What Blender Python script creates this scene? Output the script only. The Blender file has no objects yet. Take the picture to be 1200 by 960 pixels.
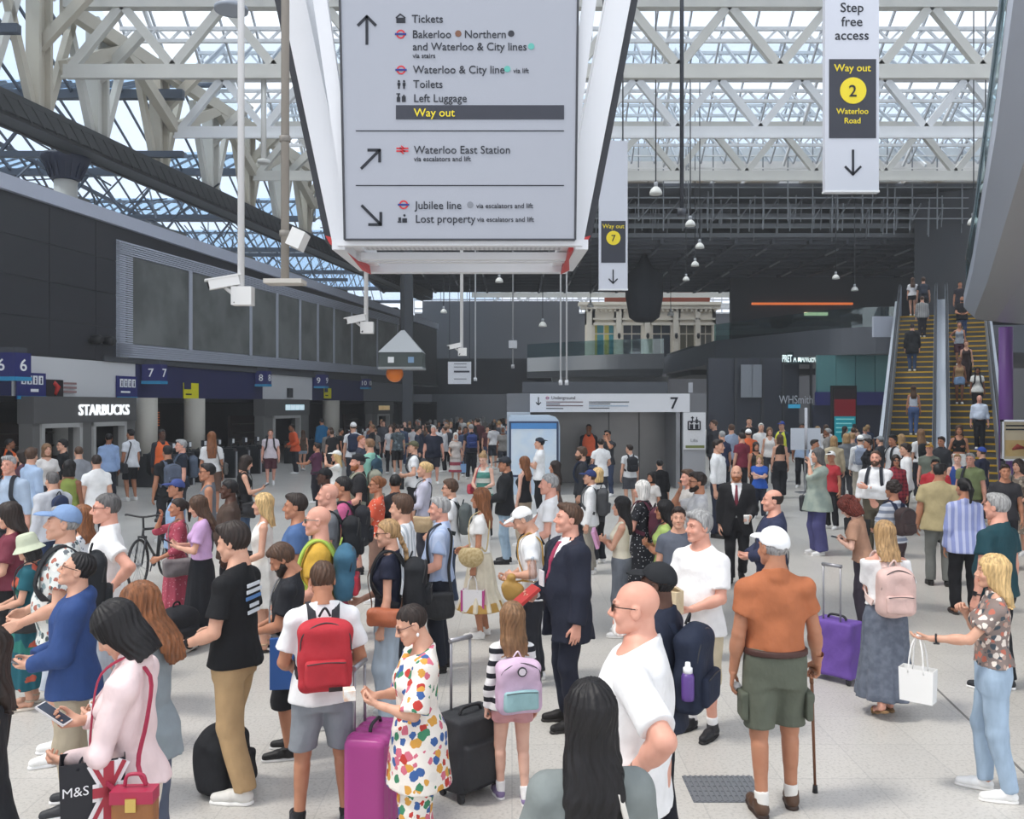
import bpy, bmesh, math, random
import numpy as np
from mathutils import Vector, Matrix
SC = bpy.context.scene
COL = SC.collection
random.seed(7)
RNG = np.random.RandomState(7)
F = 1050.0          # focal length in pixels of the 1200 x 960 frame
HY = 475.0          # image row of the horizon
CZ = 2.5            # eye height
# ------------------------------------------------------------------ camera, sky, sun, exposure
cam_d = bpy.data.cameras.new('camera'); cam = bpy.data.objects.new('camera', cam_d); COL.objects.link(cam)
cam.location = (0, 0, CZ); cam.rotation_euler = (math.pi / 2, 0, 0)
cam_d.sensor_fit = 'HORIZONTAL'; cam_d.sensor_width = 36.0; cam_d.lens = 36.0 * F / 1200.0
cam_d.shift_y = -(480 - HY) / 1200.0
cam_d.clip_end = 400
SC.camera = cam
vs = SC.view_settings
vs.view_transform = 'Standard'; vs.look = 'None'; vs.gamma = 1.0; vs.use_curve_mapping = False
vs.exposure = -0.12
wd = bpy.data.worlds.new('sky'); SC.world = wd; wd.use_nodes = True
nt = wd.node_tree; nt.nodes.clear()
_o = nt.nodes.new('ShaderNodeOutputWorld'); _b = nt.nodes.new('ShaderNodeBackground')
_tc = nt.nodes.new('ShaderNodeTexCoord'); _n = nt.nodes.new('ShaderNodeTexNoise'); _r = nt.nodes.new('ShaderNodeValToRGB')
_n.inputs['Scale'].default_value = 2.2; _n.inputs['Detail'].default_value = 5
_r.color_ramp.elements[0].position = 0.35; _r.color_ramp.elements[0].color = (0.72, 0.79, 0.91, 1)
_r.color_ramp.elements[1].position = 0.62; _r.color_ramp.elements[1].color = (0.95, 0.965, 1.0, 1)
nt.links.new(_tc.outputs['Generated'], _n.inputs['Vector']); nt.links.new(_n.outputs['Fac'], _r.inputs['Fac'])
nt.links.new(_r.outputs['Color'], _b.inputs['Color']); nt.links.new(_b.outputs['Background'], _o.inputs['Surface'])
_b.inputs['Strength'].default_value = 1.65
sd = bpy.data.lights.new('sun', 'SUN'); sun = bpy.data.objects.new('sun', sd); COL.objects.link(sun)
sd.energy = 2.3; sd.angle = math.radians(9); sd.color = (1.0, 0.95, 0.87)
_sv = Vector((-0.50, -0.16, 1.0)).normalized()          # direction towards the sun
sun.rotation_euler = _sv.to_track_quat('Z', 'Y').to_euler(); sun.location = (-20, -5, 40)
SC.cycles.transparent_max_bounces = 24
SC.cycles.use_denoising = True

# ------------------------------------------------------------------ colour and material helpers
def lin(c):
    if isinstance(c, str): c = tuple(int(c[i:i+2], 16) for i in (0, 2, 4)); g = sum(c) / 3; c = tuple(g + (v - g) * .87 for v in c)
    out = []
    for v in c[:3]:
        v = v / 255.0
        out.append(v / 12.92 if v <= 0.04045 else ((v + 0.055) / 1.055) ** 2.4)
    return (*out, 1.0)
MATS = {}
def mat(col, rough=0.6, metal=0.0, pat=None, emit=0.0, bump=0.0, spec=0.4, name=None):
    key = (col, rough, metal, pat, emit, bump, spec)
    if key in MATS: return MATS[key]
    m = bpy.data.materials.new(name or 'surface'); m.use_nodes = True
    t = m.node_tree; b = t.nodes['Principled BSDF']
    b.inputs['Roughness'].default_value = rough; b.inputs['Metallic'].default_value = metal
    b.inputs['Specular IOR Level'].default_value = spec
    b.inputs['Base Color'].default_value = lin(col)
    if emit:
        b.inputs['Emission Color'].default_value = lin(col); b.inputs['Emission Strength'].default_value = emit
    N = t.nodes.new; L = t.links.new
    def coord(sc=(1, 1, 1), rot=(0, 0, 0)):
        c = N('ShaderNodeTexCoord'); mp = N('ShaderNodeMapping')
        mp.inputs['Scale'].default_value = sc; mp.inputs['Rotation'].default_value = rot
        L(c.outputs['Object'], mp.inputs['Vector']); return mp.outputs['Vector']
    def noise(scale, detail=3, sc=(1, 1, 1)):
        n = N('ShaderNodeTexNoise'); n.inputs['Scale'].default_value = scale; n.inputs['Detail'].default_value = detail
        L(coord(sc), n.inputs['Vector']); return n.outputs['Fac']
    def ramp(fac, stops, const=False):
        r = N('ShaderNodeValToRGB'); cr = r.color_ramp
        if const: cr.interpolation = 'CONSTANT'
        while len(cr.elements) < len(stops): cr.elements.new(0.5)
        for e, (p_, c_) in zip(cr.elements, stops): e.position = p_; e.color = c_ if len(c_) == 4 and not isinstance(c_, str) else lin(c_)
        L(fac, r.inputs['Fac']); return r.outputs['Color']
    def setcol(s): L(s, b.inputs['Base Color'])
    def wave(scale, axis, dist=0.0):
        w = N('ShaderNodeTexWave'); w.bands_direction = axis; w.inputs['Scale'].default_value = scale
        w.inputs['Distortion'].default_value = dist; L(coord(), w.inputs['Vector']); return w.outputs['Fac']
    c0 = lin(col)
    def sh(k): return tuple(min(1, v * k) for v in c0[:3]) + (1,)
    if pat is None:
        pass
    elif pat == 'cloth':
        setcol(ramp(noise(9, 3), [(0.3, sh(0.9)), (0.7, sh(1.08))]))
        bp = N('ShaderNodeBump'); bp.inputs['Strength'].default_value = 0.5; bp.inputs['Distance'].default_value = 0.03
        L(noise(7, 3, (1.6, 1.6, 1)), bp.inputs['Height']); L(bp.outputs['Normal'], b.inputs['Normal'])
    elif pat == 'hair':
        setcol(ramp(noise(1.0, 4, (70, 70, 6)), [(0.3, sh(0.55)), (0.7, sh(1.45))]))
        bp = N('ShaderNodeBump'); bp.inputs['Strength'].default_value = 0.35; bp.inputs['Distance'].default_value = 0.01
        L(noise(1.0, 3, (90, 90, 7)), bp.inputs['Height']); L(bp.outputs['Normal'], b.inputs['Normal'])
    elif pat == 'curl':
        setcol(ramp(noise(55, 2), [(0.3, sh(0.45)), (0.7, sh(1.5))]))
        bp = N('ShaderNodeBump'); bp.inputs['Strength'].default_value = 0.7; bp.inputs['Distance'].default_value = 0.02
        L(noise(45, 2), bp.inputs['Height']); L(bp.outputs['Normal'], b.inputs['Normal'])
    elif pat == 'denim':
        setcol(ramp(noise(5, 4, (3, 3, 1)), [(0.3, sh(0.82)), (0.7, sh(1.15))]))
    elif pat[0] == 'hstripe':     # ('hstripe', colour2, bands per metre)
        setcol(ramp(wave(pat[2] / 20 * 6.2832 / 2, 'Z'), [(0.0, c0), (pat[3] if len(pat) > 3 else 0.6, lin(pat[1]))], True))
    elif pat[0] == 'vstripe':
        setcol(ramp(wave(pat[2] / 20 * 6.2832 / 2, 'X'), [(0.0, c0), (pat[3] if len(pat) > 3 else 0.6, lin(pat[1]))], True))
    elif pat[0] == 'floral':      # ('floral', scale, colours...)
        v = N('ShaderNodeTexVoronoi'); v.inputs['Scale'].default_value = pat[1]; L(coord(), v.inputs['Vector'])
        nd = noise(pat[1] * 2.2, 2)
        md = N('ShaderNodeMath'); md.operation = 'MULTIPLY_ADD'; L(nd, md.inputs[0]); md.inputs[1].default_value = 0.5; L(v.outputs['Distance'], md.inputs[2])
        sp = N('ShaderNodeSeparateColor'); L(v.outputs['Color'], sp.inputs['Color'])
        k = len(pat) - 2
        cc = ramp(sp.outputs['Red'], [(i / k, lin(pat[2 + i])) for i in range(k)], True)
        mk = ramp(md.outputs[0], [(0.0, (1, 1, 1, 1)), (0.74, (0, 0, 0, 1))], True)
        mx = N('ShaderNodeMix'); mx.data_type = 'RGBA'; L(mk, mx.inputs['Factor']); mx.inputs['A'].default_value = c0; L(cc, mx.inputs['B'])
        setcol(mx.outputs['Result'])
    elif pat[0] == 'dots':
        v = N('ShaderNodeTexVoronoi'); v.inputs['Scale'].default_value = pat[1]; L(coord(), v.inputs['Vector'])
        setcol(ramp(v.outputs['Distance'], [(0.0, lin(pat[2])), (pat[3] if len(pat) > 3 else 0.3, c0)], True))
    elif pat[0] == 'plaid':
        w1 = ramp(wave(4.5, 'X'), [(0.0, (1, 1, 1, 1)), (0.65, (0, 0, 0, 1))], True); w2 = ramp(wave(4.5, 'Z'), [(0.0, (1, 1, 1, 1)), (0.65, (0, 0, 0, 1))], True)
        ad = N('ShaderNodeMix'); ad.data_type = 'RGBA'; ad.inputs['Factor'].default_value = 0.5; L(w1, ad.inputs['A']); L(w2, ad.inputs['B'])
        setcol(ramp(ad.outputs['Result'], [(0.0, lin(pat[1])), (0.3, sh(0.8)), (0.8, c0)], True))
    elif pat[0] == 'mottle':      # ('mottle', colour2, scale)
        setcol(ramp(noise(pat[2], 4), [(0.38, c0), (0.62, lin(pat[1]))]))
    MATS[key] = m
    return m
def glass(tint=(0.93, 0.96, 0.97), gloss=0.06, rough=0.03, name='glass'):
    key = ('glass', tint, gloss, rough)
    if key in MATS: return MATS[key]
    m = bpy.data.materials.new(name); m.use_nodes = True; t = m.node_tree; t.nodes.clear()
    o = t.nodes.new('ShaderNodeOutputMaterial'); a = t.nodes.new('ShaderNodeBsdfTransparent'); g = t.nodes.new('ShaderNodeBsdfGlossy'); x = t.nodes.new('ShaderNodeMixShader')
    a.inputs['Color'].default_value = (*tint, 1); g.inputs['Roughness'].default_value = rough; x.inputs['Fac'].default_value = gloss
    t.links.new(a.outputs[0], x.inputs[1]); t.links.new(g.outputs[0], x.inputs[2]); t.links.new(x.outputs[0], o.inputs['Surface'])
    MATS[key] = m; return m

# ------------------------------------------------------------------ object helpers
def W(px, py, d):                       # image point at depth d -> world point
    return Vector(((px - 600.0) / F * d, d, CZ + (HY - py) / F * d))
def tag(o, label=None, cat=None, group=None, kind=None):
    if label: o['label'] = label
    if cat: o['category'] = cat
    if group: o['group'] = group
    if kind: o['kind'] = kind
    return o
def empty(name, loc, label=None, cat=None, group=None, kind=None):
    o = bpy.data.objects.new(name, None); COL.objects.link(o); o.location = loc; o.empty_display_size = 0.1
    return tag(o, label, cat, group, kind)
def mesh_np(name, V, FA, mats, smooth=True, mi=None, quads=True):
    """mesh from numpy verts and an (n,4) or (n,3) face array"""
    me = bpy.data.meshes.new(name); n = len(V); k = FA.shape[1]; f = len(FA)
    me.vertices.add(n); me.vertices.foreach_set('co', np.ascontiguousarray(V, dtype=np.float32).ravel())
    me.loops.add(f * k); me.loops.foreach_set('vertex_index', np.ascontiguousarray(FA, dtype=np.int32).ravel())
    me.polygons.add(f); me.polygons.foreach_set('loop_start', np.arange(0, f * k, k, dtype=np.int32))
    if mi is not None: me.polygons.foreach_set('material_index', mi.astype(np.int32))
    me.update(calc_edges=True)
    me.polygons.foreach_set('use_smooth', np.full(f, smooth, dtype=bool))
    for m in (mats if isinstance(mats, (list, tuple)) else [mats]): me.materials.append(m)
    return me
class MB:
    """collects world-space polygons; build() links them as one mesh object"""
    def __init__(s): s.v = []; s.f = []; s.m = []; s.cur = 0; s.sm = []; s.smooth = False
    def face(s, idx): s.f.append(tuple(idx)); s.m.append(s.cur); s.sm.append(s.smooth)
    def add(s, pts): b = len(s.v); s.v.extend(Vector(p) for p in pts); return b
    def hexa(s, p):                     # 8 points: 4 bottom ccw, 4 top ccw
        b = s.add(p)
        for q in ((3, 2, 1, 0), (4, 5, 6, 7), (0, 1, 5, 4), (1, 2, 6, 5), (2, 3, 7, 6), (3, 0, 4, 7)): s.face(b + i for i in q)
        return s
    def box(s, c, h, ax=None):          # centre, half sizes, optional 3 axes
        c = Vector(c); a = ax or (Vector((1, 0, 0)), Vector((0, 1, 0)), Vector((0, 0, 1)))
        X, Y, Z = a[0] * h[0], a[1] * h[1], a[2] * h[2]
        return s.hexa([c - X - Y - Z, c + X - Y - Z, c + X + Y - Z, c - X + Y - Z, c - X - Y + Z, c + X - Y + Z, c + X + Y + Z, c - X + Y + Z])
    def bb(s, x0, x1, y0, y1, z0, z1): return s.box(((x0 + x1) / 2, (y0 + y1) / 2, (z0 + z1) / 2), (abs(x1 - x0) / 2, abs(y1 - y0) / 2, abs(z1 - z0) / 2))
    def beam(s, a, b, w, h=None, up=(0, 0, 1)):
        a = Vector(a); b = Vector(b); h = h or w; d = (b - a)
        L = d.length
        if L < 1e-6: return s
        d.normalize(); u = Vector(up)
        if abs(d.dot(u)) > 0.98: u = Vector((0, 1, 0))
        x = d.cross(u).normalized(); u = x.cross(d)
        return s.box((a + b) / 2, (w / 2, L / 2, h / 2), (x, d, u))
    def tube(s, pts, r, n=8, closed=False, flat=None, cap=True):
        pts = [Vector(p) for p in pts]; m = len(pts); rs = r if isinstance(r, (list, tuple)) else [r] * m
        sm = s.smooth; s.smooth = True; rings = []; prev = None
        for i, p in enumerate(pts):
            t = (pts[(i + 1) % m] - pts[i - 1]) if closed else (pts[min(i + 1, m - 1)] - pts[max(i - 1, 0)])
            if t.length < 1e-9: t = Vector((0, 0, 1))
            t.normalize()
            if prev is None:
                u = Vector((0, 0, 1)) if abs(t.z) < 0.9 else Vector((0, 1, 0))
            else: u = prev
            if flat is not None: u = Vector(flat[0])
            x = t.cross(u)
            if x.length < 1e-6: x = t.cross(Vector((1, 0, 0.1)))
            x.normalize(); u2 = x.cross(t).normalized(); prev = u2
            fx, fy = (1, 1) if flat is None else (flat[1], flat[2])
            rings.append(s.add([p + x * (math.cos(a) * rs[i] * fx) + u2 * (math.sin(a) * rs[i] * fy) for a in (2 * math.pi * k / n for k in range(n))]))
        for i in range(m if closed else m - 1):
            a, b = rings[i], rings[(i + 1) % m]
            for k in range(n): s.face((a + k, a + (k + 1) % n, b + (k + 1) % n, b + k))
        s.smooth = False
        if not closed and cap:
            s.face([rings[0] + k for k in range(n)][::-1]); s.face([rings[-1] + k for k in range(n)])
        s.smooth = sm; return s
    def lathe(s, c, prof, n=20, axis=None, cap=True):    # prof: (radius, height)
        c = Vector(c); Z = Vector(axis or (0, 0, 1)).normalized(); X = Z.orthogonal().normalized(); Y = Z.cross(X)
        sm = s.smooth; s.smooth = True
        rings = [s.add([c + Z * h + (X * math.cos(a) + Y * math.sin(a)) * r for a in (2 * math.pi * k / n for k in range(n))]) for r, h in prof]
        for a, b in zip(rings, rings[1:]):
            for k in range(n): s.face((a + k, a + (k + 1) % n, b + (k + 1) % n, b + k))
        s.smooth = False
        if cap:
            s.face([rings[0] + k for k in range(n)][::-1]); s.face([rings[-1] + k for k in range(n)])
        s.smooth = sm; return s
    def prism(s, poly, ext):            # polygon extruded by the vector ext
        n = len(poly); ext = Vector(ext); b = s.add(poly); c = s.add([Vector(p) + ext for p in poly])
        s.face([b + i for i in range(n)][::-1]); s.face([c + i for i in range(n)])
        for i in range(n): s.face((b + i, b + (i + 1) % n, c + (i + 1) % n, c + i))
        return s
    def build(s, name, m, parent=None, label=None, cat=None, group=None, kind=None, origin=None):
        me = bpy.data.meshes.new(name)
        lo = Vector((min(v.x for v in s.v), min(v.y for v in s.v), min(v.z for v in s.v))); hi = Vector((max(v.x for v in s.v), max(v.y for v in s.v), max(v.z for v in s.v)))
        if parent is not None:
            org = Vector((0, 0, 0)); q = parent
            while q is not None: org = org + Vector(q.location); q = q.parent
        elif origin is not None: org = Vector(origin)
        else: org = Vector(((lo.x + hi.x) / 2, (lo.y + hi.y) / 2, lo.z))
        me.from_pydata([tuple(v - org) for v in s.v], [], s.f)
        me.polygons.foreach_set('material_index', s.m); me.polygons.foreach_set('use_smooth', s.sm)
        for q in (m if isinstance(m, (list, tuple)) else [m]): me.materials.append(q)
        me.update()
        bm = bmesh.new(); bm.from_mesh(me); bmesh.ops.recalc_face_normals(bm, faces=bm.faces); bm.to_mesh(me); bm.free()
        o = bpy.data.objects.new(name, me); COL.objects.link(o)
        if parent is not None: o.parent = parent
        else: o.location = org
        return tag(o, label, cat, group, kind)
AX = (Vector((1, 0, 0)), Vector((0, 1, 0)), Vector((0, 0, 1)))
FACE = (Vector((1, 0, 0)), Vector((0, 0, 1)))            # reading direction and up of a sign that faces the camera
TXT = {}
def text(s, p, cap, m, parent, right=(1, 0, 0), up=(0, 0, 1), align='LEFT', name='lettering', depth=0.003, bold=0.0, squeeze=1.0):
    """lettering whose baseline starts at world point p; cap = height of a capital"""
    key = (s, round(bold, 3), align)
    if key not in TXT:
        cu = bpy.data.curves.new('lettering', 'FONT'); cu.body = s; cu.size = 1.0; cu.align_x = align; cu.extrude = 0.01; cu.offset = bold; cu.resolution_u = 3
        ob = bpy.data.objects.new('lettering', cu); COL.objects.link(ob)
        dg = bpy.context.evaluated_depsgraph_get(); dg.update()
        me = bpy.data.meshes.new_from_object(ob.evaluated_get(dg)); bpy.data.objects.remove(ob); TXT[key] = me
    me = TXT[key].copy(); n = len(me.vertices); co = np.empty(n * 3, np.float32); me.vertices.foreach_get('co', co); co = co.reshape(-1, 3)
    R = np.array(Vector(right).normalized()); U = np.array(Vector(up).normalized()); Nn = np.cross(R, U)
    k = cap / 0.70
    org = Vector((0, 0, 0)); q = parent
    while q is not None: org = org + Vector(q.location); q = q.parent
    P = np.array(Vector(p) - org) + np.outer(co[:, 0] * k * squeeze, R) + np.outer(co[:, 1] * k, U) + np.outer(co[:, 2] * depth / 0.01, Nn)
    me.vertices.foreach_set('co', P.astype(np.float32).ravel()); me.materials.clear(); me.materials.append(m); me.update()
    o = bpy.data.objects.new(name, me); COL.objects.link(o); o.parent = parent; return o
def struct(o): o['kind'] = 'structure'; return o
# =================================================================== THE STATION SHELL
WHITE = mat((226, 228, 230), 0.5); STEEL = mat((205, 204, 198), 0.55); CREAM = mat((196, 190, 176), 0.6)
BLACKP = mat((50, 51, 56), 0.4); DARK = mat((38, 40, 44), 0.7); DGREY = mat((70, 73, 78), 0.6); MGREY = mat((128, 131, 136), 0.55)
NAVY = mat((32, 36, 84), 0.45); CYAN = mat((40, 140, 185), 0.5); FASW = mat((205, 207, 210), 0.5); INK = mat((28, 32, 42), 0.6)
YEL = mat((232, 212, 30), 0.5); BTEXT = mat((240, 242, 245), 0.5); BLACK = mat((20, 20, 22), 0.5); CHROME = mat((190, 193, 198), 0.25, 0.9)
LGREY = mat((176, 179, 184), 0.5); SIGNG = mat((186, 190, 200), 0.4); CHAR = mat((52, 55, 66), 0.5); RED = mat((205, 45, 55), 0.5)

# floor ------------------------------------------------------------
def floor_mat():
    m = bpy.data.materials.new('terrazzo'); m.use_nodes = True; t = m.node_tree; b = t.nodes['Principled BSDF']; N = t.nodes.new; L = t.links.new
    tc = N('ShaderNodeTexCoord'); br = N('ShaderNodeTexBrick'); br.offset = 0.0; br.inputs['Scale'].default_value = 1.0
    br.inputs['Brick Width'].default_value = 0.6; br.inputs['Row Height'].default_value = 0.6; br.inputs['Mortar Size'].default_value = 0.004
    br.inputs['Color1'].default_value = lin((203, 200, 194)); br.inputs['Color2'].default_value = lin((197, 194, 189)); br.inputs['Mortar'].default_value = lin((182, 180, 176))
    n = N('ShaderNodeTexNoise'); n.inputs['Scale'].default_value = 0.55; n.inputs['Detail'].default_value = 6
    s = N('ShaderNodeTexNoise'); s.inputs['Scale'].default_value = 45; s.inputs['Detail'].default_value = 2
    r = N('ShaderNodeValToRGB'); r.color_ramp.elements[0].position = 0.3; r.color_ramp.elements[0].color = (0.86, 0.86, 0.86, 1); r.color_ramp.elements[1].position = 0.65; r.color_ramp.elements[1].color = (1, 1, 1, 1)
    r2 = N('ShaderNodeValToRGB'); r2.color_ramp.elements[0].position = 0.33; r2.color_ramp.elements[0].color = (0.8, 0.8, 0.8, 1); r2.color_ramp.elements[1].position = 0.5; r2.color_ramp.elements[1].color = (1, 1, 1, 1)
    for q in (br, n, s): L(tc.outputs['Object'], q.inputs['Vector'])
    L(n.outputs['Fac'], r.inputs['Fac']); L(s.outputs['Fac'], r2.inputs['Fac'])
    m1 = N('ShaderNodeMix'); m1.data_type = 'RGBA'; m1.blend_type = 'MULTIPLY'; m1.inputs['Factor'].default_value = 1; L(br.outputs['Color'], m1.inputs['A']); L(r.outputs['Color'], m1.inputs['B'])
    m2 = N('ShaderNodeMix'); m2.data_type = 'RGBA'; m2.blend_type = 'MULTIPLY'; m2.inputs['Factor'].default_value = 1; L(m1.outputs['Result'], m2.inputs['A']); L(r2.outputs['Color'], m2.inputs['B'])
    L(m2.outputs['Result'], b.inputs['Base Color']); b.inputs['Roughness'].default_value = 0.32; b.inputs['Specular IOR Level'].default_value = 0.35
    return m
fl = MB().bb(-60, 60, -8, 110, -0.3, 0.0).build('floor', floor_mat(), origin=(0, 0, 0)); struct(fl)
# dark expansion joints let into the floor
jm = mat((120, 118, 116), 0.7)
for i, (a, b) in enumerate([((1045, 757), (1215, 920))]):
    A = W(a[0], a[1], 2625 / (a[1] - 475)); B = W(b[0], b[1], 2625 / (b[1] - 475)); A.z = B.z = 0.001
    o = MB().beam(A, B, 0.018, 0.004).build('trim_%d' % (i + 1), jm); struct(o)

# left wall --------------------------------------------------------
def Yw(px): return 17.4 / (0.18 + (600.0 - px) / F)
WT = Vector((0.18, 1, 0)).normalized(); WN = Vector((1, -0.18, 0)).normalized(); ZU = Vector((0, 0, 1)); WAX = (WT, WN, ZU)
def wl(Y, z, off=0.0): return Vector((-17.4 + 0.18 * Y, Y, z)) + WN * off
def wbox(mb, Y0, Y1, z0, z1, o0, o1):
    a, b = wl(Y0, z0), wl(Y1, z0); c = (a + b) / 2 + WN * (o0 + o1) / 2 + ZU * (z1 - z0) / 2
    return mb.box(c, ((b - a).length / 2, abs(o1 - o0) / 2, (z1 - z0) / 2), WAX)
wm = MB(); wbox(wm, 8, 66, 3.85, 8.1, -0.6, -0.03)
PR = [3.87, 4.9, 5.95, 7.0, 8.05]
Y = 9.0
while Y < 27.3:
    for z0, z1 in zip(PR, PR[1:]): wbox(wm, Y, Y + 1.98, z0, z1 - 0.02, -0.03, 0.0)
    Y += 2.0
struct(wm.build('wall_left', BLACKP))
struct(wbox(MB(), 8, 66, 8.1, 8.5, -0.7, 0.12).build('trim_3', mat((184, 190, 206), 0.5)))
struct(wbox(MB(), 27.3, 66, 3.85, 4.0, -0.1, 0.08).build('trim_4', DGREY))
# departure board: louvred frame, dark mesh screens
db = empty('departure_board', wl(28, 3.95, 0.1), 'long dark departure board in a grey louvred frame on the left wall', 'departure board')
def zsh(Y): return 0.0115 * (Y - 27.7)
Y0, Y1 = Yw(136), Yw(466)
lm = MB()
def slope_box(mb, Ya, Yb, z0, z1, o0, o1):
    p = []
    for z in (z0, z1):
        for Yq, oq in ((Ya, o0), (Yb, o0), (Yb, o1), (Ya, o1)): p.append(wl(Yq, z + zsh(Yq), oq))
    mb.hexa(p)
for k in range(6): slope_box(lm, Y0, Y1, 4.02 + k * 0.07, 4.06 + k * 0.07, 0.0, 0.12)
for k in range(6): slope_box(lm, Y0, Y1, 7.25 + k * 0.07, 7.29 + k * 0.07, 0.0, 0.12)
k = 0
while 4.02 + k * 0.07 < 7.65:
    slope_box(lm, Y0, Y0 + 0.7, 4.02 + k * 0.07, 4.06 + k * 0.07, 0.0, 0.12); k += 1
slope_box(lm, Y0, Y1, 4.0, 7.68, -0.02, 0.02)
lm.build('frame', mat((186, 192, 206), 0.45), db)
cuts = [144, 220, 291, 322, 349, 370, 389, 410, 440, 464]
for i, (a, b) in enumerate(zip(cuts, cuts[1:])):
    q = MB(); slope_box(q, Yw(a) + 0.1, Yw(b) - 0.1, 4.46, 7.22, 0.02, 0.10)
    q.build('screen', mat((88, 91, 90), 0.45, pat=('mottle', '747877', 0.7)), db)
    q = MB(); slope_box(q, Yw(b) - 0.1, Yw(b) + 0.1, 4.42, 7.26, 0.02, 0.13); q.build('mullion', mat((176, 181, 194), 0.5), db)
# fascia over the gates ------------------------------------------------
segs = [(-80, 14, NAVY), (14, 159, FASW), (159, 308, NAVY), (308, 366, FASW), (366, 426, NAVY), (426, 476, mat((112, 115, 122), 0.5))]
for i, (a, b, m) in enumerate(segs):
    struct(wbox(MB(), max(8, Yw(a)), Yw(b) - 0.02, 2.75, 3.84, -0.4, 0.0).build('trim_%d' % (5 + i), m))
struct(wbox(MB(), 8, 66, 2.6, 2.75, -7.0, -0.4).build('ceiling_gates', DARK))
struct(wbox(MB(), 65.8, 66, 0, 2.75, -7.3, 0).build('wall_gates_end', DARK))  # end wall added to block sky light behind the gates
struct(wbox(MB(), 8, 66, 0, 2.75, -7.3, -7.0).build('wall_dark_backing', mat((40, 40, 43), 0.8)))  # added dark backing, stands in for the dark opening to the platforms
# cctv pair on the black panels
q = empty('loudspeaker', wl(Yw(112), 4.15, 0.3), 'pair of small black loudspeakers on the black panelling above the coffee shop', 'loudspeaker')
for dx in (-0.3, 0.3): MB().lathe(wl(Yw(112) + dx, 4.45, 0.24), [(0.09, -0.2), (0.14, -0.12), (0.15, 0.1), (0.08, 0.2)], 14, WN).build('horn', mat((24, 24, 26), 0.4), q)
# platform number boxes ---------------------------------------------------
def number_box(pa, pb, pc, num, label, y0, y1):
    """pa..pb: face towards the camera, pb..pc: side face"""
    Ye = Yw((pa + pb) / 2) - 0.6; d = Ye
    z0 = CZ + (HY - y1) / F * d; z1 = CZ + (HY - y0) / F * d
    A = W(pa, HY, d); B = W(pb, HY, d); wdt = (B - A).length
    A.z = B.z = z0
    rx = (B - A).normalized(); bk = Vector((0.25, 1, 0)).normalized()
    r = empty('platform_number_sign', (A + B) / 2 + bk * 0.2, label, 'platform sign', 'platform number boxes along the gates')
    mb = MB(); hh = z1 - z0
    D = bk * (0.55 if num == '6' else 0.36)
    def hx(z0_, z1_, g): 
        a, b = A - rx * g, B + rx * g
        return [Vector((p.x, p.y, z)) for z in (z0_, z1_) for p in (a - bk * g, b - bk * g, b + D + bk * g, a + D + bk * g)]
    mb.hexa(hx(z0 + 0.1, z1, 0)).build('box', mat((38, 42, 105), 0.4), r)
    MB().hexa(hx(z0, z0 + 0.1, 0.01)).build('light_strip', CYAN, r)
    MB().hexa(hx(z1, z1 + 0.14, -0.06)).build('bracket', DGREY, r)
    cap = hh * 0.42
    text(num, (A + B) / 2 + ZU * (0.1 + (hh - 0.1) / 2 - cap / 2) - bk * 0.015, cap, BTEXT, r, rx, align='CENTER', name='numeral', bold=0.01)
    sr = bk; mid = B + D * 0.5
    text(num, mid + ZU * (0.1 + (hh - 0.1) / 2 - cap / 2) + rx * 0.015, cap, BTEXT, r, sr, align='CENTER', name='numeral', bold=0.01, squeeze=1.2)
number_box(-14, 17, 30, '6', 'blue platform 6 box sign at the left edge of the photo', 413, 446)
number_box(166, 188, 194, '7', 'blue platform 7 box sign right of the coffee shop', 427, 450)
number_box(299, 313, 319, '8', 'blue platform 8 box sign left of the white fascia panel', 435, 453)
number_box(366, 381, 385, '9', 'blue platform 9 box sign above a yellow notice', 439, 455)
number_box(421, 432, 435, '10', 'dim blue platform 10 box sign in the shade', 444, 456)
# notices hung on the fascia ------------------------------------------------
def fnotice(pa, pb, y0, y1, m, label, name='notice_board', off=0.06, cat='sign', group=None):
    Ya, Yb = Yw(pa), Yw(pb); d = (Ya + Yb) / 2
    z0 = CZ + (HY - y1) / F * d; z1 = CZ + (HY - y0) / F * d
    r = empty(name, wl(d, z0, off), label, cat, group)
    wbox(MB(), Ya, Yb, z0, z1, off - 0.04, off).build('panel', m, r)
    return r, Ya, Yb, z0, z1, off
def pictos(t, n, z, s, m=BTEXT):
    r, Ya, Yb, z0, z1, off = t
    for i in range(n):
        Yc = Ya + (Yb - Ya) * (0.14 + 0.2 * i)
        wbox(MB(), Yc, Yc + (Yb - Ya) * 0.15, z, z + s, off, off + 0.012).build('pictogram', m, r)
        q = MB(); c = wl(Yc + (Yb - Ya) * 0.075, z + s * 0.7, off + 0.014); q.lathe(c, [(s * 0.12, 0), (s * 0.12, 0.006)], 8, WN)
        q.box(wl(Yc + (Yb - Ya) * 0.075, z + s * 0.33, off + 0.016), (s * 0.1, 0.004, s * 0.22), WAX); q.build('pictogram_figure', NAVY, r)
t = fnotice(16, 50, 437, 468, mat((36, 42, 110), 0.5), 'blue facilities sign with white pictograms under the platform 6 box', off=0.1)
pictos(t, 4, t[3] + 0.4, 0.24); wbox(MB(), t[1] + 0.5, t[2] - 0.3, t[3] + 0.2, t[3] + 0.28, 0.1, 0.112).build('text_line', BTEXT, t[0])
wbox(MB(), t[1], t[2], t[3], t[3] + 0.09, 0.1, 0.12).build('light_strip', CYAN, t[0])
t = fnotice(52, 72, 445, 466, mat((36, 30, 34), 0.5), 'small black poster with a red figure on the white fascia')
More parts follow.
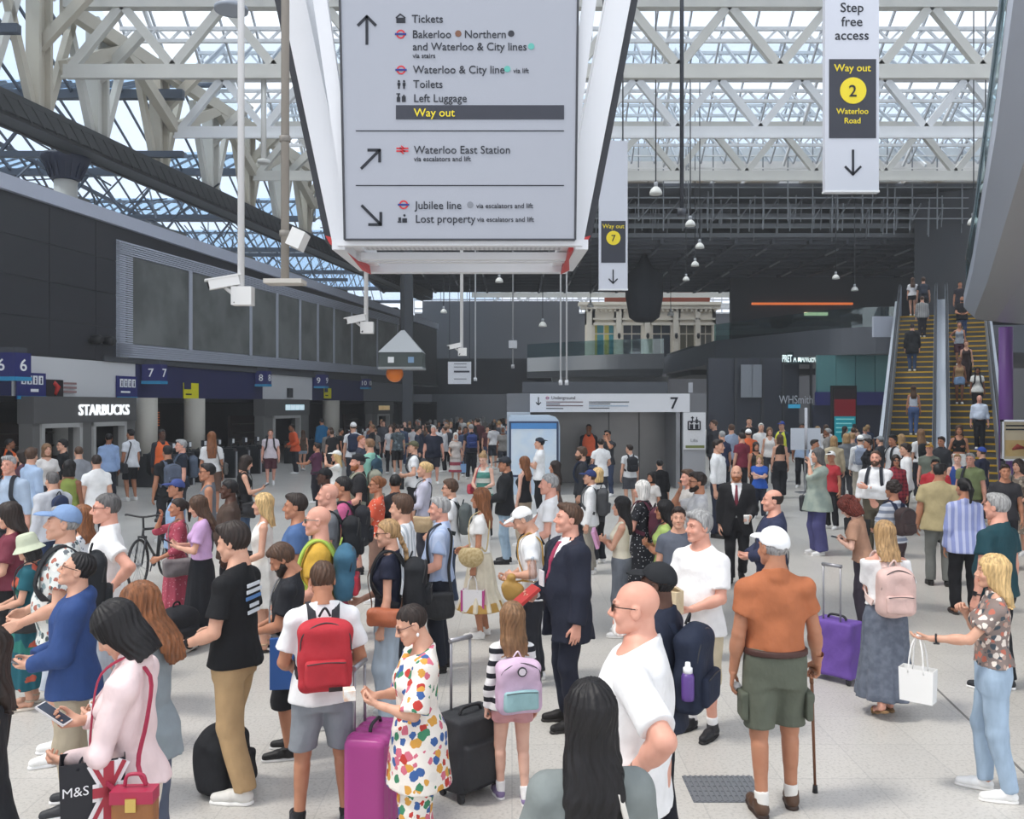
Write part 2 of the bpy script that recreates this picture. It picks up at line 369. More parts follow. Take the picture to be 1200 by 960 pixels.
MB().tube([wl(t[1] + 0.35, t[3] + 0.08, 0.065), wl(t[1] + 0.45, t[3] + 0.3, 0.065), wl(t[1] + 0.3, t[3] + 0.42, 0.065)], [0.05, 0.09, 0.06], 6).build('picture', mat((190, 50, 45), 0.6), t[0])
for k in range(3): wbox(MB(), t[1] + 0.7, t[1] + 1.25, t[3] + 0.14 + k * 0.12, t[3] + 0.2 + k * 0.12, 0.06, 0.07).build('text_line', mat((150, 120, 120), 0.6), t[0])
t = fnotice(135, 159, 441, 468, mat((36, 42, 110), 0.5), 'blue facilities sign with white pictograms at the right end of the white fascia')
pictos(t, 4, t[3] + 0.38, 0.26); wbox(MB(), t[1] + 0.2, t[2] - 0.4, t[3] + 0.2, t[3] + 0.26, 0.06, 0.072).build('text_line', BTEXT, t[0])
wbox(MB(), t[1], t[2], t[3], t[3] + 0.08, 0.06, 0.075).build('light_strip', CYAN, t[0])
for a, b, y0, y1, lb in ((214, 231, 449, 467, 'yellow notice hanging from the blue fascia right of platform 7'), (379, 387, 455, 467, 'small yellow notice under the platform 9 box')):
    t = fnotice(a, b, y0, y1, mat((222, 216, 30), 0.5), lb)
    wbox(MB(), t[1], t[1] + (t[2] - t[1]) * 0.45, (t[3] + t[4]) / 2 + 0.05, t[4], 0.06, 0.075).build('blue_corner', NAVY, t[0])
    wbox(MB(), t[1] + 0.1, t[1] + (t[2] - t[1]) * 0.5, t[3] + 0.12, t[3] + 0.17, 0.06, 0.07).build('text_line', INK, t[0])
text('Clear', wl(Yw(136), 3.99, 0.1), 0.16, mat((170, 172, 176), 0.6), db, WT)
t = fnotice(336, 342, 455, 466, mat((60, 62, 66), 0.5), 'small dark grey notice on the white fascia by platform 8')
# shop fronts in the gate line -------------------------------------------------
def shop(pa, pb, doors, top, fas, label, sign, sp, cap, sm):
    r = empty('shop', wl((Yw(pa) + Yw(pb)) / 2, 0, 0.4), label, 'shop front')
    GM = mat((104, 104, 103), 0.45)
    Ya, Yb = Yw(pa), Yw(pb)
    wbox(MB(), Ya, Yb, fas, top, 0.0, 0.5).build('fascia', mat((88, 88, 88), 0.45), r)
    edges = [pa] + [e for d_ in doors for e in d_] + [pb]
    for a, b in zip(edges[::2], edges[1::2]): wbox(MB(), Yw(a), Yw(b), 0, fas, 0.05, 0.45).build('pier', GM, r)
    for a, b in doors:
        fr = MB(); wbox(fr, Yw(a), Yw(b), fas - 0.12, fas, 0.3, 0.52); wbox(fr, Yw(a), Yw(a) + 0.12, 0, fas, 0.3, 0.52); wbox(fr, Yw(b) - 0.12, Yw(b), 0, fas, 0.3, 0.52)
        fr.build('door_frame', mat((168, 168, 166), 0.4), r)
        wbox(MB(), Yw(a), Yw(b), 0, fas, -1.6, -1.5).build('back_panel', mat((46, 30, 28), 0.7), r)
        sh = MB()
        for k in range(3): wbox(sh, Yw(a) + 0.2, Yw(b) - 0.2, 0.9 + k * 0.38, 0.94 + k * 0.38, -1.5, -1.15)
        wbox(sh, Yw(a) + 0.2, Yw(b) - 0.2, 0, 1.0, -1.2, -0.6); sh.build('counter', mat((60, 44, 36), 0.6), r)
    if sign: text(sign, wl(Yw(sp), (fas + top) / 2 - cap / 2, 0.52), cap, sm, r, WT, name='shop_sign', bold=0.012, depth=0.02)
    else: [wbox(MB(), Yw(sp) + k * .5, Yw(sp) + k * .5 + .42, (fas + top) / 2 - cap / 2, (fas + top) / 2 + cap / 2, .5, .53).build('lit_sign', sm, r) for k in range(4)]
    return r
LIT = mat((245, 248, 250), 0.4, emit=0.9)
shop(20, 143, [(29, 78), (91, 131)], 2.74, 2.0, 'grey coffee shop front with two doorways and white lettering', 'STARBUCKS', 73, 0.31, LIT)
shop(297, 351, [(308, 340)], 2.76, 2.05, 'grey shop front between the gates under the white fascia near platform 8', '', 322, 0.24, mat((200, 225, 235), 0.4, emit=0.7))
shop(427, 452, [(433, 447)], 2.7, 2.0, 'dim shop front under the grey fascia near platform 10', '', 434, 0.26, mat((220, 190, 140), 0.4, emit=0.3))
CLM = mat((178, 174, 164), 0.5)
for px, r_, lb in ((171, 0.36, 'beige round column between the coffee shop and the ticket gates'), (228, 0.36, 'beige round column under the yellow notice right of platform 7'), (388, 0.42, 'beige round column under the platform 9 box')):
    Yc = Yw(px) - 0.4
    c = W(px, HY, Yc); c.z = 0
    rt = empty('column', c, lb, 'column'); MB().lathe(c, [(r_ , 0.12), (r_, 2.74)], 28).build('shaft', CLM, rt); MB().lathe(c, [(r_ + 0.05, 0), (r_ + 0.05, 0.12)], 28).build('base', DGREY, rt)
# blue display hanging in the gate opening
q = empty('information_screen', wl(Yw(190), 1.95, -1.2), 'dark blue hanging screen between the two beige columns', 'screen')
wbox(MB(), Yw(182), Yw(195), 2.0, 2.59, -1.3, -1.2).build('panel', mat((36, 44, 130), 0.4), q); wbox(MB(), Yw(182), Yw(195), 1.9, 2.0, -1.3, -1.2).build('white_strip', BTEXT, q)
q = empty('departure_screen', wl(Yw(207), 1.6, -0.8), 'small black departure screen with orange text by the right beige column', 'screen')
wbox(MB(), Yw(203), Yw(211), 1.65, 2.35, -0.85, -0.75).build('casing', BLACK, q)
for k in range(6): wbox(MB(), Yw(204), Yw(209.5), 1.78 + k * 0.09, 1.81 + k * 0.09, -0.75, -0.74).build('text_line', mat((200, 100, 40), 0.5, emit=0.5), q)
# ticket gates ---------------------------------------------------------------
GB = mat((40, 42, 46), 0.4); GP = mat((196, 199, 204), 0.3, 0.5)
def make_gate(loc, label):
    r = empty('ticket_gate', loc, label, 'ticket gate', 'row of ticket gates along the left wall')
    c = Vector(loc)
    mb = MB(); mb.box(c + ZU * 0.47, (0.11, 0.8, 0.47), WAX); mb.box(c + ZU * 0.97 + WN * 0.25, (0.13, 0.5, 0.05), WAX); mb.build('cabinet', GB, r)
    MB().box(c + WN * 0.82 + ZU * 0.45, (0.03, 0.015, 0.45), WAX).build('edge_strip', GP, r)
    h = MB(); h.tube([c + WN * 0.6 + ZU * 1.0, c + WN * 0.62 + ZU * 1.2], 0.03, 8); h.box(c + WN * 0.64 + ZU * 1.26, (0.09, 0.05, 0.1), WAX); h.build('card_reader', mat((52, 54, 58), 0.4), r)
    MB().box(c + WN * 0.70 + ZU * 1.27, (0.055, 0.012, 0.07), WAX).build('reader_light', mat((225, 228, 232), 0.4), r)
    for s in (-1, 1): MB().prism([c + WT * s * 0.12 + ZU * 0.35, c + WT * s * 0.12 + ZU * 1.1, c + WT * s * 0.36 + ZU * 1.0, c + WT * s * 0.36 + ZU * 0.5], WN * 0.02).build('paddle', glass((0.55, 0.6, 0.62), 0.1), r)
    return r
def copy_tree(o, loc=None, label=None, group=None):
    n = o.copy(); COL.objects.link(n)
    if loc is not None: n.location = loc
    if label: n['label'] = label
    if group: n['group'] = group
    for ch in list(o.children):
        c = ch.copy(); COL.objects.link(c); c.parent = n
        for g in list(ch.children):
            e = g.copy(); COL.objects.link(e); e.parent = c
    return n
g0 = None
gl = {0: 'black ticket gate at the near end of the row by the coffee shop'}
Y = 27.6; i = 0
while Y < 56:
    px = 600 + wl(Y, 0, 1.5).x / Y * F
    if not (300 < px < 349 or 428 < px < 452):
        lb = gl.get(i, 'black ticket gate with pale reader, further along the row by the left wall')
        if g0 is None: g0 = make_gate(wl(Y, 0, 1.5), lb); base = g0.location.copy()
        else: copy_tree(g0, wl(Y, 0, 1.5), lb)
        i += 1
    Y += 0.92
# pale panel wall behind the near gates
struct(wbox(MB(), Yw(150), Yw(203), 0, 1.05, 0.15, 0.3).build('wall_low', mat((60, 62, 66), 0.5)))

# train shed roof and steelwork beyond the left wall -----------------------------
SHG = glass((0.86, 0.92, 0.97), 0.04, name='shed_glass'); SHS = mat((74, 84, 98), 0.6)
rng = random.Random(3)
sg = MB(); ss = MB(); ridge = 5.0
for k in range(8):
    Ya = 10 + k * 10.0
    for s, (ya, za, yb, zb) in enumerate(((Ya, 13.0, Ya + 5, 15.2), (Ya + 5, 15.2, Ya + 10, 13.0))):
        sg.hexa([(-62, ya, za), (-12.6 + 0.18 * max(0, ya - 26), ya, za), (-12.6 + 0.18 * max(0, yb - 26), yb, zb), (-62, yb, zb), (-62, ya, za + .02), (-12.6 + 0.18 * max(0, ya - 26), ya, za + .02), (-12.6 + 0.18 * max(0, yb - 26), yb, zb + .02), (-62, yb, zb + .02)])
        x = -13.0
        while x > -60:
            ss.beam((x, ya, za - 0.06), (x, yb, zb - 0.06), 0.06, 0.1); x -= 0.85
struct(sg.build('ceiling_shed_glass', SHG))
for k in range(9):
    Yq = 10 + k * 10.0
    ss.beam((-62, Yq, 12.9), (-11, Yq, 12.9), 0.25, 0.3); ss.beam((-62, Yq, 10.9), (-11, Yq, 10.9), 0.18, 0.2)
    x = -14
    while x > -60:
        ss.beam((x, Yq, 10.9), (x - 1.6, Yq, 12.9), 0.09); ss.beam((x - 1.6, Yq, 12.9), (x - 3.2, Yq, 10.9), 0.09); x -= 3.2
    ss.beam((-62, Yq + 5, 15.0), (-11, Yq + 5, 15.0), 0.15)
for x in (-20, -26, -32, -38, -46):
    ss.beam((x, 10, 10.8), (x, 90, 10.8), 0.16, 0.2); ss.beam((x, 10, 12.7), (x, 90, 12.7), 0.12, 0.16)
    y = 10
    while y < 88:
        ss.beam((x, y, 10.8), (x, y + 2.5, 12.7), 0.07); ss.beam((x, y + 2.5, 12.7), (x, y + 5, 10.8), 0.07); y += 5
for k in range(300):
    x = rng.uniform(-36, -14); y = rng.uniform(28, 80); a = Vector((x, y, rng.uniform(9, 12)))
    ss.beam(a, a + Vector((rng.uniform(-3, 3), rng.uniform(-4, 4), rng.uniform(-1.5, 3))), 0.05)
struct(ss.build('ceiling_shed_steel', SHS))
# pale pitched canopy behind the coping
cn = MB()
cn.prism([(-20, 30, 9.0), (-15.6, 20, 9.9), (-13.2, 20, 9.6)], (0, 0, 0.1))
for k in range(7):
    a = wl(24 + k * 6, 9.2, -3.2); cn.beam(a, a + WT * 6 + ZU * 0.2, 1.8, 0.12)
struct(cn.build('ceiling_canopy', mat((120, 122, 120), 0.7)))
struct(MB().bb(-62, -61.5, 5, 100, 0, 16).build('wall_shed', DGREY))
# thin haze volume added to lift the dark far areas
hz = bpy.data.materials.new('haze'); hz.use_nodes = True; hz.node_tree.nodes.clear()
_o = hz.node_tree.nodes.new('ShaderNodeOutputMaterial'); _v = hz.node_tree.nodes.new('ShaderNodeVolumeScatter'); _v.inputs['Density'].default_value = 0.0016; _v.inputs['Anisotropy'].default_value = 0.2; _v.inputs['Color'].default_value = (0.95, 0.97, 1, 1)
hz.node_tree.links.new(_v.outputs[0], _o.inputs['Volume'])
tag(MB().bb(-59, 43, -6, 91, 0.02, 17.5).build('haze', hz), 'thin pale haze volume added to lift the dark parts of the station hall', 'haze', kind='structure')

# gutter beam, columns, trusses of the concourse roof -------------------------------
gm = MB()
slab = lambda o, z, w, h: gm.beam(wl(10, z, o), wl(64, z, o), w, h)
slab(-0.2, 10.55, 0.9, 0.16); slab(-0.55, 10.2, 0.1, 0.5); slab(0.2, 10.3, 0.08, 0.4); slab(-0.2, 10.05, 0.7, 0.1)
Y = 12
while Y < 62: gm.beam(wl(Y, 10.05, -0.5), wl(Y + 0.5, 10.5, 0.2), 0.06); gm.beam(wl(Y, 10.5, 0.24), wl(Y + 0.5, 10.05, 0.24), 0.05); Y += 0.5
struct(gm.build('trim_gutter', mat((62, 64, 66), 0.6)))
def lat_col(Yc, z0, z1, w=0.46, off=-0.1):
    m = MB(); c = wl(Yc, 0, off)
    for sx in (-1, 1): m.beam(c + WT * sx * w / 2 + ZU * z0, c + WT * sx * w / 2 + ZU * z1, 0.1, 0.42, WN)
    m.beam(c + ZU * z0, c + ZU * z1, w * 0.9, 0.06, WN)
    return m
for k, px in enumerate((-20, 50, 118, 190, 250, 293, 330, 360)):
    m = lat_col(Yw(px), 10.6, 14.2)
    Yc = Yw(px); c = wl(Yc, 0, -0.1)
    for s in (-1, 1): m.beam(c + ZU * 10.65 + WT * s * 0.3, c + WT * s * 1.35 + ZU * 13.6, 0.2, 0.2)
    m.beam(c + ZU * 12.4, c + WN * 1.6 + ZU * 13.8, 0.2, 0.3)
    struct(m.build('trim_roof_column', CREAM if k % 2 else STEEL))
# big column with a dark fluted capital behind the coping
c = wl(Yw(112), 0, -1.0); 
cc = empty('column', c, 'riveted cream column with a dark blue capital behind the black wall', 'column')
MB().lathe(c, [(0.36, 0), (0.33, 9.4)], 20).build('shaft', STEEL, cc)
cp = MB().lathe(c, [(0.38, 9.3), (0.42, 9.34), (0.48, 9.6), (0.66, 9.85), (0.7, 9.95), (0.7, 10.05)], 20)
for k in range(16):
    a = 2 * math.pi * k / 16; dv = Vector((math.cos(a), math.sin(a), 0)); cp.beam(c + dv * 0.43 + ZU * 9.36, c + dv * 0.6 + ZU * 9.8, 0.05)
cp.build('capital', mat((40, 46, 66), 0.5), cc)
TY = [14.0, 19.6, 25.2, 30.8, 36.6, 42.6, 48.5, 54.5, 60.5, 68.5, 76.0, 84.0]
for k, Yq in enumerate(TY):
    xl = -17.4 + 0.18 * Yq + 0.3; xr = 34.0
    m = MB()
    if 40 < Yq < 66: continue
    for z, h in ((11.88, 0.34), (13.85, 0.4)): m.beam((xl, Yq, z), (xr, Yq, z), 0.30, h)
    m.beam((xl, Yq - 0.2, 11.66), (xr, Yq - 0.2, 11.66), 0.1, 0.08)
    x = xl + 0.2
    while x < xr - 1.4:
        m.beam((x, Yq, 12.0), (x + 1.42, Yq, 13.75), 0.2, 0.24); m.beam((x + 1.42, Yq, 13.75), (x + 2.84, Yq, 12.0), 0.2, 0.24); x += 2.84
    struct(m.build('ceiling_truss', STEEL if k % 2 == 0 else WHITE))
# longitudinal lattice purlins and glazing bars
pm = MB()
def lattice(m, a, b, dz, n, w=0.07):
    a = Vector(a); b = Vector(b); m.beam(a, b, w * 1.6, w * 1.6); m.beam(a + ZU * dz, b + ZU * dz, w * 1.6, w * 1.6)
    for i in range(n):
        p = a.lerp(b, i / n); q = a.lerp(b, (i + 0.5) / n) + ZU * dz; r = a.lerp(b, (i + 1) / n); m.beam(p, q, w); m.beam(q, r, w)
gl_ = MB(); br_ = MB()
for k in range(len(TY) - 1):
    Ya, Yb = TY[k], TY[k + 1]; Ym = (Ya + Yb) / 2; zr = 16.2
    xl = -17.4 + 0.18 * Ya; xr = 36
    for (ya, za, yb, zb) in ((Ya, 14.1, Ym, zr), (Ym, zr, Yb, 14.1)):
        gl_.hexa([(xl, ya, za), (xr, ya, za), (xr, yb, zb), (xl, yb, zb), (xl, ya, za + .02), (xr, ya, za + .02), (xr, yb, zb + .02), (xl, yb, zb + .02)])
        x = xl
        while x < xr: br_.beam((x, ya, za - 0.07), (x, yb, zb - 0.07), 0.05, 0.12); x += 1.1
    lattice(pm, (xl, Ym, zr - 0.9), (xr, Ym, zr - 0.9), 0.45, 60)
    lattice(pm, (xl, Yb - 1.4, 14.45), (xr, Yb - 1.4, 14.45), 0.4, 60)
    x = xl + 1
    while x < xr:
        pm.beam((x, Ya, 13.9), (x, Ym, zr - 0.3), 0.1, 0.14); pm.beam((x, Yb, 13.9), (x, Ym, zr - 0.3), 0.1, 0.14); x += 5.68
struct(gl_.build('ceiling_glass', glass((0.94, 0.965, 0.985), 0.03, name='roof_glass'))); struct(br_.build('ceiling_glazing_bars', mat((170, 174, 180), 0.5))); struct(pm.build('ceiling_purlins', WHITE))
# knee braces running along the left columns
kb = MB()
for k in range(2, 8):
    a = wl(TY[k], 13.7, 0.3); b = wl(TY[k + 1], 13.7, 0.3); kb.beam(a, b, 0.3, 0.42); mid = a.lerp(b, 0.5)
    kb.beam(a - ZU * 1.7, mid - ZU * 0.1, 0.28, 0.35); kb.beam(b - ZU * 1.7, mid - ZU * 0.1, 0.28, 0.35)
struct(kb.build('ceiling_braces', CREAM))

# dark scaffold deck over the far concourse --------------------------------------------
DK = mat((92, 96, 104), 0.75); DK2 = mat((128, 132, 136), 0.6)
DX0, DX1, DY0, DY1 = -9.5, 44.0, 43.2, 66.0
dm = MB(); dm.bb(DX0, DX1, DY0 + 2.6, DY1, 10.95, 11.1)
x = DX0
while x < DX1: dm.bb(x, x + 0.15, DY0 + 2.6, DY1, 10.75, 10.95); x += 1.9
y = DY0 + 3
while y < DY1: dm.bb(DX0, DX1, y, y + 0.1, 10.8, 10.95); y += 1.3
dm.bb(DX0, DX1, DY0, DY1, 13.05, 13.2)
struct(dm.build('ceiling_deck', DK))
fr = MB()
for z in (13.0, 12.5, 12.0, 11.5): fr.beam((DX0, DY0, z), (DX1, DY0, z), 0.05); fr.beam((DX0, DY0 + 1.2, z - 0.2), (DX1, DY0 + 1.2, z - 0.2), 0.05); fr.beam((DX0, DY0 + 2.4, z - 0.35), (DX1, DY0 + 2.4, z - 0.35), 0.12, 0.2)
x = DX0; rr = random.Random(5)
while x < DX1:
    fr.beam((x, DY0, 10.9 + rr.random() * 0.8), (x, DY0, 15.3 + rr.random()), 0.05)
    for j in range(5):
        xx = x + rr.random() * 1.2; yy = DY0 + rr.random() * 2.5; fr.beam((xx, yy, 10.7 + rr.random()), (xx + 0.05, yy, 12.2 + rr.random() * 0.8), 0.045)
    fr.beam((x, DY0, 11.4), (x + 1.2, DY0 + 1.3, 12.9), 0.05); x += 1.2
struct(fr.build('ceiling_scaffold', DK2))
bd = MB(); x = DX0
while x < DX1:
    L_ = rr.uniform(0.5, 1.8)
    if rr.random() < 0.85: bd.bb(x, x + L_, DY0 - 0.35, DY0 + 0.3, 13.2, 13.25 + rr.random() * 0.28)
    x += L_ + rr.random() * 0.3
struct(bd.build('ceiling_boards', mat((190, 176, 158), 0.7, pat=('mottle', 'd8d6d2', 0.9))))
sp = MB()
for z in (13.9, 14.5, 15.0): sp.beam((-2, DY0 - 0.1, z), (DX1, DY0 - 0.1, z), 0.06)
sp.bb(-6, DX1, DY0 + 1.0, DY0 + 1.06, 13.25, 15.2)
struct(sp.build('ceiling_sheeting', mat((214, 212, 208), 0.7, pat=('mottle', 'e8e6e2', 0.8))))
k = 0; SM = mat((150, 154, 160), 0.4)
for row in range(5):
    for col in range(13):
        x = DX0 + 0.075 + 1.9 * (col * 2 + row % 2); y = DY0 + 4 + row * 4.0
        if 600 + x / y * F > 1210 or 600 + x / y * F < 470: continue
        q = MB(); q.bb(x - 0.035, x + 0.035, y, y + 1.9, 10.67, 10.749)
        q.build('strip_light', SM, None, 'thin pale strip light hung under the dark far ceiling', 'strip light', 'strip lights under the dark ceiling')
# back of the concourse -------------------------------------------------------------
struct(MB().bb(-10, 60, 92, 92.5, 0, 11.9).build('wall_back', mat((88, 90, 96), 0.8)))
struct(MB().bb(-9, -8.2, 64, 92, 0, 9.5).build('wall_far', mat((84, 86, 92), 0.8)))
struct(MB().bb(44, 44.5, 20, 92, 0, 14).build('wall_right', mat((88, 90, 96), 0.8)))
sk = MB()
for z in (11.95, 12.4, 13.3): sk.beam((-10, 91.8, z), (60, 91.8, z), 0.15)
x = -10
while x < 60: sk.beam((x, 91.8, 11.9), (x, 91.8, 14.5), 0.08); x += 0.9
struct(sk.build('trim_clerestory', mat((180, 184, 190), 0.5)))
# white Victorian front on the upper level
vb = empty('station_building', (11.5, 76, 6.4), 'ornate white stone building front on the upper level at the back', 'building')
VM = mat((232, 222, 204), 0.6); x0, x1 = 6.2, 17.2
vm = MB(); wins = [(7.0, 8.6), (9.4, 10.9), (11.9, 13.4), (14.2, 15.4), (15.9, 16.9)]
xs = x0
for a, b in wins + [(x1, x1)]:
    vm.bb(xs, a, 75.6, 76.2, 6.3, 10.6); xs = b
vm.bb(x0, x1, 75.6, 76.2, 9.3, 10.6)
for a, b in wins: vm.bb(a - 0.15, b + 0.15, 75.4, 75.7, 9.25, 9.45); vm.bb(a - 0.2, b + 0.2, 75.35, 75.7, 9.7, 9.85)
vm.build('wall', VM, vb)
co = MB(); co.bb(x0 - 0.4, x1 + 0.3, 75.1, 76.2, 10.6, 10.9); co.bb(x0 - 0.6, x1 + 0.3, 74.9, 76.2, 10.9, 11.15)
x = x0
while x < x1: co.bb(x, x + 0.16, 75.2, 75.6, 10.4, 10.6); x += 0.4
co.build('cornice', VM, vb)
for a in (6.5, 9.0, 11.4, 13.8, 15.65): MB().bb(a - 0.22, a + 0.22, 75.35, 75.7, 6.3, 10.4).build('pilaster', VM, vb)
WMt = [mat((70, 150, 160), 0.4, pat=('vstripe', 'd8c850', 2.0)), mat((58, 64, 74), 0.3), mat((52, 60, 72), 0.3), mat((110, 104, 84), 0.4), mat((96, 92, 84), 0.4)]
for (a, b), m in zip(wins, WMt):
    w = MB().bb(a, b, 76.0, 76.1, 6.3, 9.3).build('window', m, vb)
    f = MB(); f.bb((a + b) / 2 - 0.04, (a + b) / 2 + 0.04, 75.95, 76.0, 6.3, 9.3); f.bb(a, b, 75.95, 76.0, 8.5, 8.6); f.build('glazing_bar', VM, w)
MB().bb(8, 17, 77, 77.6, 11.1, 13.5).build('brick_storey', mat((160, 84, 62), 0.8), vb)
for a in (9.0, 11.4, 13.8, 15.65): MB().lathe((a, 75.2, 8.3), [(0.08, -0.2), (0.14, 0), (0.1, 0.25)], 10).build('wall_lamp', BLACK, vb)
MB().bb(-8, 6, 80, 80.5, 6.4, 11.8).build('wall_upper', mat((92, 94, 100), 0.7)); struct(bpy.data.objects['wall_upper'])
# left upper balcony
mz = MB(); mzg = MB(); mzb = MB()
pl = []
for i in range(13):
    a = i / 12.0; px = 618 + a * 160; d = 72 - 6 * math.sin(a * math.pi / 2); pl.append(((px - 600) / F * d, d))
for (xa, ya), (xb, yb) in zip(pl, pl[1:]):
    mz.hexa([(xa, ya, 5.2), (xb, yb, 5.2), (xb, yb + 14, 5.2), (xa, ya + 14, 5.2), (xa, ya, 6.3), (xb, yb, 6.3), (xb, yb + 14, 6.3), (xa, ya + 14, 6.3)])
    mzb.hexa([(xa, ya + .6, 4.7), (xb, yb + .6, 4.7), (xb, yb + 10, 4.7), (xa, ya + 10, 4.7), (xa, ya + .3, 5.2), (xb, yb + .3, 5.2), (xb, yb + 10, 5.2), (xa, ya + 10, 5.2)])
    mzg.hexa([(xa, ya, 6.3), (xb, yb, 6.3), (xb, yb + .03, 6.3), (xa, ya + .03, 6.3), (xa, ya, 7.4), (xb, yb, 7.4), (xb, yb + .03, 7.4), (xa, ya + .03, 7.4)])
struct(mz.build('trim_balcony', mat((205, 208, 212), 0.5))); struct(mzb.build('trim_balcony_soffit', MGREY)); struct(mzg.build('window_balcony', glass((0.62, 0.76, 0.76), 0.1)))
struct(MB().bb(3.2, 12.4, 71, 71.4, 0, 4.8).build('wall_balcony', mat((150, 152, 152), 0.6)))
struct(MB().bb(-8, 3.2, 73, 73.5, 3.4, 6.3).build('wall_bridge', mat((50, 52, 56), 0.7)))
struct(MB().bb(12.4, 21, 62, 72, 4.6, 6.6).build('trim_stair_block', mat((66, 70, 74), 0.7)))
# right upper level with curved dark fascia and glass shop fronts
rp = []
for i in range(17):
    a = i / 16.0; px = 838 + a * 215; d = 52 - 9.5 * math.sin(a * math.pi / 2); rp.append(((px - 600) / F * d, d))
rp += [(25, 41.5), (44, 41)]
rf = MB(); rg = MB(); rs_ = MB()
for (xa, ya), (xb, yb) in zip(rp, rp[1:]):
    rf.hexa([(xa, ya, 4.95), (xb, yb, 4.95), (xb, yb + 18, 4.95), (xa, ya + 18, 4.95), (xa, ya, 6.25), (xb, yb, 6.25), (xb, yb + 18, 6.25), (xa, ya + 18, 6.25)])
    if xb < 18.5: rg.hexa([(xa, ya + .2, 6.25), (xb, yb + .2, 6.25), (xb, yb + .23, 6.25), (xa, ya + .23, 6.25), (xa, ya + .2, 7.2), (xb, yb + .2, 7.2), (xb, yb + .23, 7.2), (xa, ya + .23, 7.2)])
struct(rf.build('trim_mezzanine', mat((92, 96, 104), 0.5))); struct(rg.build('window_mezzanine', glass((0.5, 0.68, 0.66), 0.12)))
struct(MB().bb(14.2, 44, 58, 58.5, 6.25, 10.9).build('wall_mezzanine', mat((76, 78, 84), 0.7)))
q = MB().bb(15.5, 22, 57.8, 57.99, 9.0, 9.12).build('strip_lamp', mat((235, 120, 60), 0.5, emit=0.9), None, 'glowing orange strip lamp over the dark upper level', 'lamp')
q = MB().bb(18.9, 20.4, 57.85, 57.99, 8.3, 8.5).build('menu_light', mat((250, 235, 190), 0.5, emit=1.4), None, 'small lit yellow sign on the dark upper level', 'sign')
# shops under it
sh = MB(); sh.bb(10.2, 14.9, 46.5, 47, 0, 4.95); struct(sh.build('wall_shops', mat((66, 70, 80), 0.4)))
tp = empty('shop_window', (16.7, 44, 2.9), 'teal glass panels above a navy band beside the escalators', 'shop front')
for k in range(4): MB().bb(14.95 + k * 0.95, 14.95 + k * 0.95 + 0.92, 43.9, 44.1, 3.15, 4.95).build('glass_panel', mat((92, 140, 142), 0.25), tp)
MB().bb(14.9, 18.8, 43.8, 44.1, 2.5, 3.15).build('navy_band', mat((38, 42, 110), 0.5), tp)
MB().bb(14.9, 18.8, 44.3, 44.5, 0, 2.5).build('shop_glass', mat((58, 62, 78), 0.2), tp)
for px in (862, 893, 918, 950):
    d = 46.4; x = (px - 600) / F * d; q = MB(); q.bb(x - 0.06, x + 0.06, d - 0.1, d, 0, 4.9); struct(q.build('trim_mullion', DGREY))
for px, w in ((868, 0.6), (881, 0.5)):
    d = 46.3; x = (px - 600) / F * d; struct(MB().bb(x, x + w, d - 0.05, d, 2.9, 4.6).build('window_1', mat((150, 156, 164), 0.3)))
pr = empty('shop_sign', W(936, 428, 46), 'small glowing white cafe sign above the dark shop windows', 'sign')
A = W(921, 427, 46.2); B = W(950, 413, 46.2); MB().bb(A.x, B.x, 46.1, 46.3, A.z, B.z).build('plate', mat((40, 60, 66), 0.4), pr)
text('PRET A MANGER', ((A.x + B.x) / 2, 46.08, A.z + 0.12), 0.36, mat((225, 245, 245), 0.4, emit=1.3), pr, align='CENTER', squeeze=0.45, bold=0.015)
ws = empty('shop_sign', W(930, 474, 46), 'grey shop name lettering on the dark window, lower of the two shop signs', 'sign')
text('WHSmith', W(913, 473, 46.1), 0.42, mat((190, 196, 205), 0.4, emit=0.15), ws, squeeze=0.72)
MB().bb(14.3, 14.9, 46.3, 46.4, 2.35, 2.55).build('lit_panel', mat((60, 160, 200), 0.4, emit=0.5), ws)
# digital totem
td = empty('advertising_totem', W(989, 478, 37), 'tall black digital totem with a dark red and teal screen', 'advertising screen'); td.location.z = 0
A = W(975, 452, 37); B = W(1003, 515, 37)
MB().bb(A.x, B.x, 36.9, 37.2, 0, A.z).build('casing', BLACK, td)
zz = lambda y: CZ + (HY - y) / F * 37
for y0, y1, c in ((456, 468, (34, 26, 30)), (468, 488, (120, 30, 40)), (488, 518, (30, 150, 165))): MB().bb(A.x + 0.06, B.x - 0.06, 36.88, 36.9, zz(y1), zz(y0)).build('screen', mat(c, 0.3, emit=0.25), td)
for k in range(4): MB().bb(A.x + 0.12, B.x - 0.12 - 0.1 * (k % 2), 36.86, 36.88, zz(492 + k * 5), zz(490.5 + k * 5)).build('text_line', mat((150, 220, 220), 0.4, emit=0.2), td)

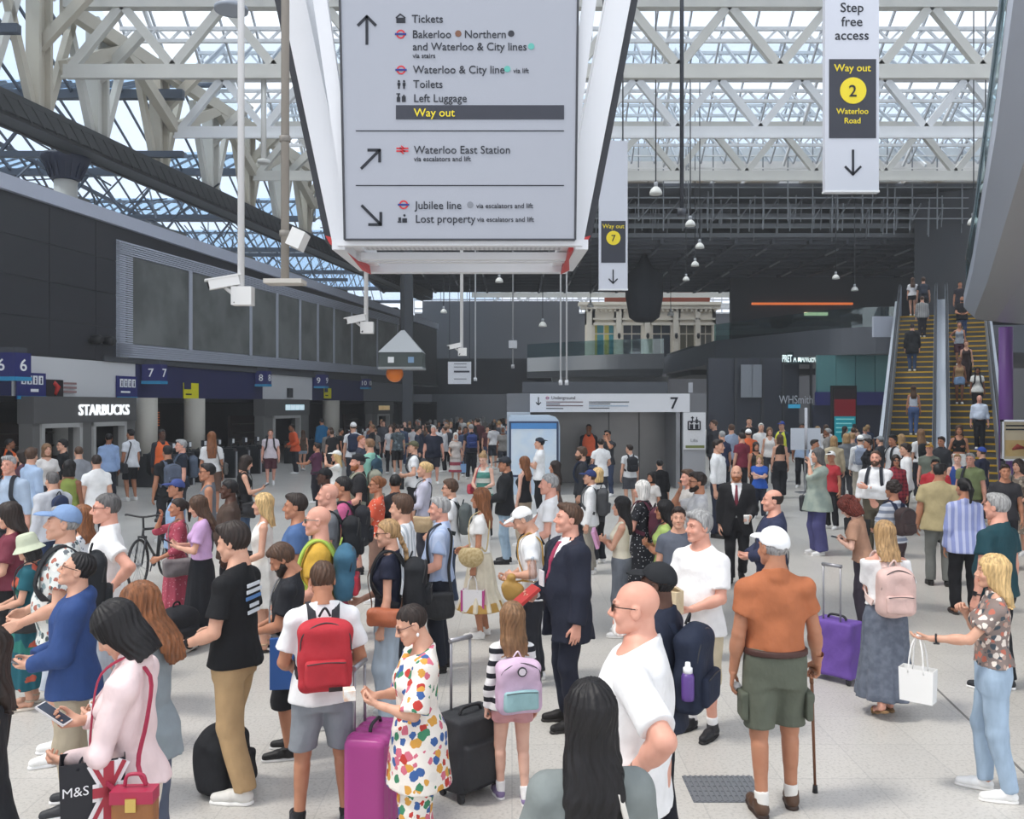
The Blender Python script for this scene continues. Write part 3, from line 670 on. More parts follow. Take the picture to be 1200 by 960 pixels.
# escalators ---------------------------------------------------------------------------
EO = Vector(((1103 - 600) / F * 28, 28, 0)); EH = Vector((0.479, 1, 0)).normalized(); ER = Vector((EH.y, -EH.x, 0)); RISE = 6.3; RUN = 11.1
def ep(s, r, z=None): return EO + EH * s + ER * r + ZU * ((s / RUN * RISE) if z is None else z)
ESL = (EH * RUN + ZU * RISE).normalized()
def escalator(rc, label):
    r = empty('escalator', ep(0, rc), label, 'escalator')
    st = MB(); ed = MB(); n = 30
    for i in range(n):
        s0 = RUN * i / n; s1 = RUN * (i + 1) / n; z1 = RISE * (i + 1) / n
        a, b = rc - 0.66, rc + 0.66
        st.hexa([ep(s0, a, max(0, z1 - 0.9)), ep(s0, b, max(0, z1 - 0.9)), ep(s1 + .02, b, max(0, z1 - 0.9)), ep(s1 + .02, a, max(0, z1 - 0.9)), ep(s0, a, z1), ep(s0, b, z1), ep(s1 + .02, b, z1), ep(s1 + .02, a, z1)])
        ed.hexa([ep(s0 - .015, a, z1 - 0.05), ep(s0 - .015, b, z1 - 0.05), ep(s0 + 0.05, b, z1 - 0.05), ep(s0 + 0.05, a, z1 - 0.05), ep(s0 - .015, a, z1 + 0.006), ep(s0 - .015, b, z1 + 0.006), ep(s0 + 0.05, b, z1 + 0.006), ep(s0 + 0.05, a, z1 + 0.006)])
    st.build('steps', mat((92, 92, 90), 0.5, 0.3), r); ed.build('step_edges', mat((215, 170, 50), 0.5), r)
    for sgn in (-1, 1):
        rr_ = rc + sgn * 0.72
        b = MB(); b.hexa([ep(-1.2, rr_ - .06, 0), ep(-1.2, rr_ + .06, 0), ep(RUN + 1, rr_ + .06, RISE - 0.6), ep(RUN + 1, rr_ - .06, RISE - 0.6), ep(-1.2, rr_ - .06, 0.85), ep(-1.2, rr_ + .06, 0.85), ep(RUN + 1, rr_ + .06, RISE + 1.45), ep(RUN + 1, rr_ - .06, RISE + 1.45)])
        b.build('balustrade', mat((168, 178, 192), 0.3, 0.3), r)
        h = MB(); h.tube([ep(-1.25, rr_, 0.6), ep(-1.3, rr_, 0.8), ep(-1.15, rr_, 0.93), ep(0, rr_, 0.97 + 0.6), ep(RUN, rr_, RISE + 0.97), ep(RUN + 1, rr_, RISE + 1.5)], 0.05, 8); h.build('handrail', mat((40, 42, 46), 0.35), r)
        sk_ = MB(); sk_.hexa([ep(-1.2, rr_ + sgn * .06, 0.45), ep(-1.2, rr_ + sgn * .2, 0.45), ep(RUN + 1, rr_ + sgn * .2, RISE + 0.6), ep(RUN + 1, rr_ + sgn * .06, RISE + 0.6), ep(-1.2, rr_ + sgn * .06, 0.62), ep(-1.2, rr_ + sgn * .2, 0.62), ep(RUN + 1, rr_ + sgn * .2, RISE + 0.8), ep(RUN + 1, rr_ + sgn * .06, RISE + 0.8)])
        sk_.build('deck_board', mat((196, 202, 210), 0.3, 0.4), r)
        tr = MB(); tr.hexa([ep(-1.2, rr_ + sgn * .05, 0), ep(-1.2, rr_ + sgn * .18, 0), ep(RUN + 1, rr_ + sgn * .18, RISE - 1.4), ep(RUN + 1, rr_ + sgn * .05, RISE - 1.4), ep(-1.2, rr_ + sgn * .05, 0.5), ep(-1.2, rr_ + sgn * .18, 0.5), ep(RUN + 1, rr_ + sgn * .18, RISE + 0.7), ep(RUN + 1, rr_ + sgn * .05, RISE + 0.7)])
        tr.build('side_cladding', mat((140, 148, 160), 0.35, 0.3), r)
    return r
escalator(-0.92, 'left escalator with yellow step edges carrying people up')
escalator(0.92, 'right escalator with yellow step edges carrying people down')
struct(MB().box(ep(RUN + 3.0, 0, RISE - 0.3), (1.9, 2.6, 0.3), (ER, EH, ZU)).build('floor_landing', DGREY))
struct(MB().box(ep(RUN + 6.5, 0.2, 9.5), (1.4, 0.2, 3.4), (ER, EH, ZU)).build('wall_landing', mat((60, 62, 66), 0.7)))
A = W(1023, 371, 40); B = W(1048, 395, 40); MB().bb(A.x, B.x, 39.9, 40.1, B.z, A.z).build('wall_panel', mat((190, 196, 210), 0.5)); struct(bpy.data.objects['wall_panel'])
# right curved balcony overhead
be = [(3.0, 5.3), (4.75, 8.8), (9.1, 17.7), (12.2, 24.2), (12.8, 25.2), (14.0, 26.0), (16.0, 26.5), (20, 26.8), (30, 26.8)]
bs = MB(); bg = MB(); bh = MB(); so = MB()
for (xa, ya), (xb, yb) in zip(be, be[1:]):
    dx, dy = xb - xa, yb - ya; L_ = math.hypot(dx, dy); nx, ny = dy / L_, -dx / L_        # inwards to the right
    def P(x, y, z, o): return (x + nx * o, y + ny * o, z)
    for (o0, z0), (o1, z1) in (((0.0, 5.5), (0.0, 5.15)), ((0.0, 5.15), (0.25, 4.9)), ((0.25, 4.9), (0.8, 4.8))):
        b = (bs if z1 > 4.85 else so).add([P(xa, ya, z0, o0), P(xb, yb, z0, o0), P(xb, yb, z1, o1), P(xa, ya, z1, o1)]); (bs if z1 > 4.85 else so).face((b, b + 1, b + 2, b + 3))
    bg.hexa([P(xa, ya, 5.5, .05), P(xb, yb, 5.5, .05), P(xb, yb, 5.5, .07), P(xa, ya, 5.5, .07), P(xa, ya, 6.45, .05), P(xb, yb, 6.45, .05), P(xb, yb, 6.45, .07), P(xa, ya, 6.45, .07)])
    bh.beam(P(xa, ya, 6.48, .06), P(xb, yb, 6.48, .06), 0.06)
poly = [(x, y) for x, y in be] + [(30, 5.3)]
so.prism([Vector((x, y, 4.8)) for x, y in [(3.9, 5.3)] + [(a[0] + 0.7, a[1] - 0.36) for a in be[1:4]] + [(13.5, 24.8), (14.3, 25.3), (16.1, 25.8), (20, 26.0), (30, 26.0), (30, 5.3)]], (0, 0, 0.05))
so.prism([Vector((x, y, 5.45)) for x, y in poly], (0, 0, 0.05))
struct(bs.build('trim_balcony_edge', mat((178, 186, 200), 0.4))); struct(so.build('ceiling_balcony', mat((176, 178, 182), 0.35, 0.4))); struct(bg.build('window_balcony_glass', glass((0.78, 0.86, 0.87), 0.12))); struct(bh.build('trim_handrail', CHROME))
q = empty('column', (14.55, 26.4, 0), 'slim purple column under the curved balcony at the right', 'column'); MB().lathe((14.55, 26.4, 0), [(0.19, 0.1), (0.19, 4.8)], 20).build('shaft', mat((122, 78, 150), 0.4), q); MB().lathe((14.55, 26.4, 0), [(0.26, 0), (0.24, 0.1)], 20).build('base', DGREY, q)
struct(MB().bb(16.8, 44, 27.5, 28, 0, 4.8).build('wall_under_balcony', mat((60, 62, 68), 0.7)))
# framed poster on a stand at the right edge
d = 24.0; A = W(1173, 540, d); B = W(1212, 492, d)
ps = empty('poster_stand', ((A.x + B.x) / 2, d, 0), 'silver framed poster with a bird picture on a stand at the right edge', 'poster')
fr = MB(); 
for a in ((A.x, A.x + 0.05, A.z, B.z), (B.x - 0.05, B.x, A.z, B.z), (A.x, B.x, A.z, A.z + 0.05), (A.x, B.x, B.z - 0.05, B.z)): fr.bb(a[0], a[1], d - 0.06, d + 0.04, a[2], a[3])
fr.build('frame', CHROME, ps); MB().bb(A.x + 0.04, B.x - 0.04, d - 0.02, d + 0.02, A.z + 0.04, B.z - 0.04).build('poster', mat((214, 200, 170), 0.6), ps)
MB().bb(A.x + 0.1, B.x - 0.1, d - 0.03, d - 0.02, A.z + 0.12, A.z + 0.55).build('picture', mat((200, 170, 110), 0.6, pat=('mottle', 'd8b878', 3.0)), ps)
q = MB(); q.tube([(A.x + 0.28, d - 0.035, A.z + 0.3), (A.x + 0.42, d - 0.035, A.z + 0.38), (A.x + 0.6, d - 0.035, A.z + 0.34)], [0.02, 0.08, 0.03], 6); q.build('bird', mat((150, 60, 50), 0.6), ps)
for k in range(2): MB().bb(A.x + 0.12, B.x - 0.2, d - 0.03, d - 0.02, B.z - 0.18 - k * 0.1, B.z - 0.14 - k * 0.1).build('text_line', INK, ps)
q = MB(); q.beam((A.x + 0.03, d, 0), (A.x + 0.03, d, A.z + 0.05), 0.06); q.beam((B.x - 0.03, d, 0), (B.x - 0.03, d, A.z + 0.05), 0.06); q.bb(A.x - 0.05, B.x + 0.05, d - 0.25, d + 0.25, 0, 0.04); q.build('stand', DGREY, ps)
# =================================================================== SIGNS, LAMPS AND KIOSKS
YT = mat((236, 214, 44), 0.5)
def arrow(mb, c, s, ang, w, y):
    """arrow of length s pointing at ang (90 = up) in the picture plane at depth y, centred on c=(x,z)"""
    a = math.radians(ang); u = Vector((math.cos(a), 0, math.sin(a))); C = Vector((c[0], y, c[1]))
    tip = C + u * s / 2; mb.beam(C - u * s / 2, tip - u * w * 0.4, w, 0.006, (0, 1, 0))
    for d_ in (135, -135):
        v = Vector((math.cos(a + math.radians(d_)), 0, math.sin(a + math.radians(d_)))); mb.beam(tip - v * w * 0.3, tip + v * s * 0.46, w, 0.006, (0, 1, 0))
def disc(c, r, y, m, parent, name='dot', th=0.006, n=24):
    q = MB(); q.lathe((c[0], y, c[1]), [(r, -th), (r, th)], n, (0, 1, 0)); return q.build(name, m, parent)
def ring(c, r, w, y, m, parent, name='ring'):
    q = MB(); n = 28
    o = q.add([(c[0] + math.cos(2 * math.pi * k / n) * r, y, c[1] + math.sin(2 * math.pi * k / n) * r) for k in range(n)]); i_ = q.add([(c[0] + math.cos(2 * math.pi * k / n) * (r - w), y, c[1] + math.sin(2 * math.pi * k / n) * (r - w)) for k in range(n)])
    for k in range(n): q.face((o + k, o + (k + 1) % n, i_ + (k + 1) % n, i_ + k))
    return q.build(name, m, parent)
def roundel(px, py, d, parent, r=0.062):
    c = W(px, py, d); ring((c.x, c.z), r, r * 0.34, d, RED, parent, 'roundel_ring'); MB().bb(c.x - r * 1.25, c.x + r * 1.25, d - 0.006, d, c.z - r * 0.2, c.z + r * 0.2).build('roundel_bar', mat((40, 50, 130), 0.5), parent)
# big hanging wayfinding pod ------------------------------------------------
D = 9.0; k_ = D / F
pod = empty('hanging_wayfinding_sign', W(540, 300, 10), 'huge grey wayfinding sign in a white frame hanging overhead at the top centre', 'sign')
A = W(404, 281, D); B = W(674, 281, D); T0 = W(397, -60, D); T1 = W(678, -60, D)
MB().prism([A, B, T1, T0], (0, 0.05, 0)).build('board', mat((164, 168, 178), 0.3), pod)
eb = MB()
for a, b in ((A, B), (B, T1), (T0, A)): eb.beam(a, b, 0.022, 0.02)
eb.build('board_edge', mat((60, 62, 68), 0.5), pod)
y = D - 0.005
def tl(s, px, py, cap_px, m=INK, bold=0.0, sq=0.955): text(s, W(px, py, D - 0.004), cap_px * k_, m, pod, squeeze=sq, bold=bold)
tl('Tickets', 482.5, 26.5, 9.2); tl('Bakerloo', 483, 44.5, 9.2); tl('Northern', 544, 44.5, 9.2); tl('and Waterloo & City lines', 483.5, 59, 9.2)
tl('via stairs', 483.5, 68, 5.6, bold=0.0); tl('Waterloo & City line', 484, 86, 9.2); tl('via lift', 601.5, 85.5, 5.6, bold=0.0)
tl('Toilets', 484, 103, 9.2); tl('Left Luggage', 484.5, 119.5, 9.2)
bar = [W(464, 140, D), W(661, 123.5, D)]; MB().bb(bar[0].x, bar[1].x, D - 0.006, D, bar[0].z, bar[1].z).build('black_band', CHAR, pod)
text('Way out', W(485, 136.5, D - 0.008), 9.4 * k_, YT, pod, bold=0.004)
tl('Waterloo East Station', 485, 180, 9.2); tl('via escalators and lift', 485, 189, 5.8, bold=0.0)
tl('Jubilee line', 486.5, 245, 9.2); tl('via escalators and lift', 558, 244, 5.8, bold=0.0); tl('Lost property', 486.5, 261, 9.2); tl('via escalators and lift', 559, 260, 5.8, bold=0.0)
for px, py, c in ((537, 39.5, (120, 82, 62)), (599, 39.5, (44, 46, 54)), (622.5, 54.5, (96, 176, 166)), (594.5, 81, (96, 176, 166)), (551, 240, (128, 132, 140))): q = W(px, py, D); disc((q.x, q.z), 3.7 * k_, D, mat(c, 0.5), pod, 'line_colour_dot')
for py in (153.5, 217.5): a, b = W(417, py, D), W(661, py, D); MB().bb(a.x, b.x, D - 0.004, D, a.z - 0.005, a.z + 0.005).build('rule_line', INK, pod)
for px, py, an, s in ((430, 36, 90, 33), (434, 187, 45, 31), (435, 252, -45, 32)): q = W(px, py, D); ar = MB(); arrow(ar, (q.x, q.z), s * k_, an, 3.2 * k_, D - 0.004); ar.build('arrow', INK, pod)
for px, py in ((469.5, 40), (470, 82), (473, 240)): roundel(px, py, D - 0.004, pod, 5.3 * k_)
ic = MB()                                                  # small pictograms
def ib(px0, px1, py0, py1): a, b = W(px0, py1, D), W(px1, py0, D); ic.bb(a.x, b.x, D - 0.006, D, a.z, b.z)
ib(464.5, 475, 21, 27); ic.beam(W(464, 21, D - .004), W(469, 16.5, D - .004), 0.012, 0.006, (0, 1, 0)); ic.beam(W(469, 16.5, D - .004), W(475, 21, D - .004), 0.012, 0.006, (0, 1, 0))
for px in (467.5, 473.5): ib(px - 1.7, px + 1.7, 97, 100.5); ib(px - 1, px + 1, 100, 104); q = W(px, 95.3, D); ic.lathe((q.x, D, q.z), [(0.011, -.006), (0.011, 0)], 10, (0, 1, 0))
ib(465, 469, 114, 119.5); ib(471, 475.5, 113, 119.5); ib(466, 468, 111, 114); ib(464.5, 469, 109.5, 110.6); ib(472.3, 474.3, 111.3, 113)
ib(471.5, 477, 256, 261); ib(467, 470, 255, 259); ib(466, 470.5, 259.5, 261); q = W(474, 252.5, D); ic.lathe((q.x, D, q.z), [(0.012, -.006), (0.012, 0)], 10, (0, 1, 0))
ic.build('pictograms', INK, pod)
rr_ = MB()
for dy, sx in ((-1.6, 1), (1.6, -1)):
    a, b = W(464.5, 175.5 + dy, D - .004), W(478.5, 175.5 + dy, D - .004); rr_.beam(a, b, 0.014, 0.006, (0, 1, 0))
rr_.beam(W(468.5, 173.2, D - .004), W(474.5, 177.6, D - .004), 0.014, 0.006, (0, 1, 0)); rr_.beam(W(470, 170.8, D - .004), W(473.5, 173.9, D - .004), 0.012, 0.006, (0, 1, 0)); rr_.beam(W(469.5, 177.2, D - .004), W(473, 180.3, D - .004), 0.012, 0.006, (0, 1, 0))
rr_.build('rail_symbol', RED, pod)
# frame: front sill, bottom frame going back, rear sill, side boards leaning out
FRW = mat((228, 230, 234), 0.45); PB = MB(); zb = A.z
nb0, nb1 = W(396, 282, 9.08), W(682, 282, 9.08); fb0, fb1 = W(428, 318, 11.0), W(665, 318, 11.0)
zf = fb0.z
PB.beam((nb0.x, 9.1, zb - .02), (nb1.x, 9.1, zb - .02), 0.1, 0.06)
PB.beam((fb0.x, 11.0, zf + .05), (fb1.x, 11.0, zf + .05), 0.16, 0.14); PB.beam((nb0.x, 9.1, zb - .03), (fb0.x, 11, zf + .05), 0.13, 0.1); PB.beam((nb1.x, 9.1, zb - .03), (fb1.x, 11, zf + .05), 0.13, 0.1)
PB.beam((nb0.x + 0.1, 9.9, zb - .02), (nb1.x - 0.1, 9.9, zb - .02), 0.1, 0.08); PB.beam((nb0.x + 0.1, 10.2, zb), (nb1.x - 0.1, 10.2, zb), 0.1, 0.08)
PB.build('bottom_frame', FRW, pod)
MB().box((-0.53, 9.45, zb + 0.03), (1.05, 0.28, 0.01)).build('grille', mat((196, 198, 202), 0.4, pat=('vstripe', 'a8aab0', 40)), pod)
for sgn, tip, top, name in ((-1, (396, 297), (338, 22), 'left'), (1, (686, 297), (741, 15), 'right')):
    d0 = 10.0; b = W(tip[0], tip[1], d0); t = W(top[0], top[1], d0); up = (t - b).normalized(); t = t + up * 0.5; inn = Vector((-sgn, 0, 0))
    for nm, y0, y1, o0, o1, m in (('side_board', 9.35, 10.9, 0.0, 0.075, mat((50, 52, 58), 0.5)), ('side_channel', 9.30, 10.95, 0.075, 0.33, FRW)):
        q = MB(); p = []
        for base in (b, t):
            for (yy, oo) in ((y0, o0), (y0, o1), (y1, o1), (y1, o0)): v = base + inn * oo; p.append(Vector((v.x, yy, v.z)))
        q.hexa(p); q.build(nm, m, pod)
    q = MB(); p = []
    b2 = W(tip[0] + 22 * -sgn, 306, d0)
    for (yy) in (9.32, 10.9): p += [Vector((b.x, yy, b.z + 0.07)), Vector((b.x + inn.x * 0.05, yy, b.z - 0.02)), Vector((b2.x + inn.x * .02, yy, b2.z - 0.02)), Vector((b2.x, yy, b2.z + 0.1))]
    q.hexa(p); q.build('red_end', mat((200, 62, 62), 0.5), pod)
    q = MB(); q.beam(Vector((b.x + inn.x * 0.36, 9.12, zb)), Vector((t.x + inn.x * 0.55, 9.12, t.z)), 0.14, 0.1); q.build('frame_post', FRW, pod)
hg = MB()
for x in (-1.6, 0.5): hg.beam((x, 9.4, 6.4), (x, 9.4, 12.0), 0.06); hg.beam((x, 10.6, 6.4), (x, 10.6, 12.0), 0.06)
hg.beam((-2.0, 9.4, 6.9), (0.95, 9.4, 6.9), 0.12); hg.beam((-2.0, 10.6, 6.9), (0.95, 10.6, 6.9), 0.12)
hg.build('hanger', FRW, pod)
# narrow hanging signs ------------------------------------------------------
def roofz(d):
    i = max([k for k in range(len(TY) - 1) if TY[k] <= d] + [0]); return 10.96 if d > 45.9 else 13.06 if d > 43.2 else 14.1 + 2.1 * max(0, 1 - abs(2 * (d - TY[i]) / (TY[i + 1] - TY[i]) - 1))
def hang_sign(pxa, pxb, ybot, ytop, d, label):
    a = W(pxa, ybot, d); b = W(pxb, ytop, d)
    r = empty('hanging_sign', ((a.x + b.x) / 2, d, a.z), label, 'sign')
    MB().bb(a.x, b.x, d, d + 0.12, a.z, b.z).build('panel', mat((204, 208, 218), 0.4), r)
    MB().bb(a.x - 0.01, b.x + 0.01, d - 0.005, d + 0.125, a.z - 0.03, a.z).build('bottom_edge', FRW, r)
    q = MB()
    for x in (a.x + 0.1, b.x - 0.1): q.beam((x, d + 0.06, b.z), (x, d + 0.06, roofz(d + .06)), 0.03)
    q.build('hanger_rods', DGREY, r)
    return r
d = 14.0; hs = hang_sign(967, 1030, 223, -40, d, 'tall hanging step free access sign with a yellow number 2 at the upper right'); kk = d / F
for s, py in (('Step', 14), ('free', 30.5), ('access', 46.5)): text(s, W(998.5, py, d - .004), 11 * kk, INK, hs, align='CENTER', bold=0.005)
a, b = W(971.5, 162, d), W(1026.5, 69.5, d); MB().bb(a.x, b.x, d - 0.008, d, a.z, b.z).build('black_panel', CHAR, hs)
text('Way out', W(999, 83.5, d - .012), 8.4 * kk, YT, hs, align='CENTER', bold=0.008)
q = W(999.5, 106.5, d); disc((q.x, q.z), 15.5 * kk, d - 0.012, YT, hs, 'yellow_disc', 0.004); text('2', W(999.5, 113, d - .022), 13.5 * kk, INK, hs, align='CENTER', bold=0.008)
text('Waterloo', W(999, 133.5, d - .012), 6.6 * kk, YT, hs, align='CENTER', bold=0.008); text('Road', W(999, 144.5, d - .012), 6.6 * kk, YT, hs, align='CENTER', bold=0.008)
q = W(999.5, 190, d); m_ = MB(); arrow(m_, (q.x, q.z), 29 * kk, -90, 2.6 * kk, d - 0.006); m_.build('arrow', INK, hs)
d = 20.0; hs = hang_sign(702, 735.5, 338.5, 165, d, 'hanging way out sign with a yellow number 7 behind the big sign'); kk = d / F
a, b = W(704.5, 308, d), W(733, 259, d); MB().bb(a.x, b.x, d - 0.008, d, a.z, b.z).build('black_panel', CHAR, hs)
text('Way out', W(718.8, 267.5, d - .012), 5 * kk, YT, hs, align='CENTER', bold=0.006)
q = W(718.8, 279, d); disc((q.x, q.z), 8.3 * kk, d - 0.012, YT, hs, 'yellow_disc', 0.004); text('7', W(718.8, 282.8, d - .022), 7.5 * kk, INK, hs, align='CENTER', bold=0.006)
q = W(718.5, 324, d); m_ = MB(); arrow(m_, (q.x, q.z), 16 * kk, -90, 1.5 * kk, d - 0.006); m_.build('arrow', INK, hs)
# small distant hanging board
d = 30.0; a, b = W(525, 450, d), W(552, 424, d); r = empty('hanging_sign', ((a.x + b.x) / 2, d, a.z), 'small white hanging direction board in the middle distance under a camera', 'sign')
MB().bb(a.x, b.x, d, d + 0.1, a.z, b.z).build('panel', mat((205, 208, 214), 0.4), r); MB().bb(a.x + 0.2, b.x - 0.05, d - 0.01, d, b.z - 0.36, b.z - 0.3).build('black_band', CHAR, r)
for z in (0.15, 0.55, 0.66): MB().bb(a.x + 0.2, b.x - 0.15, d - 0.01, d, a.z + z, a.z + z + 0.03).build('text_line', MGREY, r)
q = MB(); 
for x in (a.x + 0.05, b.x - 0.05): q.beam((x, d + .05, b.z), (x, d + .05, roofz(d + .05)), 0.025)
q.build('hanger_rods', DGREY, r)
# poles, cameras -------------------------------------------------------------
def cctv(px, ytop, ybot, d, label, side=-1, s=1.0, thick=0.06, ncam=1):
    a = W(px, ybot, d); r = empty('security_camera', a, label, 'security camera')
    q = MB(); q.tube([(a.x, d, a.z + 0.2 * s), (a.x, d, roofz(d))], thick / 2, 10); q.build('pole', mat((222, 223, 224), 0.4), r)
    MB().box((a.x + 0.02 * s, d, a.z + 0.1 * s), (0.11 * s, 0.07 * s, 0.1 * s)).build('junction_box', mat((214, 214, 212), 0.5), r)
    m = MB(); c = Vector((a.x + side * 0.17 * s, d - 0.05, a.z + 0.24 * s)); dv = Vector((side * 0.9, -0.35, -0.22)).normalized(); rt = dv.cross(Vector((0, 0, 1))).normalized(); up = rt.cross(dv)
    m.box(c, (0.055 * s, 0.16 * s, 0.05 * s), (rt, dv, up)); m.box(c + up * 0.058 * s - dv * 0.0, (0.065 * s, 0.19 * s, 0.008 * s), (rt, dv, up)); m.build('housing', mat((226, 226, 224), 0.4), r)
    m = MB(); m.lathe(c + dv * 0.16 * s, [(0.036 * s, 0), (0.036 * s, 0.012 * s)], 12, dv); m.build('lens', BLACK, r)
    m = MB(); m.tube([c - up * 0.05 * s, c - up * 0.1 * s + Vector((0.05 * s, 0, 0)), Vector((a.x - 0.05 * s, d, a.z + 0.1 * s))], 0.022 * s, 8); m.build('arm', mat((200, 200, 198), 0.4), r)
    m = MB(); m.tube([c - dv * 0.15 * s, c - dv * 0.2 * s - up * 0.12 * s, Vector((a.x - 0.06 * s, d - .06, a.z + 0.02 * s))], 0.011 * s, 6); m.build('cable', BLACK, r)
    return r
cctv(282.5, -40, 358, 9.0, 'white security camera on a long pole in front of the departure board', thick=0.07, s=0.92)
cctv(429, 316, 391, 12.5, 'white security camera hanging below the big sign, in front of the board end', s=0.8)
cctv(541, 316, 417, 16.2, 'white security camera hanging below the centre of the big sign', s=0.7)
a = W(334, 330, 9.0); r = empty('pole_bracket', a, 'weathered grey pole with a flat plate and loudspeaker left of the big sign', 'pole')
q = MB(); q.tube([(a.x, 9, a.z), (a.x + 0.01, 9, 14.2)], 0.042, 12); q.build('pole', mat((150, 144, 136), 0.6), r); MB().box((a.x - 0.01, 9.05, a.z), (0.19, 0.12, 0.022)).build('plate', mat((190, 186, 178), 0.6), r)
for z in (0.45, 1.4): MB().lathe((a.x, 9, a.z + z), [(0.055, 0), (0.055, 0.06)], 12).build('clamp', mat((130, 126, 120), 0.6), r)
q = MB(); q.box((a.x + 0.13, 9.0, a.z + 0.42), (0.07, 0.12, 0.09), (Vector((0.9, 0, -0.4)).normalized(), Vector((0, 1, 0)), Vector((0.4, 0, 0.9)).normalized())); q.build('loudspeaker', mat((222, 222, 220), 0.5), r)
def rod(px, y0, y1, d, w, m, label, extra=None):
    a = W(px, y1, d); b = W(px, y0, d); b.z = roofz(d) if y0 != 93 else b.z; r = empty('hanging_rod', a, label, 'rod'); q = MB(); q.tube([a, b], w / 2, 8); q.build('rod', m, r)
    MB().lathe(a, [(w * 1.1, -0.04), (w * 1.1, 0.06)], 10).build('end_fitting', m, r)
    if extra: MB().box(a + Vector((0, 0, extra[0])), (extra[1], extra[1], extra[2])).build('fitting_box', LGREY, r)
rod(799, -40, 250, 12, 0.055, mat((66, 70, 78), 0.5), 'long dark rod hanging left of the step free access sign')
rod(657, 318, 449, 18, 0.035, mat((200, 202, 206), 0.5), 'left of two thin white rods above the kiosk sign')
rod(664, 318, 449, 18, 0.035, mat((200, 202, 206), 0.5), 'right of two thin white rods above the kiosk sign')
rod(601, 318, 430, 24, 0.04, mat((150, 152, 156), 0.5), 'thin grey rod with a small box left of the two white rods', (0.6, 0.11, 0.1))
rod(309, 93, 190, 25.2, 0.16, mat((206, 206, 202), 0.5), 'short white rod above the departure board beside the weathered pole')
rod(557, 330, 445, 28, 0.05, mat((190, 192, 196), 0.5), 'white rod right of the small hanging direction board')
# disc speaker at the top left
q = MB(); c = W(271, 13, 12); q.lathe(c, [(0.18, 0.02), (0.22, 0.0), (0.22, 0.05), (0.1, 0.12)], 24); q.tube([c + ZU * .1, Vector((c.x, c.y, 14.2))], 0.015, 6)
q.build('disc_loudspeaker', mat((150, 158, 170), 0.5), None, 'flat grey disc loudspeaker hanging at the top left above the white camera pole', 'loudspeaker')
# bell pendants -----------------------------------------------------------
def pendant(px, py, d, r_, label, group=None, m=None):
    c = W(px, py, d); r = empty('pendant_lamp', c, label, 'lamp', group)
    MB().lathe(c, [(r_, 0), (r_ * 0.98, r_ * 0.35), (r_ * 0.8, r_ * 0.8), (r_ * 0.42, r_ * 1.15), (r_ * 0.36, r_ * 1.2)], 20).build('shade', m or mat((236, 236, 230), 0.35), r)
    MB().lathe(c, [(r_ * 0.3, r_ * 1.2), (r_ * 0.34, r_ * 1.9), (r_ * 0.2, r_ * 2.0)], 12).build('housing', LGREY, r)
    q = MB(); q.tube([c + ZU * r_ * 2, Vector((c.x, d, roofz(d)))], 0.02, 6); q.build('rod', DGREY, r)
for px, py, d, r_, lb in ((768.5, 228, 27, 0.19, 'white bell lamp hanging right of the way out 7 sign'), (809, 265, 30, 0.17, 'white bell lamp close above the camera rod end'), (820, 291, 34, 0.17, 'cream bell lamp, second down the curved row'), (814.5, 312, 38, 0.17, 'cream bell lamp, third down the curved row'), (804, 329, 42, 0.16, 'cream bell lamp, lowest of the curved row left of the dark ceiling strips'), (979.5, 327, 42, 0.17, 'white bell lamp above the orange strip lamp'), (1001.5, 341, 44, 0.17, 'white bell lamp nearest the top of the escalators'), (1155, 224, 26, 0.19, 'white bell lamp at the upper right beside the glass balustrade'), (1141, 263, 28, 0.18, 'white bell lamp over the curved balcony, below another bell lamp'), (585, 331, 34, 0.15, 'white bell lamp just under the big sign frame'), (636, 383, 44, 0.2, 'small bell lamp left of the white stone front'), (520, 367, 40, 0.15, 'small bell lamp left of the small hanging board rod'), (692, 360, 52, 0.2, 'small bell lamp in front of the brick storey'), (786, 370, 52, 0.2, 'small bell lamp in front of the white stone front, right side')):
    pendant(px, py, d, r_, lb)
# lantern with a pyramid roof and an orange ball ------------------------------
d = 25.0; c = W(471.5, 432, d); r = empty('hanging_lantern', c, 'grey pyramid-roofed hanging sign box with an orange ball below', 'sign')
hw = 25 * d / F; z0 = c.z; z1 = CZ + (HY - 414) / F * d; z2 = CZ + (HY - 385) / F * d
MB().bb(c.x - hw, c.x + hw, d - hw * .8, d + hw * .8, z0, z1).build('box', mat((70, 78, 76), 0.5), r)
q = MB(); b = q.add([(c.x - hw * 1.02, d - hw * .85, z1), (c.x + hw * 1.02, d - hw * .85, z1), (c.x + hw * 1.02, d + hw * .85, z1), (c.x - hw * 1.02, d + hw * .85, z1), (c.x + 0.02, d, z2)])
for f in ((0, 1, 4), (1, 2, 4), (2, 3, 4), (3, 0, 4), (3, 2, 1, 0)): q.face(b + i for i in f)
q.build('pyramid_roof', mat((160, 164, 168), 0.5), r)
for dx, cl in ((-14, (226, 228, 228)), (9, (120, 150, 180))): 
    x = c.x + dx * d / F; MB().bb(x, x + 0.16, d - hw * .8 - .02, d - hw * .8, z0 + 0.14, z0 + 0.3).build('small_sign', mat(cl, 0.5), r)
MB().bb(c.x - hw * 1.03, c.x + hw * 1.03, d - hw * .85, d + hw * .85, z0 - 0.03, z0 + 0.03).build('rim', mat((150, 154, 156), 0.5), r)
bl = W(462.5, 438, d); q = MB(); q.lathe((bl.x, d, bl.z), [(0.24 * math.sin(math.pi * k / 12) + 1e-3, -0.24 * math.cos(math.pi * k / 12)) for k in range(13)], 24); q.build('orange_ball', mat((225, 120, 40), 0.4), r)
q = MB(); q.tube([(c.x, d, z2 - .05), (c.x, d, roofz(d))], 0.06, 8); q.build('rod', DGREY, r)
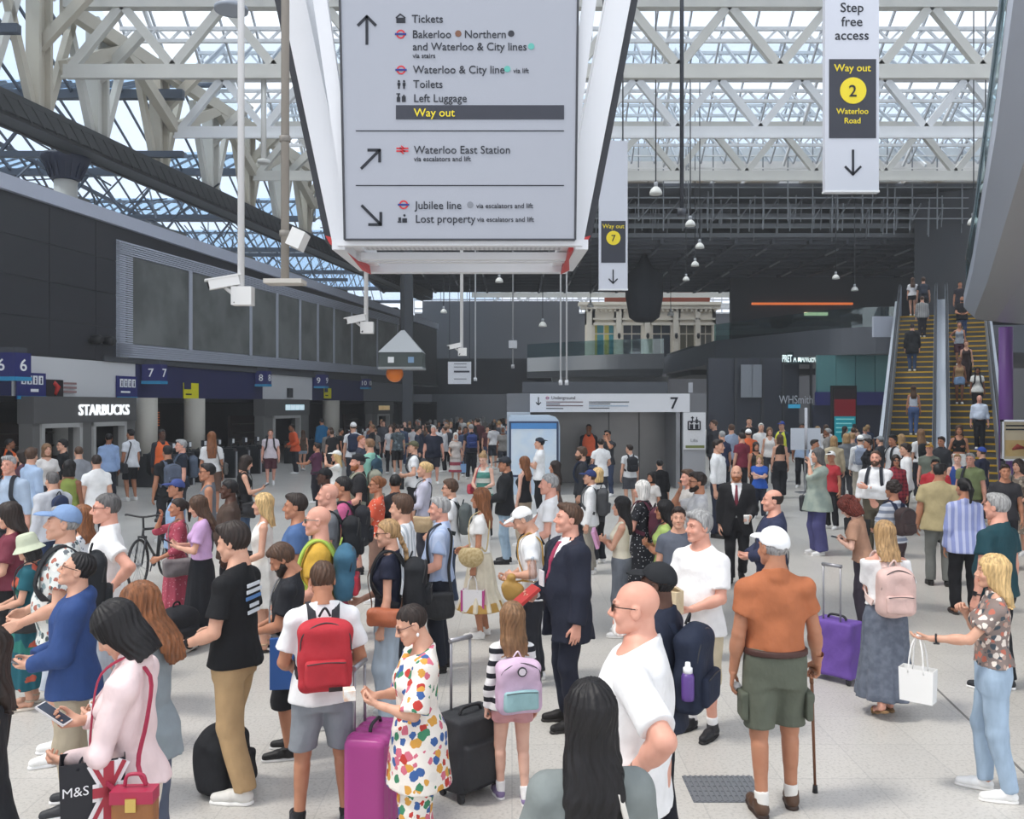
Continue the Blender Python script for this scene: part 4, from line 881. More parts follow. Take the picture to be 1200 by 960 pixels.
q = empty('column', W(478, 475, 44), 'dark steel column behind the pyramid-roofed sign box', 'column'); q.location.z = 0; cx = q.location.x; MB().bb(cx - .25, cx + .25, 43.8, 44.2, 0.1, 13).build('shaft', mat((72, 76, 82), 0.6), q); MB().bb(cx - .3, cx + .3, 43.7, 44.3, 0, 0.1).build('base', DGREY, q)
# dark hanging mass in front of the stone front
c = W(755, 352, 50); q = MB(); q.lathe((c.x, 50, c.z + 0.2), [(0.5, -1.4), (0.85, -1.15), (1.05, 0.0), (1.05, 1.2), (0.5, 1.6), (0.08, 2.39)], 16)
q.build('netting_bundle', mat((44, 47, 54), 0.9), None, 'dark rounded netting bundle hanging in front of the white stone front', 'netting')
# Underground entrance with the number 7 --------------------------------------
d = 26.8; r = empty('underground_entrance', W(710, 475, d), 'grey steel underground entrance with a long white sign numbered 7', 'entrance'); r.location.z = 0
def xz(px, py): p = W(px, py, d); return p.x, p.z
STG = mat((150, 152, 156), 0.35, 0.4); kk = d / F
x0, zt = xz(594, 461); x1, _ = xz(828, 461); xs0, zs0 = xz(621, 483); xs1, zs1 = xz(808, 461.5); xp, _ = xz(799, 0); xq, _ = xz(829, 0)
MB().bb(x0, x1, d, d + 2.2, zs0, zt).build('header', mat((112, 114, 118), 0.4), r)
MB().bb(xs0, xs1, d - 0.05, d, zs0, zs1).build('sign_board', mat((220, 222, 226), 0.4), r)
MB().bb(xp + .03, xq - .06, d, d + 2.2, 0, zs0).build('right_pier', mat((168, 170, 174), 0.4), r)
MB().bb(x0, x0 + 0.7, d, d + 2.2, 0, zs0).build('left_pier', mat((188, 196, 204), 0.4), r)
MB().bb(x0, xp + 0.1, d + 2.0, d + 2.2, 0, zs0).build('steel_panels', mat((122, 122, 122), 0.32, 0.45, pat=('mottle', '8c8a88', 0.6)), r)
for px in (722, 760): x, _ = xz(px, 0); MB().bb(x - .015, x + .015, d + 1.97, d + 2.0, 0, zs0).build('panel_joint', mat((84, 84, 84), 0.4), r)
x, _ = xz(793, 0); MB().bb(x, x + 0.12, d + 0.1, d + 2.0, 0, zs0).build('jamb', STG, r)
q = W(631, 470, d - .05); m_ = MB(); arrow(m_, (q.x, q.z), 9 * kk, -90, 1.2 * kk, d - 0.055); m_.build('arrow', INK, r)
text('7', W(785, 479, d - .06), 13.5 * kk, INK, r, bold=0.012)
text('Underground', W(646, 468, d - .06), 3.6 * kk, mat((90, 84, 92), 0.6), r, bold=0.006); roundel(641.5, 466.5, d - .06, r, 1.8 * kk)
for a_, b_, y_, c_ in ((640, 683, 471.2, (120, 92, 96)), (690, 737, 471.2, (70, 72, 78)), (640, 683, 475.6, (110, 84, 90)), (640, 660, 478.8, (70, 72, 78)), (690, 715, 473.4, (90, 92, 98)), (690, 736, 475.8, (150, 170, 190)), (690, 714, 478.4, (80, 84, 90)), (640, 656, 473.6, (90, 92, 98))):
    a, b = W(a_, y_, d), W(b_, y_, d); MB().bb(a.x, b.x, d - 0.06, d - 0.05, a.z - .014, a.z + .014).build('line_name', mat(c_, 0.6), r)
a, b = W(800.5, 527, d), W(826.5, 483.5, d); ls = MB().bb(a.x, b.x, d - 0.05, d - 0.0, a.z, b.z).build('lift_sign', mat((222, 224, 226), 0.4), r)
li = MB(); a, b = W(806, 503.5, d), W(820, 494, d)
for p_, q_ in (((a.x, a.z), (b.x, a.z)), ((b.x, a.z), (b.x, b.z)), ((b.x, b.z), (a.x, b.z)), ((a.x, b.z), (a.x, a.z))): li.beam((p_[0], d - .06, p_[1]), (q_[0], d - .06, q_[1]), 0.035, 0.02, (0, 1, 0))
for px in (810, 816): p_ = W(px, 498, d); li.bb(p_.x - .05, p_.x + .05, d - .065, d - .05, p_.z - .12, p_.z + .02); li.lathe((p_.x, d - .055, p_.z + .07), [(0.035, -.006), (0.035, 0)], 8, (0, 1, 0))
arrow(li, (W(811, 491, d).x, W(811, 491, d).z), 0.12, 90, 0.03, d - .06); arrow(li, (W(816, 491, d).x, W(816, 491, d).z), 0.12, -90, 0.03, d - .06)
li.build('lift_symbol', INK, r); text('Lifts', W(813.5, 518, d - .06), 3.6 * kk, MGREY, r, align='CENTER'); a, b = W(803, 525, d), W(825, 522, d); MB().bb(a.x, b.x, d - .06, d - .05, a.z, b.z).build('green_strip', mat((120, 130, 70), 0.5), r)
for a_, b_, y0, y1 in ((612, 780, 448, 461), ): a, b = W(a_, y1, d + 1), W(b_, y0, d + 1); MB().bb(a.x, b.x, d + 0.6, d + 1.6, a.z, b.z).build('roof_box', mat((84, 88, 94), 0.6), r)
p_ = W(811, 460, d); MB().bb(p_.x - .06, p_.x + .06, d + .2, d + .3, p_.z, p_.z + 0.3).build('roof_vent', LGREY, r)
# pale blue kiosk with a curved roof
d = 25.0; r = empty('information_kiosk', W(630, 475, d), 'pale blue kiosk with a rounded roof and a map panel, left of entrance 7', 'kiosk'); r.location.z = 0
A = W(596, 487, d); B = W(656, 487, d); PBL = mat((190, 208, 226), 0.4)
q = MB(); zt = A.z
pr_ = [(A.x, 0), (B.x, 0), (B.x, zt - 0.32), (B.x - 0.03, zt - 0.15), (B.x - 0.12, zt - 0.04), (B.x - 0.25, zt), (A.x + 0.05, zt), (A.x, zt - 0.05)]
q.prism([Vector((x, d, z)) for x, z in pr_], (0, 1.75, 0)); q.build('cabin', PBL, r)
a, b = W(599, 560, d), W(652, 496, d); MB().bb(a.x - .06, b.x + .06, d - 0.05, d, 0.5, b.z + .05).build('panel_frame', mat((52, 66, 96), 0.4), r); MB().bb(a.x, b.x, d - .07, d - .05, 0.56, b.z).build('map_panel', mat((196, 216, 236), 0.4, pat=('mottle', 'd4e2ee', 2.5)), r)
MB().bb(a.x, b.x, d - .08, d - .07, b.z - 0.16, b.z).build('blue_strip', mat((80, 140, 200), 0.4), r)
q = MB()
for k in range(6): q.bb(B.x, B.x + 0.03, d + 0.25 + k * 0.22, d + 0.38 + k * 0.22, 0.2, zt - 0.5)
q.build('louvres', mat((110, 116, 124), 0.5), r)
# steel grate in the floor
A = W(813, 941, 2625 / 466.); B = W(880, 910, 2625 / 435.)
q = MB(); xa, xb, ya, yb = A.x, A.x + 0.47, A.y, B.y; q.bb(xa, xb, ya, yb, 0.0, 0.004)
for k in range(13): x = xa + 0.02 + k * (xb - xa - 0.04) / 12; q.bb(x - .008, x + .008, ya, yb, 0.004, 0.009)
for k in range(6): y_ = ya + 0.02 + k * (yb - ya - 0.04) / 5; q.bb(xa, xb, y_ - .006, y_ + .006, 0.004, 0.008)
q.build('floor_grate', mat((116, 120, 126), 0.5, 0.2), None, 'grey metal grate set in the pale floor beside brown shoes', 'grate')
# =================================================================== PEOPLE: implicit surfaces meshed by surface nets
f32 = np.float32
def ev(prims, lo, hi, h):
    lo = np.array(lo, f32); hi = np.array(hi, f32); n = np.maximum(4, np.ceil((hi - lo) / h).astype(int) + 1)
    Fd = np.full(n, 0.5, f32); ax = [lo[i] + h * np.arange(n[i], dtype=f32) for i in range(3)]
    for op, fn, plo, phi, k in prims:
        m = k + 2.5 * h
        i0 = [max(0, int((plo[i] - m - lo[i]) / h)) for i in range(3)]; i1 = [min(n[i], int((phi[i] + m - lo[i]) / h) + 2) for i in range(3)]
        if any(a >= b for a, b in zip(i0, i1)): continue
        s = tuple(slice(a, b) for a, b in zip(i0, i1))
        d = fn(ax[0][s[0]][:, None, None], ax[1][s[1]][None, :, None], ax[2][s[2]][None, None, :])
        o = Fd[s]
        if op == 'u':
            if k > 0: q = np.maximum(k - np.abs(o - d), 0); Fd[s] = np.minimum(o, d) - q * q * (0.25 / k)
            else: Fd[s] = np.minimum(o, d)
        elif op == 's':
            d = -d
            if k > 0: q = np.maximum(k - np.abs(o - d), 0); Fd[s] = np.maximum(o, d) + q * q * (0.25 / k)
            else: Fd[s] = np.maximum(o, d)
        elif op == 'c': Fd[s] = np.maximum(o, d)
        elif op == 'd': Fd[s] = o + d
    return Fd, lo, h
EDG = [((0, 0, 0), 0), ((0, 1, 0), 0), ((0, 0, 1), 0), ((0, 1, 1), 0), ((0, 0, 0), 1), ((1, 0, 0), 1), ((0, 0, 1), 1), ((1, 0, 1), 1), ((0, 0, 0), 2), ((1, 0, 0), 2), ((0, 1, 0), 2), ((1, 1, 0), 2)]
def nets(Fd, lo, h):
    S = Fd < 0; nx, ny, nz = S.shape
    c = np.zeros((nx - 1, ny - 1, nz - 1), np.int8)
    for i in (0, 1):
        for j in (0, 1):
            for k in (0, 1): c += S[i:nx - 1 + i, j:ny - 1 + j, k:nz - 1 + k]
    act = (c > 0) & (c < 8); I = np.argwhere(act); m = len(I)
    if m == 0: return np.zeros((0, 3), f32), np.zeros((0, 4), np.int32)
    idm = np.full(act.shape, -1, np.int32); idm[act] = np.arange(m)
    P = np.zeros((m, 3), f32); w = np.zeros(m, f32)
    for a, x in EDG:
        A = I + a; B = A.copy(); B[:, x] += 1
        va = Fd[A[:, 0], A[:, 1], A[:, 2]]; vb = Fd[B[:, 0], B[:, 1], B[:, 2]]; cr = (va < 0) != (vb < 0)
        t = np.where(cr, va / np.where(cr, va - vb, 1), 0); p = np.array(a, f32)[None, :].repeat(m, 0); p[:, x] += t
        P += p * cr[:, None]; w += cr
    P = (P / w[:, None] + I) * h + lo
    fs = []
    for x in range(3):
        y, z = (x + 1) % 3, (x + 2) % 3
        sl0 = [slice(None)] * 3; sl1 = [slice(None)] * 3; sl0[x] = slice(0, -1); sl1[x] = slice(1, None)
        a = S[tuple(sl0)]; b = S[tuple(sl1)]; E = np.argwhere(a != b)
        E = E[(E[:, y] > 0) & (E[:, z] > 0) & (E[:, y] < Fd.shape[y] - 1) & (E[:, z] < Fd.shape[z] - 1)]
        if not len(E): continue
        q = []
        for dy, dz in ((-1, -1), (0, -1), (0, 0), (-1, 0)):
            k = E.copy(); k[:, y] += dy; k[:, z] += dz; q.append(idm[k[:, 0], k[:, 1], k[:, 2]])
        q = np.stack(q, 1); ins = a[E[:, 0], E[:, 1], E[:, 2]]; q[~ins] = q[~ins][:, ::-1]; fs.append(q)
    return P.astype(f32), np.concatenate(fs).astype(np.int32)
def rc(a, b, r1, r2=None, k=0.02, op='u', cut=False, sy=1.0):
    """tapered capsule; cut=True ends flat at b"""
    a = np.array(a, f32); b = np.array(b, f32); r2 = r1 if r2 is None else r2; d = b - a; L2 = float(d @ d) + 1e-9; L = math.sqrt(L2); rm = max(r1, r2)
    def fn(X, Y, Z):
        px, py, pz = X - a[0], Y - a[1], Z - a[2]; t = (px * d[0] + py * d[1] + pz * d[2]) / L2; tc = np.clip(t, 0, 1)
        qy = py - tc * d[1]
        f = np.sqrt((px - tc * d[0]) ** 2 + (qy / sy) ** 2 + (pz - tc * d[2]) ** 2) - (r1 + (r2 - r1) * tc)
        return np.maximum(f, (t - 1) * L) if cut else f
    rm *= max(1, sy)
    return (op, fn, np.minimum(a, b) - rm, np.maximum(a, b) + rm, k)
def el(c, r, k=0.02, op='u'):
    c = np.array(c, f32); r = np.array(r, f32)
    def fn(X, Y, Z):
        x, y, z = X - c[0], Y - c[1], Z - c[2]
        k0 = np.sqrt((x / r[0]) ** 2 + (y / r[1]) ** 2 + (z / r[2]) ** 2); k1 = np.sqrt((x / r[0] ** 2) ** 2 + (y / r[1] ** 2) ** 2 + (z / r[2] ** 2) ** 2) + 1e-6
        return k0 * (k0 - 1) / k1
    return (op, fn, c - r, c + r, k)
def loft(secs, k=0.02, op='u', fold=0.0, nf=9, ph=0.0, ex=2.0):
    """secs: (z, half width, half depth, centre y[, centre x])"""
    s = sorted(secs); z = np.array([q[0] for q in s], f32); w = np.array([q[1] for q in s], f32); d = np.array([q[2] for q in s], f32); cy = np.array([q[3] for q in s], f32); cx = np.array([q[4] if len(q) > 4 else 0 for q in s], f32)
    zt = z[-1] - z[0]
    def fn(X, Y, Z):
        zz = Z.ravel(); g = lambda v: np.interp(zz, z, v).astype(f32)[None, None, :]
        W_, D_, CY, CX = g(w), g(d), g(cy), g(cx); x = X - CX; y = Y - CY
        if fold:
            th = np.arctan2(y / D_, x / W_); am = fold * np.clip((z[-1] - Z) / zt, 0, 1); sc = 1 + am * np.sin(nf * th + ph) + 0.4 * am * np.sin((nf * 2 + 1) * th + 2.1 * ph + 3 * Z); W_ = W_ * sc; D_ = D_ * sc
        if ex == 2.0: k0 = np.sqrt((x / W_) ** 2 + (y / D_) ** 2)
        else: k0 = ((np.abs(x) / W_) ** ex + (np.abs(y) / D_) ** ex) ** (1 / ex)
        k1 = np.sqrt((x / W_ ** 2) ** 2 + (y / D_ ** 2) ** 2) + 1e-5
        f = k0 * (k0 - 1) / k1
        return np.maximum(f, np.maximum(z[0] - Z, Z - z[-1]))
    return (op, fn, np.array([(cx - w).min() * (1 + fold) - .01, (cy - d).min() * (1 + fold) - .02, z[0]]), np.array([(cx + w).max() * (1 + fold) + .01, (cy + d).max() * (1 + fold) + .02, z[-1]]), k)
BIGL, BIGH = np.array([-9., -9, -9]), np.array([9., 9, 9])
def plane(n, c, op='c', k=0.0):
    """keep the side where n.p < c"""
    n = np.array(n, f32); n = n / np.linalg.norm(n)
    return (op, lambda X, Y, Z: X * n[0] + Y * n[1] + Z * n[2] - c, BIGL, BIGH, k)
def wrinkle(amp, seed, fx=1.0):
    r = np.random.RandomState(seed); ks = r.uniform(-1, 1, (4, 3)) * np.array([26, 26, 34]) * fx; ph = r.uniform(0, 6, 4)
    return ('d', lambda X, Y, Z: amp * sum(np.sin(k[0] * X + k[1] * Y + k[2] * Z + p) for k, p in zip(ks, ph)).astype(f32), BIGL, BIGH, 0)
def boxp(c, h, r=0.02, k=0.0, op='u'):
    c = np.array(c, f32); h = np.array(h, f32) - r
    def fn(X, Y, Z):
        x, y, z = np.abs(X - c[0]) - h[0], np.abs(Y - c[1]) - h[1], np.abs(Z - c[2]) - h[2]
        return np.sqrt(np.maximum(x, 0) ** 2 + np.maximum(y, 0) ** 2 + np.maximum(z, 0) ** 2) + np.minimum(np.maximum(x, np.maximum(y, z)), 0) - r
    return (op, fn, c - h - r, c + h + r, k)
def smooth_v(V, Q, it=1, lam=0.5):
    for _ in range(it):
        acc = np.zeros_like(V); cnt = np.zeros(len(V), f32)
        for i in range(4):
            for j in (1, 3): np.add.at(acc, Q[:, i], V[Q[:, (i + j) % 4]]); np.add.at(cnt, Q[:, i], 1)
        V = V * (1 - lam) + lam * acc / np.maximum(cnt, 1)[:, None]
    return V
# ---- head (own frame: centre between the ears, +y forward), hand, shoe and hair shapes are cached and re-used
CACHE = {}
def head_prims(sex, wide=1.0, full=True):
    jw = 1.0 if sex == 'm' else 0.88
    p = [el((0, -.014, .034), (.0755 * wide, .097, .086), 0), el((0, .03, -.032), (.062 * wide, .066, .082), .03),
         rc((.050 * jw * wide, .0, -.058), (.018, .066, -.098), .021, .019, .025), rc((-.050 * jw * wide, .0, -.058), (-.018, .066, -.098), .021, .019, .025),
         el((0, .074, -.100), (.024 * jw, .02, .018), .02)]
    if full:
        p += [rc((0, .088, .016), (0, .113, -.028), .0085, .0125, .012), el((.012, .099, -.036), (.009, .012, .008), .008), el((-.012, .099, -.036), (.009, .012, .008), .008),
              rc((.014, .090, .024), (.046, .074, .024), .010 if sex == 'm' else .007, .008, .014), rc((-.014, .090, .024), (-.046, .074, .024), .010 if sex == 'm' else .007, .008, .014),
              el((.041, .066, -.034), (.024, .02, .02), .02), el((-.041, .066, -.034), (.024, .02, .02), .02),
              el((.032, .098, .004), (.017, .017, .012), .012, 's'), el((-.032, .098, .004), (.017, .017, .012), .012, 's'),
              el((.031, .078, .004), (.0135, .012, .0115), .003), el((-.031, .078, .004), (.0135, .012, .0115), .003),
              rc((-.02, .089, -.0625), (.02, .089, -.0625), .0065, None, .006), el((0, .094, -.0615), (.014, .008, .006), .006), el((0, .093, -.073), (.019, .009, .0075), .006), el((0, .1, -.068), (.026, .012, .0016), .002, 's'),
              el((.079 * wide, -.012, -.006), (.010, .024, .033), .008), el((-.079 * wide, -.012, -.006), (.010, .024, .033), .008), el((.09 * wide, -.008, -.002), (.007, .012, .018), .004, 's'), el((-.09 * wide, -.008, -.002), (.007, .012, .018), .004, 's')]
    return p
def head_mesh(sex, h, wide):
    key = ('head', sex, h, wide)
    if key not in CACHE:
        r = .056 if sex == 'm' else .048
        V, Q = nets(*ev(head_prims(sex, wide) + [rc((0, -.03, -.06), (0, -.042, -.17), r * .97, r * 1.02, .03)], (-.12, -.15, -.165), (.12, .16, .16), h))
        C = np.ones((len(V), 3), f32)
        def paint(c, r, col, soft=.003):
            q = np.linalg.norm((V - np.array(c)) / np.array(r), axis=1); t = np.clip((1.1 - q) / .2, 0, 1)[:, None]; C[:] = C * (1 - t) + np.array(col) * t
        for s in (-1, 1):
            paint((s * .031, .09, .004), (.0115, .01, .006), (1.25, 1.35, 1.45)); paint((s * .031, .092, .004), (.0055, .01, .0065), (.12, .1, .1)); paint((s * .031, .086, .0115), (.015, .012, .0035), (.35, .28, .26))
            paint((s * .031, .09, .03), (.018, .014, .0055), (.36, .3, .28))
            paint((s * .040, .08, -.03), (.02, .02, .018), (1.0, .9, .88))
        paint((0, .095, -.0675), (.022, .014, .0125), (.92, .62, .6) if sex == 'f' else (.9, .72, .7))
        CACHE[key] = (V, Q, C)
    return CACHE[key]
def hand_mesh(curl, h, spread=1.0):
    """right hand: +y fingers, +x thumb side, +z palm normal"""
    key = ('hand', curl, h, spread)
    if key not in CACHE:
        P = [rc((0, -.075, 0), (0, .0, 0), .031, .026, .01)]; kn = [(.031, .088), (.010, .093), (-.011, .089), (-.030, .079)]; ln = (.072, .081, .075, .058)
        for i, ((x, y), L) in enumerate(zip(kn, ln)):
            P.append(rc((x * .62, .006, 0), (x, y, 0), .0145, .0105, .012))
            p = np.array([x, y, 0.]); a = 0; sp = x * 2.2 * spread
            for j, (fr, an) in enumerate(((.46, 62), (.30, 70), (.24, 45))):
                a += math.radians(an * curl + 7); q = p + fr * L * np.array([sp * math.cos(a) * .5, math.cos(a), math.sin(a)]); P.append(rc(p, q, .0092 - .0008 * j, .0084 - .0008 * j, .003)); p = q
        t0 = np.array([.018, .018, .006]); t1 = np.array([.043, .046, .018]); t2 = t1 + .034 * np.array([.55 - .5 * curl, .75, .25 + .5 * curl]); t3 = t2 + .026 * np.array([.25 - .6 * curl, .85, .3 + .4 * curl])
        P += [rc(t0, t1, .0165, .0125, .012), rc(t1, t2, .0115, .0105, .004), rc(t2, t3, .0102, .0085, .004)]
        V, Q = nets(*ev(P, (-.075, -.08, -.06), (.10, .19, .14), h)); CACHE[key] = (V, Q)
    return CACHE[key]
def shoe_mesh(kind, h):
    key = ('shoe', kind, h)
    if key not in CACHE:
        up = .105 if kind in ('sneaker', 'shoe') else .14
        if kind == 'sandal':
            P = [rc((0, .11, .03), (0, .11, .031), .045, None, .01), rc((0, -.055, .075), (0, -.02, .085), .042, .042, .01), plane((0, 0, -1), -.022), ('s', rc((0, .03, .0), (0, .09, .2), .032, .05)[1], np.array([-.1, -.05, 0]), np.array([.1, .2, .3]), 0)]
            P = [rc((0, .125, .025), (0, .125, .026), .049, None, .01, sy=.5), rc((0, .03, .085), (0, .12, .055), .010, .010, .008), rc((0, -.03, .10), (0, -.03, .101), .047, None, .01), boxp((0, -.03, .16), (.1, .1, .05), .005, 0, 's'), boxp((0, -.03, .04), (.1, .12, .045), .005, 0, 's'), plane((0, 0, -1), -.02)]
        else:
            P = [rc((0, -.052, .045), (0, .06, .048), .038, .039, .02), rc((0, .06, .044), (.004, .155, .034), .041, .033, .02), rc((0, -.03, .05), (0, -.012, up), .042, .046, .025, cut=True), plane((0, 0, -1), -.018)]
        V, Q = nets(*ev(P, (-.08, -.13, -.01), (.08, .23, .2), h))
        S = [rc((0, -.052, .0), (0, .06, .0), .041, .042, .02), rc((0, .06, 0), (.004, .16, 0), .044, .035, .02), plane((0, 0, 1), .028 if kind != 'platform' else .045), plane((0, 0, -1), 0)]
        V2, Q2 = nets(*ev(S, (-.08, -.13, -.02), (.08, .23, .06), h)); CACHE[key] = (V, Q, V2, Q2)
    return CACHE[key]
def zl(ys, zs):
    ys = np.array(ys); zs = np.array(zs)
    return ('c', lambda X, Y, Z: ((np.interp(Y.ravel(), ys, zs).astype(f32)[None, :, None] - Z + .004 * np.sin(95 * X + 1) + .003 * np.sin(170 * X)) * .8), BIGL, BIGH, 0)
def strands(a=.0022, n=26): return ('d', lambda X, Y, Z: (a * np.sin(n * np.arctan2(X, Y + .02) + 9 * Z + 4 * np.sin(22 * Z)) + a * .7 * np.sin(90 * X + 60 * Y + 15 * Z)).astype(f32), BIGL, BIGH, 0)
FACECUT = el((0, .10, -.055), (.060, .085, .115), .012, 's')
def hair_mesh(style, h):
    key = ('hair', style, h)
    if key in CACHE: return CACHE[key]
    sk = lambda g, up=0: el((0, -.016, .036), (.0755 + g, .097 + g, .086 + g + up), 0)
    lo, hi = [-.16, -.2, -.22], [.16, .16, .19]
    if style in ('short', 'crop', 'thick', 'balding', 'buzz', 'ring', 'quiff'):
        g = {'short': .009, 'crop': .006, 'thick': .015, 'balding': .007, 'buzz': .004, 'ring': .008, 'quiff': .014}[style]
        P = [sk(g, .012 if style in ('thick', 'quiff') else .004)]
        if style in ('short', 'thick'): P.append(el((.012, .045, .100), (.056, .052, .030), .02))
        if style == 'quiff': P.append(el((0, .06, .105), (.055, .04, .03), .02))
        zz = {'balding': [-.075, -.07, .0, .04, .085, .12], 'ring': [-.075, -.07, .0, .03, .3, .3]}.get(style, [-.075, -.068, -.02, .03, .07, .086])
        P.append(zl([-.12, -.05, -.005, .02, .062, .10], zz))
        if style == 'ring': P.append(plane((0, 0, 1), .055))
        P.append(strands(.0028, 19))
    elif style in ('long', 'long2', 'straight', 'bob', 'mid', 'longwave', 'forward'):
        L = {'long': .36, 'long2': .44, 'straight': .40, 'bob': .15, 'mid': .24, 'longwave': .36, 'forward': .19}[style]
        P = [sk(.016, .004)]; S = [(.06, .086, .106, -.014), (-.02, .093, .102, -.018), (-.10, .097, .085, -.036)]
        if L > .2: S += [(-.17, .108, .06, -.075), (-.25, .112, .045, -.105), (-L, .085, .03, -.11)]
        else: S += [(-L, .10, .075, -.03)]
        P += [loft(S, .02), el((0, .10, -.055), (.058, .09, .118), .012, 's') if style != 'forward' else el((0, .12, -.03), (.04, .06, .08), .01, 's')]
        if style in ('long', 'long2', 'straight', 'longwave', 'mid'):
            P += [('s', lambda X, Y, Z: np.maximum(np.sqrt((X / 1.0) ** 2 + (Y + .012) ** 2) - .056, Z + .10), BIGL, BIGH, .0)] if style == 'mid' else []
        P.append(zl([-.3, .06, .085, .12], [-1, -1, .062, .084])); P.append(strands(.0045 if style == 'longwave' else .0028, 20)); lo[2] = -.5; lo[1] = -.24
    elif style in ('bun', 'pony', 'updo', 'braid', 'tail'):
        P = [sk(.010, .003), zl([-.12, -.05, -.005, .02, .062, .10], [-.07, -.065, -.02, .03, .07, .086])]
        if style == 'bun': P.append(el((0, -.115, .09), (.05, .045, .045), .015))
        if style == 'updo': P.append(el((0, -.10, .04), (.055, .05, .06), .02))
        if style in ('pony', 'tail'): P += [rc((0, -.105, .06), (0, -.16, -.02), .03, .036, .01), rc((0, -.16, -.02), (0, -.15, -.19), .036, .014, .01)]
        if style == 'braid': P += [el((.02 * (1 if i % 2 else -1) * .4, -.10 - .012 * min(i, 4), -.02 - .036 * i), (.026, .024, .026), .008) for i in range(9)]
        P.append(strands(.002)); lo[2] = -.4; lo[1] = -.24
    elif style in ('curly', 'bigcurl', 'afro'):
        rr = np.random.RandomState(4); R = {'curly': .022, 'bigcurl': .05, 'afro': .03}[style]
        P = [sk(R * .6)]
        for i in range(90 if style == 'bigcurl' else 60):
            v = rr.normal(size=3); v /= np.linalg.norm(v)
            if v[1] > .45 and v[2] < .55: continue
            if v[2] < -.6: continue
            c = np.array([0, -.02, .03]) + v * np.array([.078, .098, .09]) * (1 + R * 2.5); P.append(el(c, (.026,) * 3 if style != 'bigcurl' else (.036,) * 3, .008))
        if style == 'bigcurl': P.append(loft([(.02, .12, .11, -.03), (-.08, .135, .11, -.045), (-.17, .10, .06, -.07)], .02)); P.append(strands(.006, 30))
        P.append(FACECUT); lo = [-.22, -.24, -.22]; hi = [.22, .2, .26]
    elif style in ('beard', 'stubble', 'goatee', 'bigbeard'):
        g = {'beard': .009, 'stubble': .003, 'goatee': .005, 'bigbeard': .02}[style]
        def fld(prims): return prims
        P = [el((0, .03, -.034), (.062 + g, .064 + g, .082 + g), 0), rc((.050, .0, -.058), (.018, .066, -.100), .021 + g, .019 + g, .025), rc((-.050, .0, -.058), (-.018, .066, -.100), .021 + g, .019 + g, .025), el((0, .076, -.1), (.026 + g, .022 + g, .02 + g), .02)]
        P += [('c', lambda X, Y, Z: Z - np.interp(Y.ravel(), [-.03, .0, .05, .08, .1], [.01, .0, -.05, -.046, -.046]).astype(f32)[None, :, None] + 0 * X, BIGL, BIGH, 0), plane((0, -1, 0), .012), el((0, .108, -.068), (.019, .025, .0085), .003, 's')]
        if style == 'goatee': P.append(('c', lambda X, Y, Z: np.abs(X) - .03 + 0 * Y + 0 * Z, BIGL, BIGH, 0))
        lo = [-.11, -.06, -.17]; hi = [.11, .15, .04]
    elif style == 'cap': P = [el((0, -.014, .036), (.089, .112, .104), 0), zl([-.14, -.08, .06, .1], [.0, .015, .052, .06])]; lo[2] = -.03
    elif style == 'brim': P = [el((0, .105, .052), (.074, .092, .03), 0), ('s', el((0, .105, .042), (.076, .094, .03), 0)[1], BIGL, BIGH, 0), el((0, -.02, .05), (.085, .105, .11), 0, 's')]; hi[1] = .24
    elif style == 'bucket': P = [loft([(.015, .098, .115, -.012), (.10, .088, .10, -.014), (.138, .074, .086, -.014), (.148, .05, .06, -.014)], 0), loft([(-.035, .145, .165, -.012), (.02, .10, .118, -.012)], .008), el((0, -.014, .0), (.088, .105, .10), 0, 's')]; lo = [-.2, -.24, -.06]; hi = [.2, .2, .17]
    elif style == 'sunhat': P = [el((0, -.014, .04), (.09, .108, .10), 0), plane((0, 0, -1), -.03), el((0, -.01, .035), (.19, .21, .012), .01)]; lo = [-.22, -.25, 0]; hi = [.22, .23, .17]
    V, Q = nets(*ev(P, lo, hi, h)); CACHE[key] = (V, Q); return CACHE[key]

SKIN = {0: (228, 184, 164), 1: (212, 164, 140), 2: (184, 130, 102), 3: (138, 92, 68), 4: (84, 56, 44), 5: (220, 164, 144)}
def skin_mat(i):
    key = ('skin', i)
    if key not in MATS:
        m = bpy.data.materials.new('skin'); m.use_nodes = True; t = m.node_tree; b = t.nodes['Principled BSDF']; b.inputs['Roughness'].default_value = .48; b.inputs['Specular IOR Level'].default_value = .35
        a = t.nodes.new('ShaderNodeAttribute'); a.attribute_name = 'tint'; x = t.nodes.new('ShaderNodeMix'); x.data_type = 'RGBA'; x.blend_type = 'MULTIPLY'; x.inputs['Factor'].default_value = 1
        n = t.nodes.new('ShaderNodeTexNoise'); n.inputs['Scale'].default_value = 14; tc = t.nodes.new('ShaderNodeTexCoord'); t.links.new(tc.outputs['Object'], n.inputs['Vector'])
        r = t.nodes.new('ShaderNodeValToRGB'); c = lin(SKIN[i]); r.color_ramp.elements[0].color = (c[0] * .94, c[1] * .88, c[2] * .86, 1); r.color_ramp.elements[1].color = (min(1, c[0] * 1.04), c[1] * 1.05, c[2] * 1.05, 1); r.color_ramp.elements[0].position = .3; r.color_ramp.elements[1].position = .7
        t.links.new(n.outputs['Fac'], r.inputs['Fac']); t.links.new(r.outputs['Color'], x.inputs['A']); t.links.new(a.outputs['Color'], x.inputs['B']); t.links.new(x.outputs['Result'], b.inputs['Base Color']); MATS[key] = m
    return MATS[key]
HAIRC = {'black': (22, 20, 22), 'dark': (42, 32, 28), 'brown': (78, 56, 42), 'lbrown': (128, 96, 68), 'auburn': (124, 78, 48), 'red': (104, 44, 34), 'blonde': (204, 172, 120), 'dblonde': (164, 132, 92), 'grey': (150, 150, 150), 'white': (214, 212, 208), 'dgrey': (92, 90, 90), 'ginger': (150, 92, 56)}
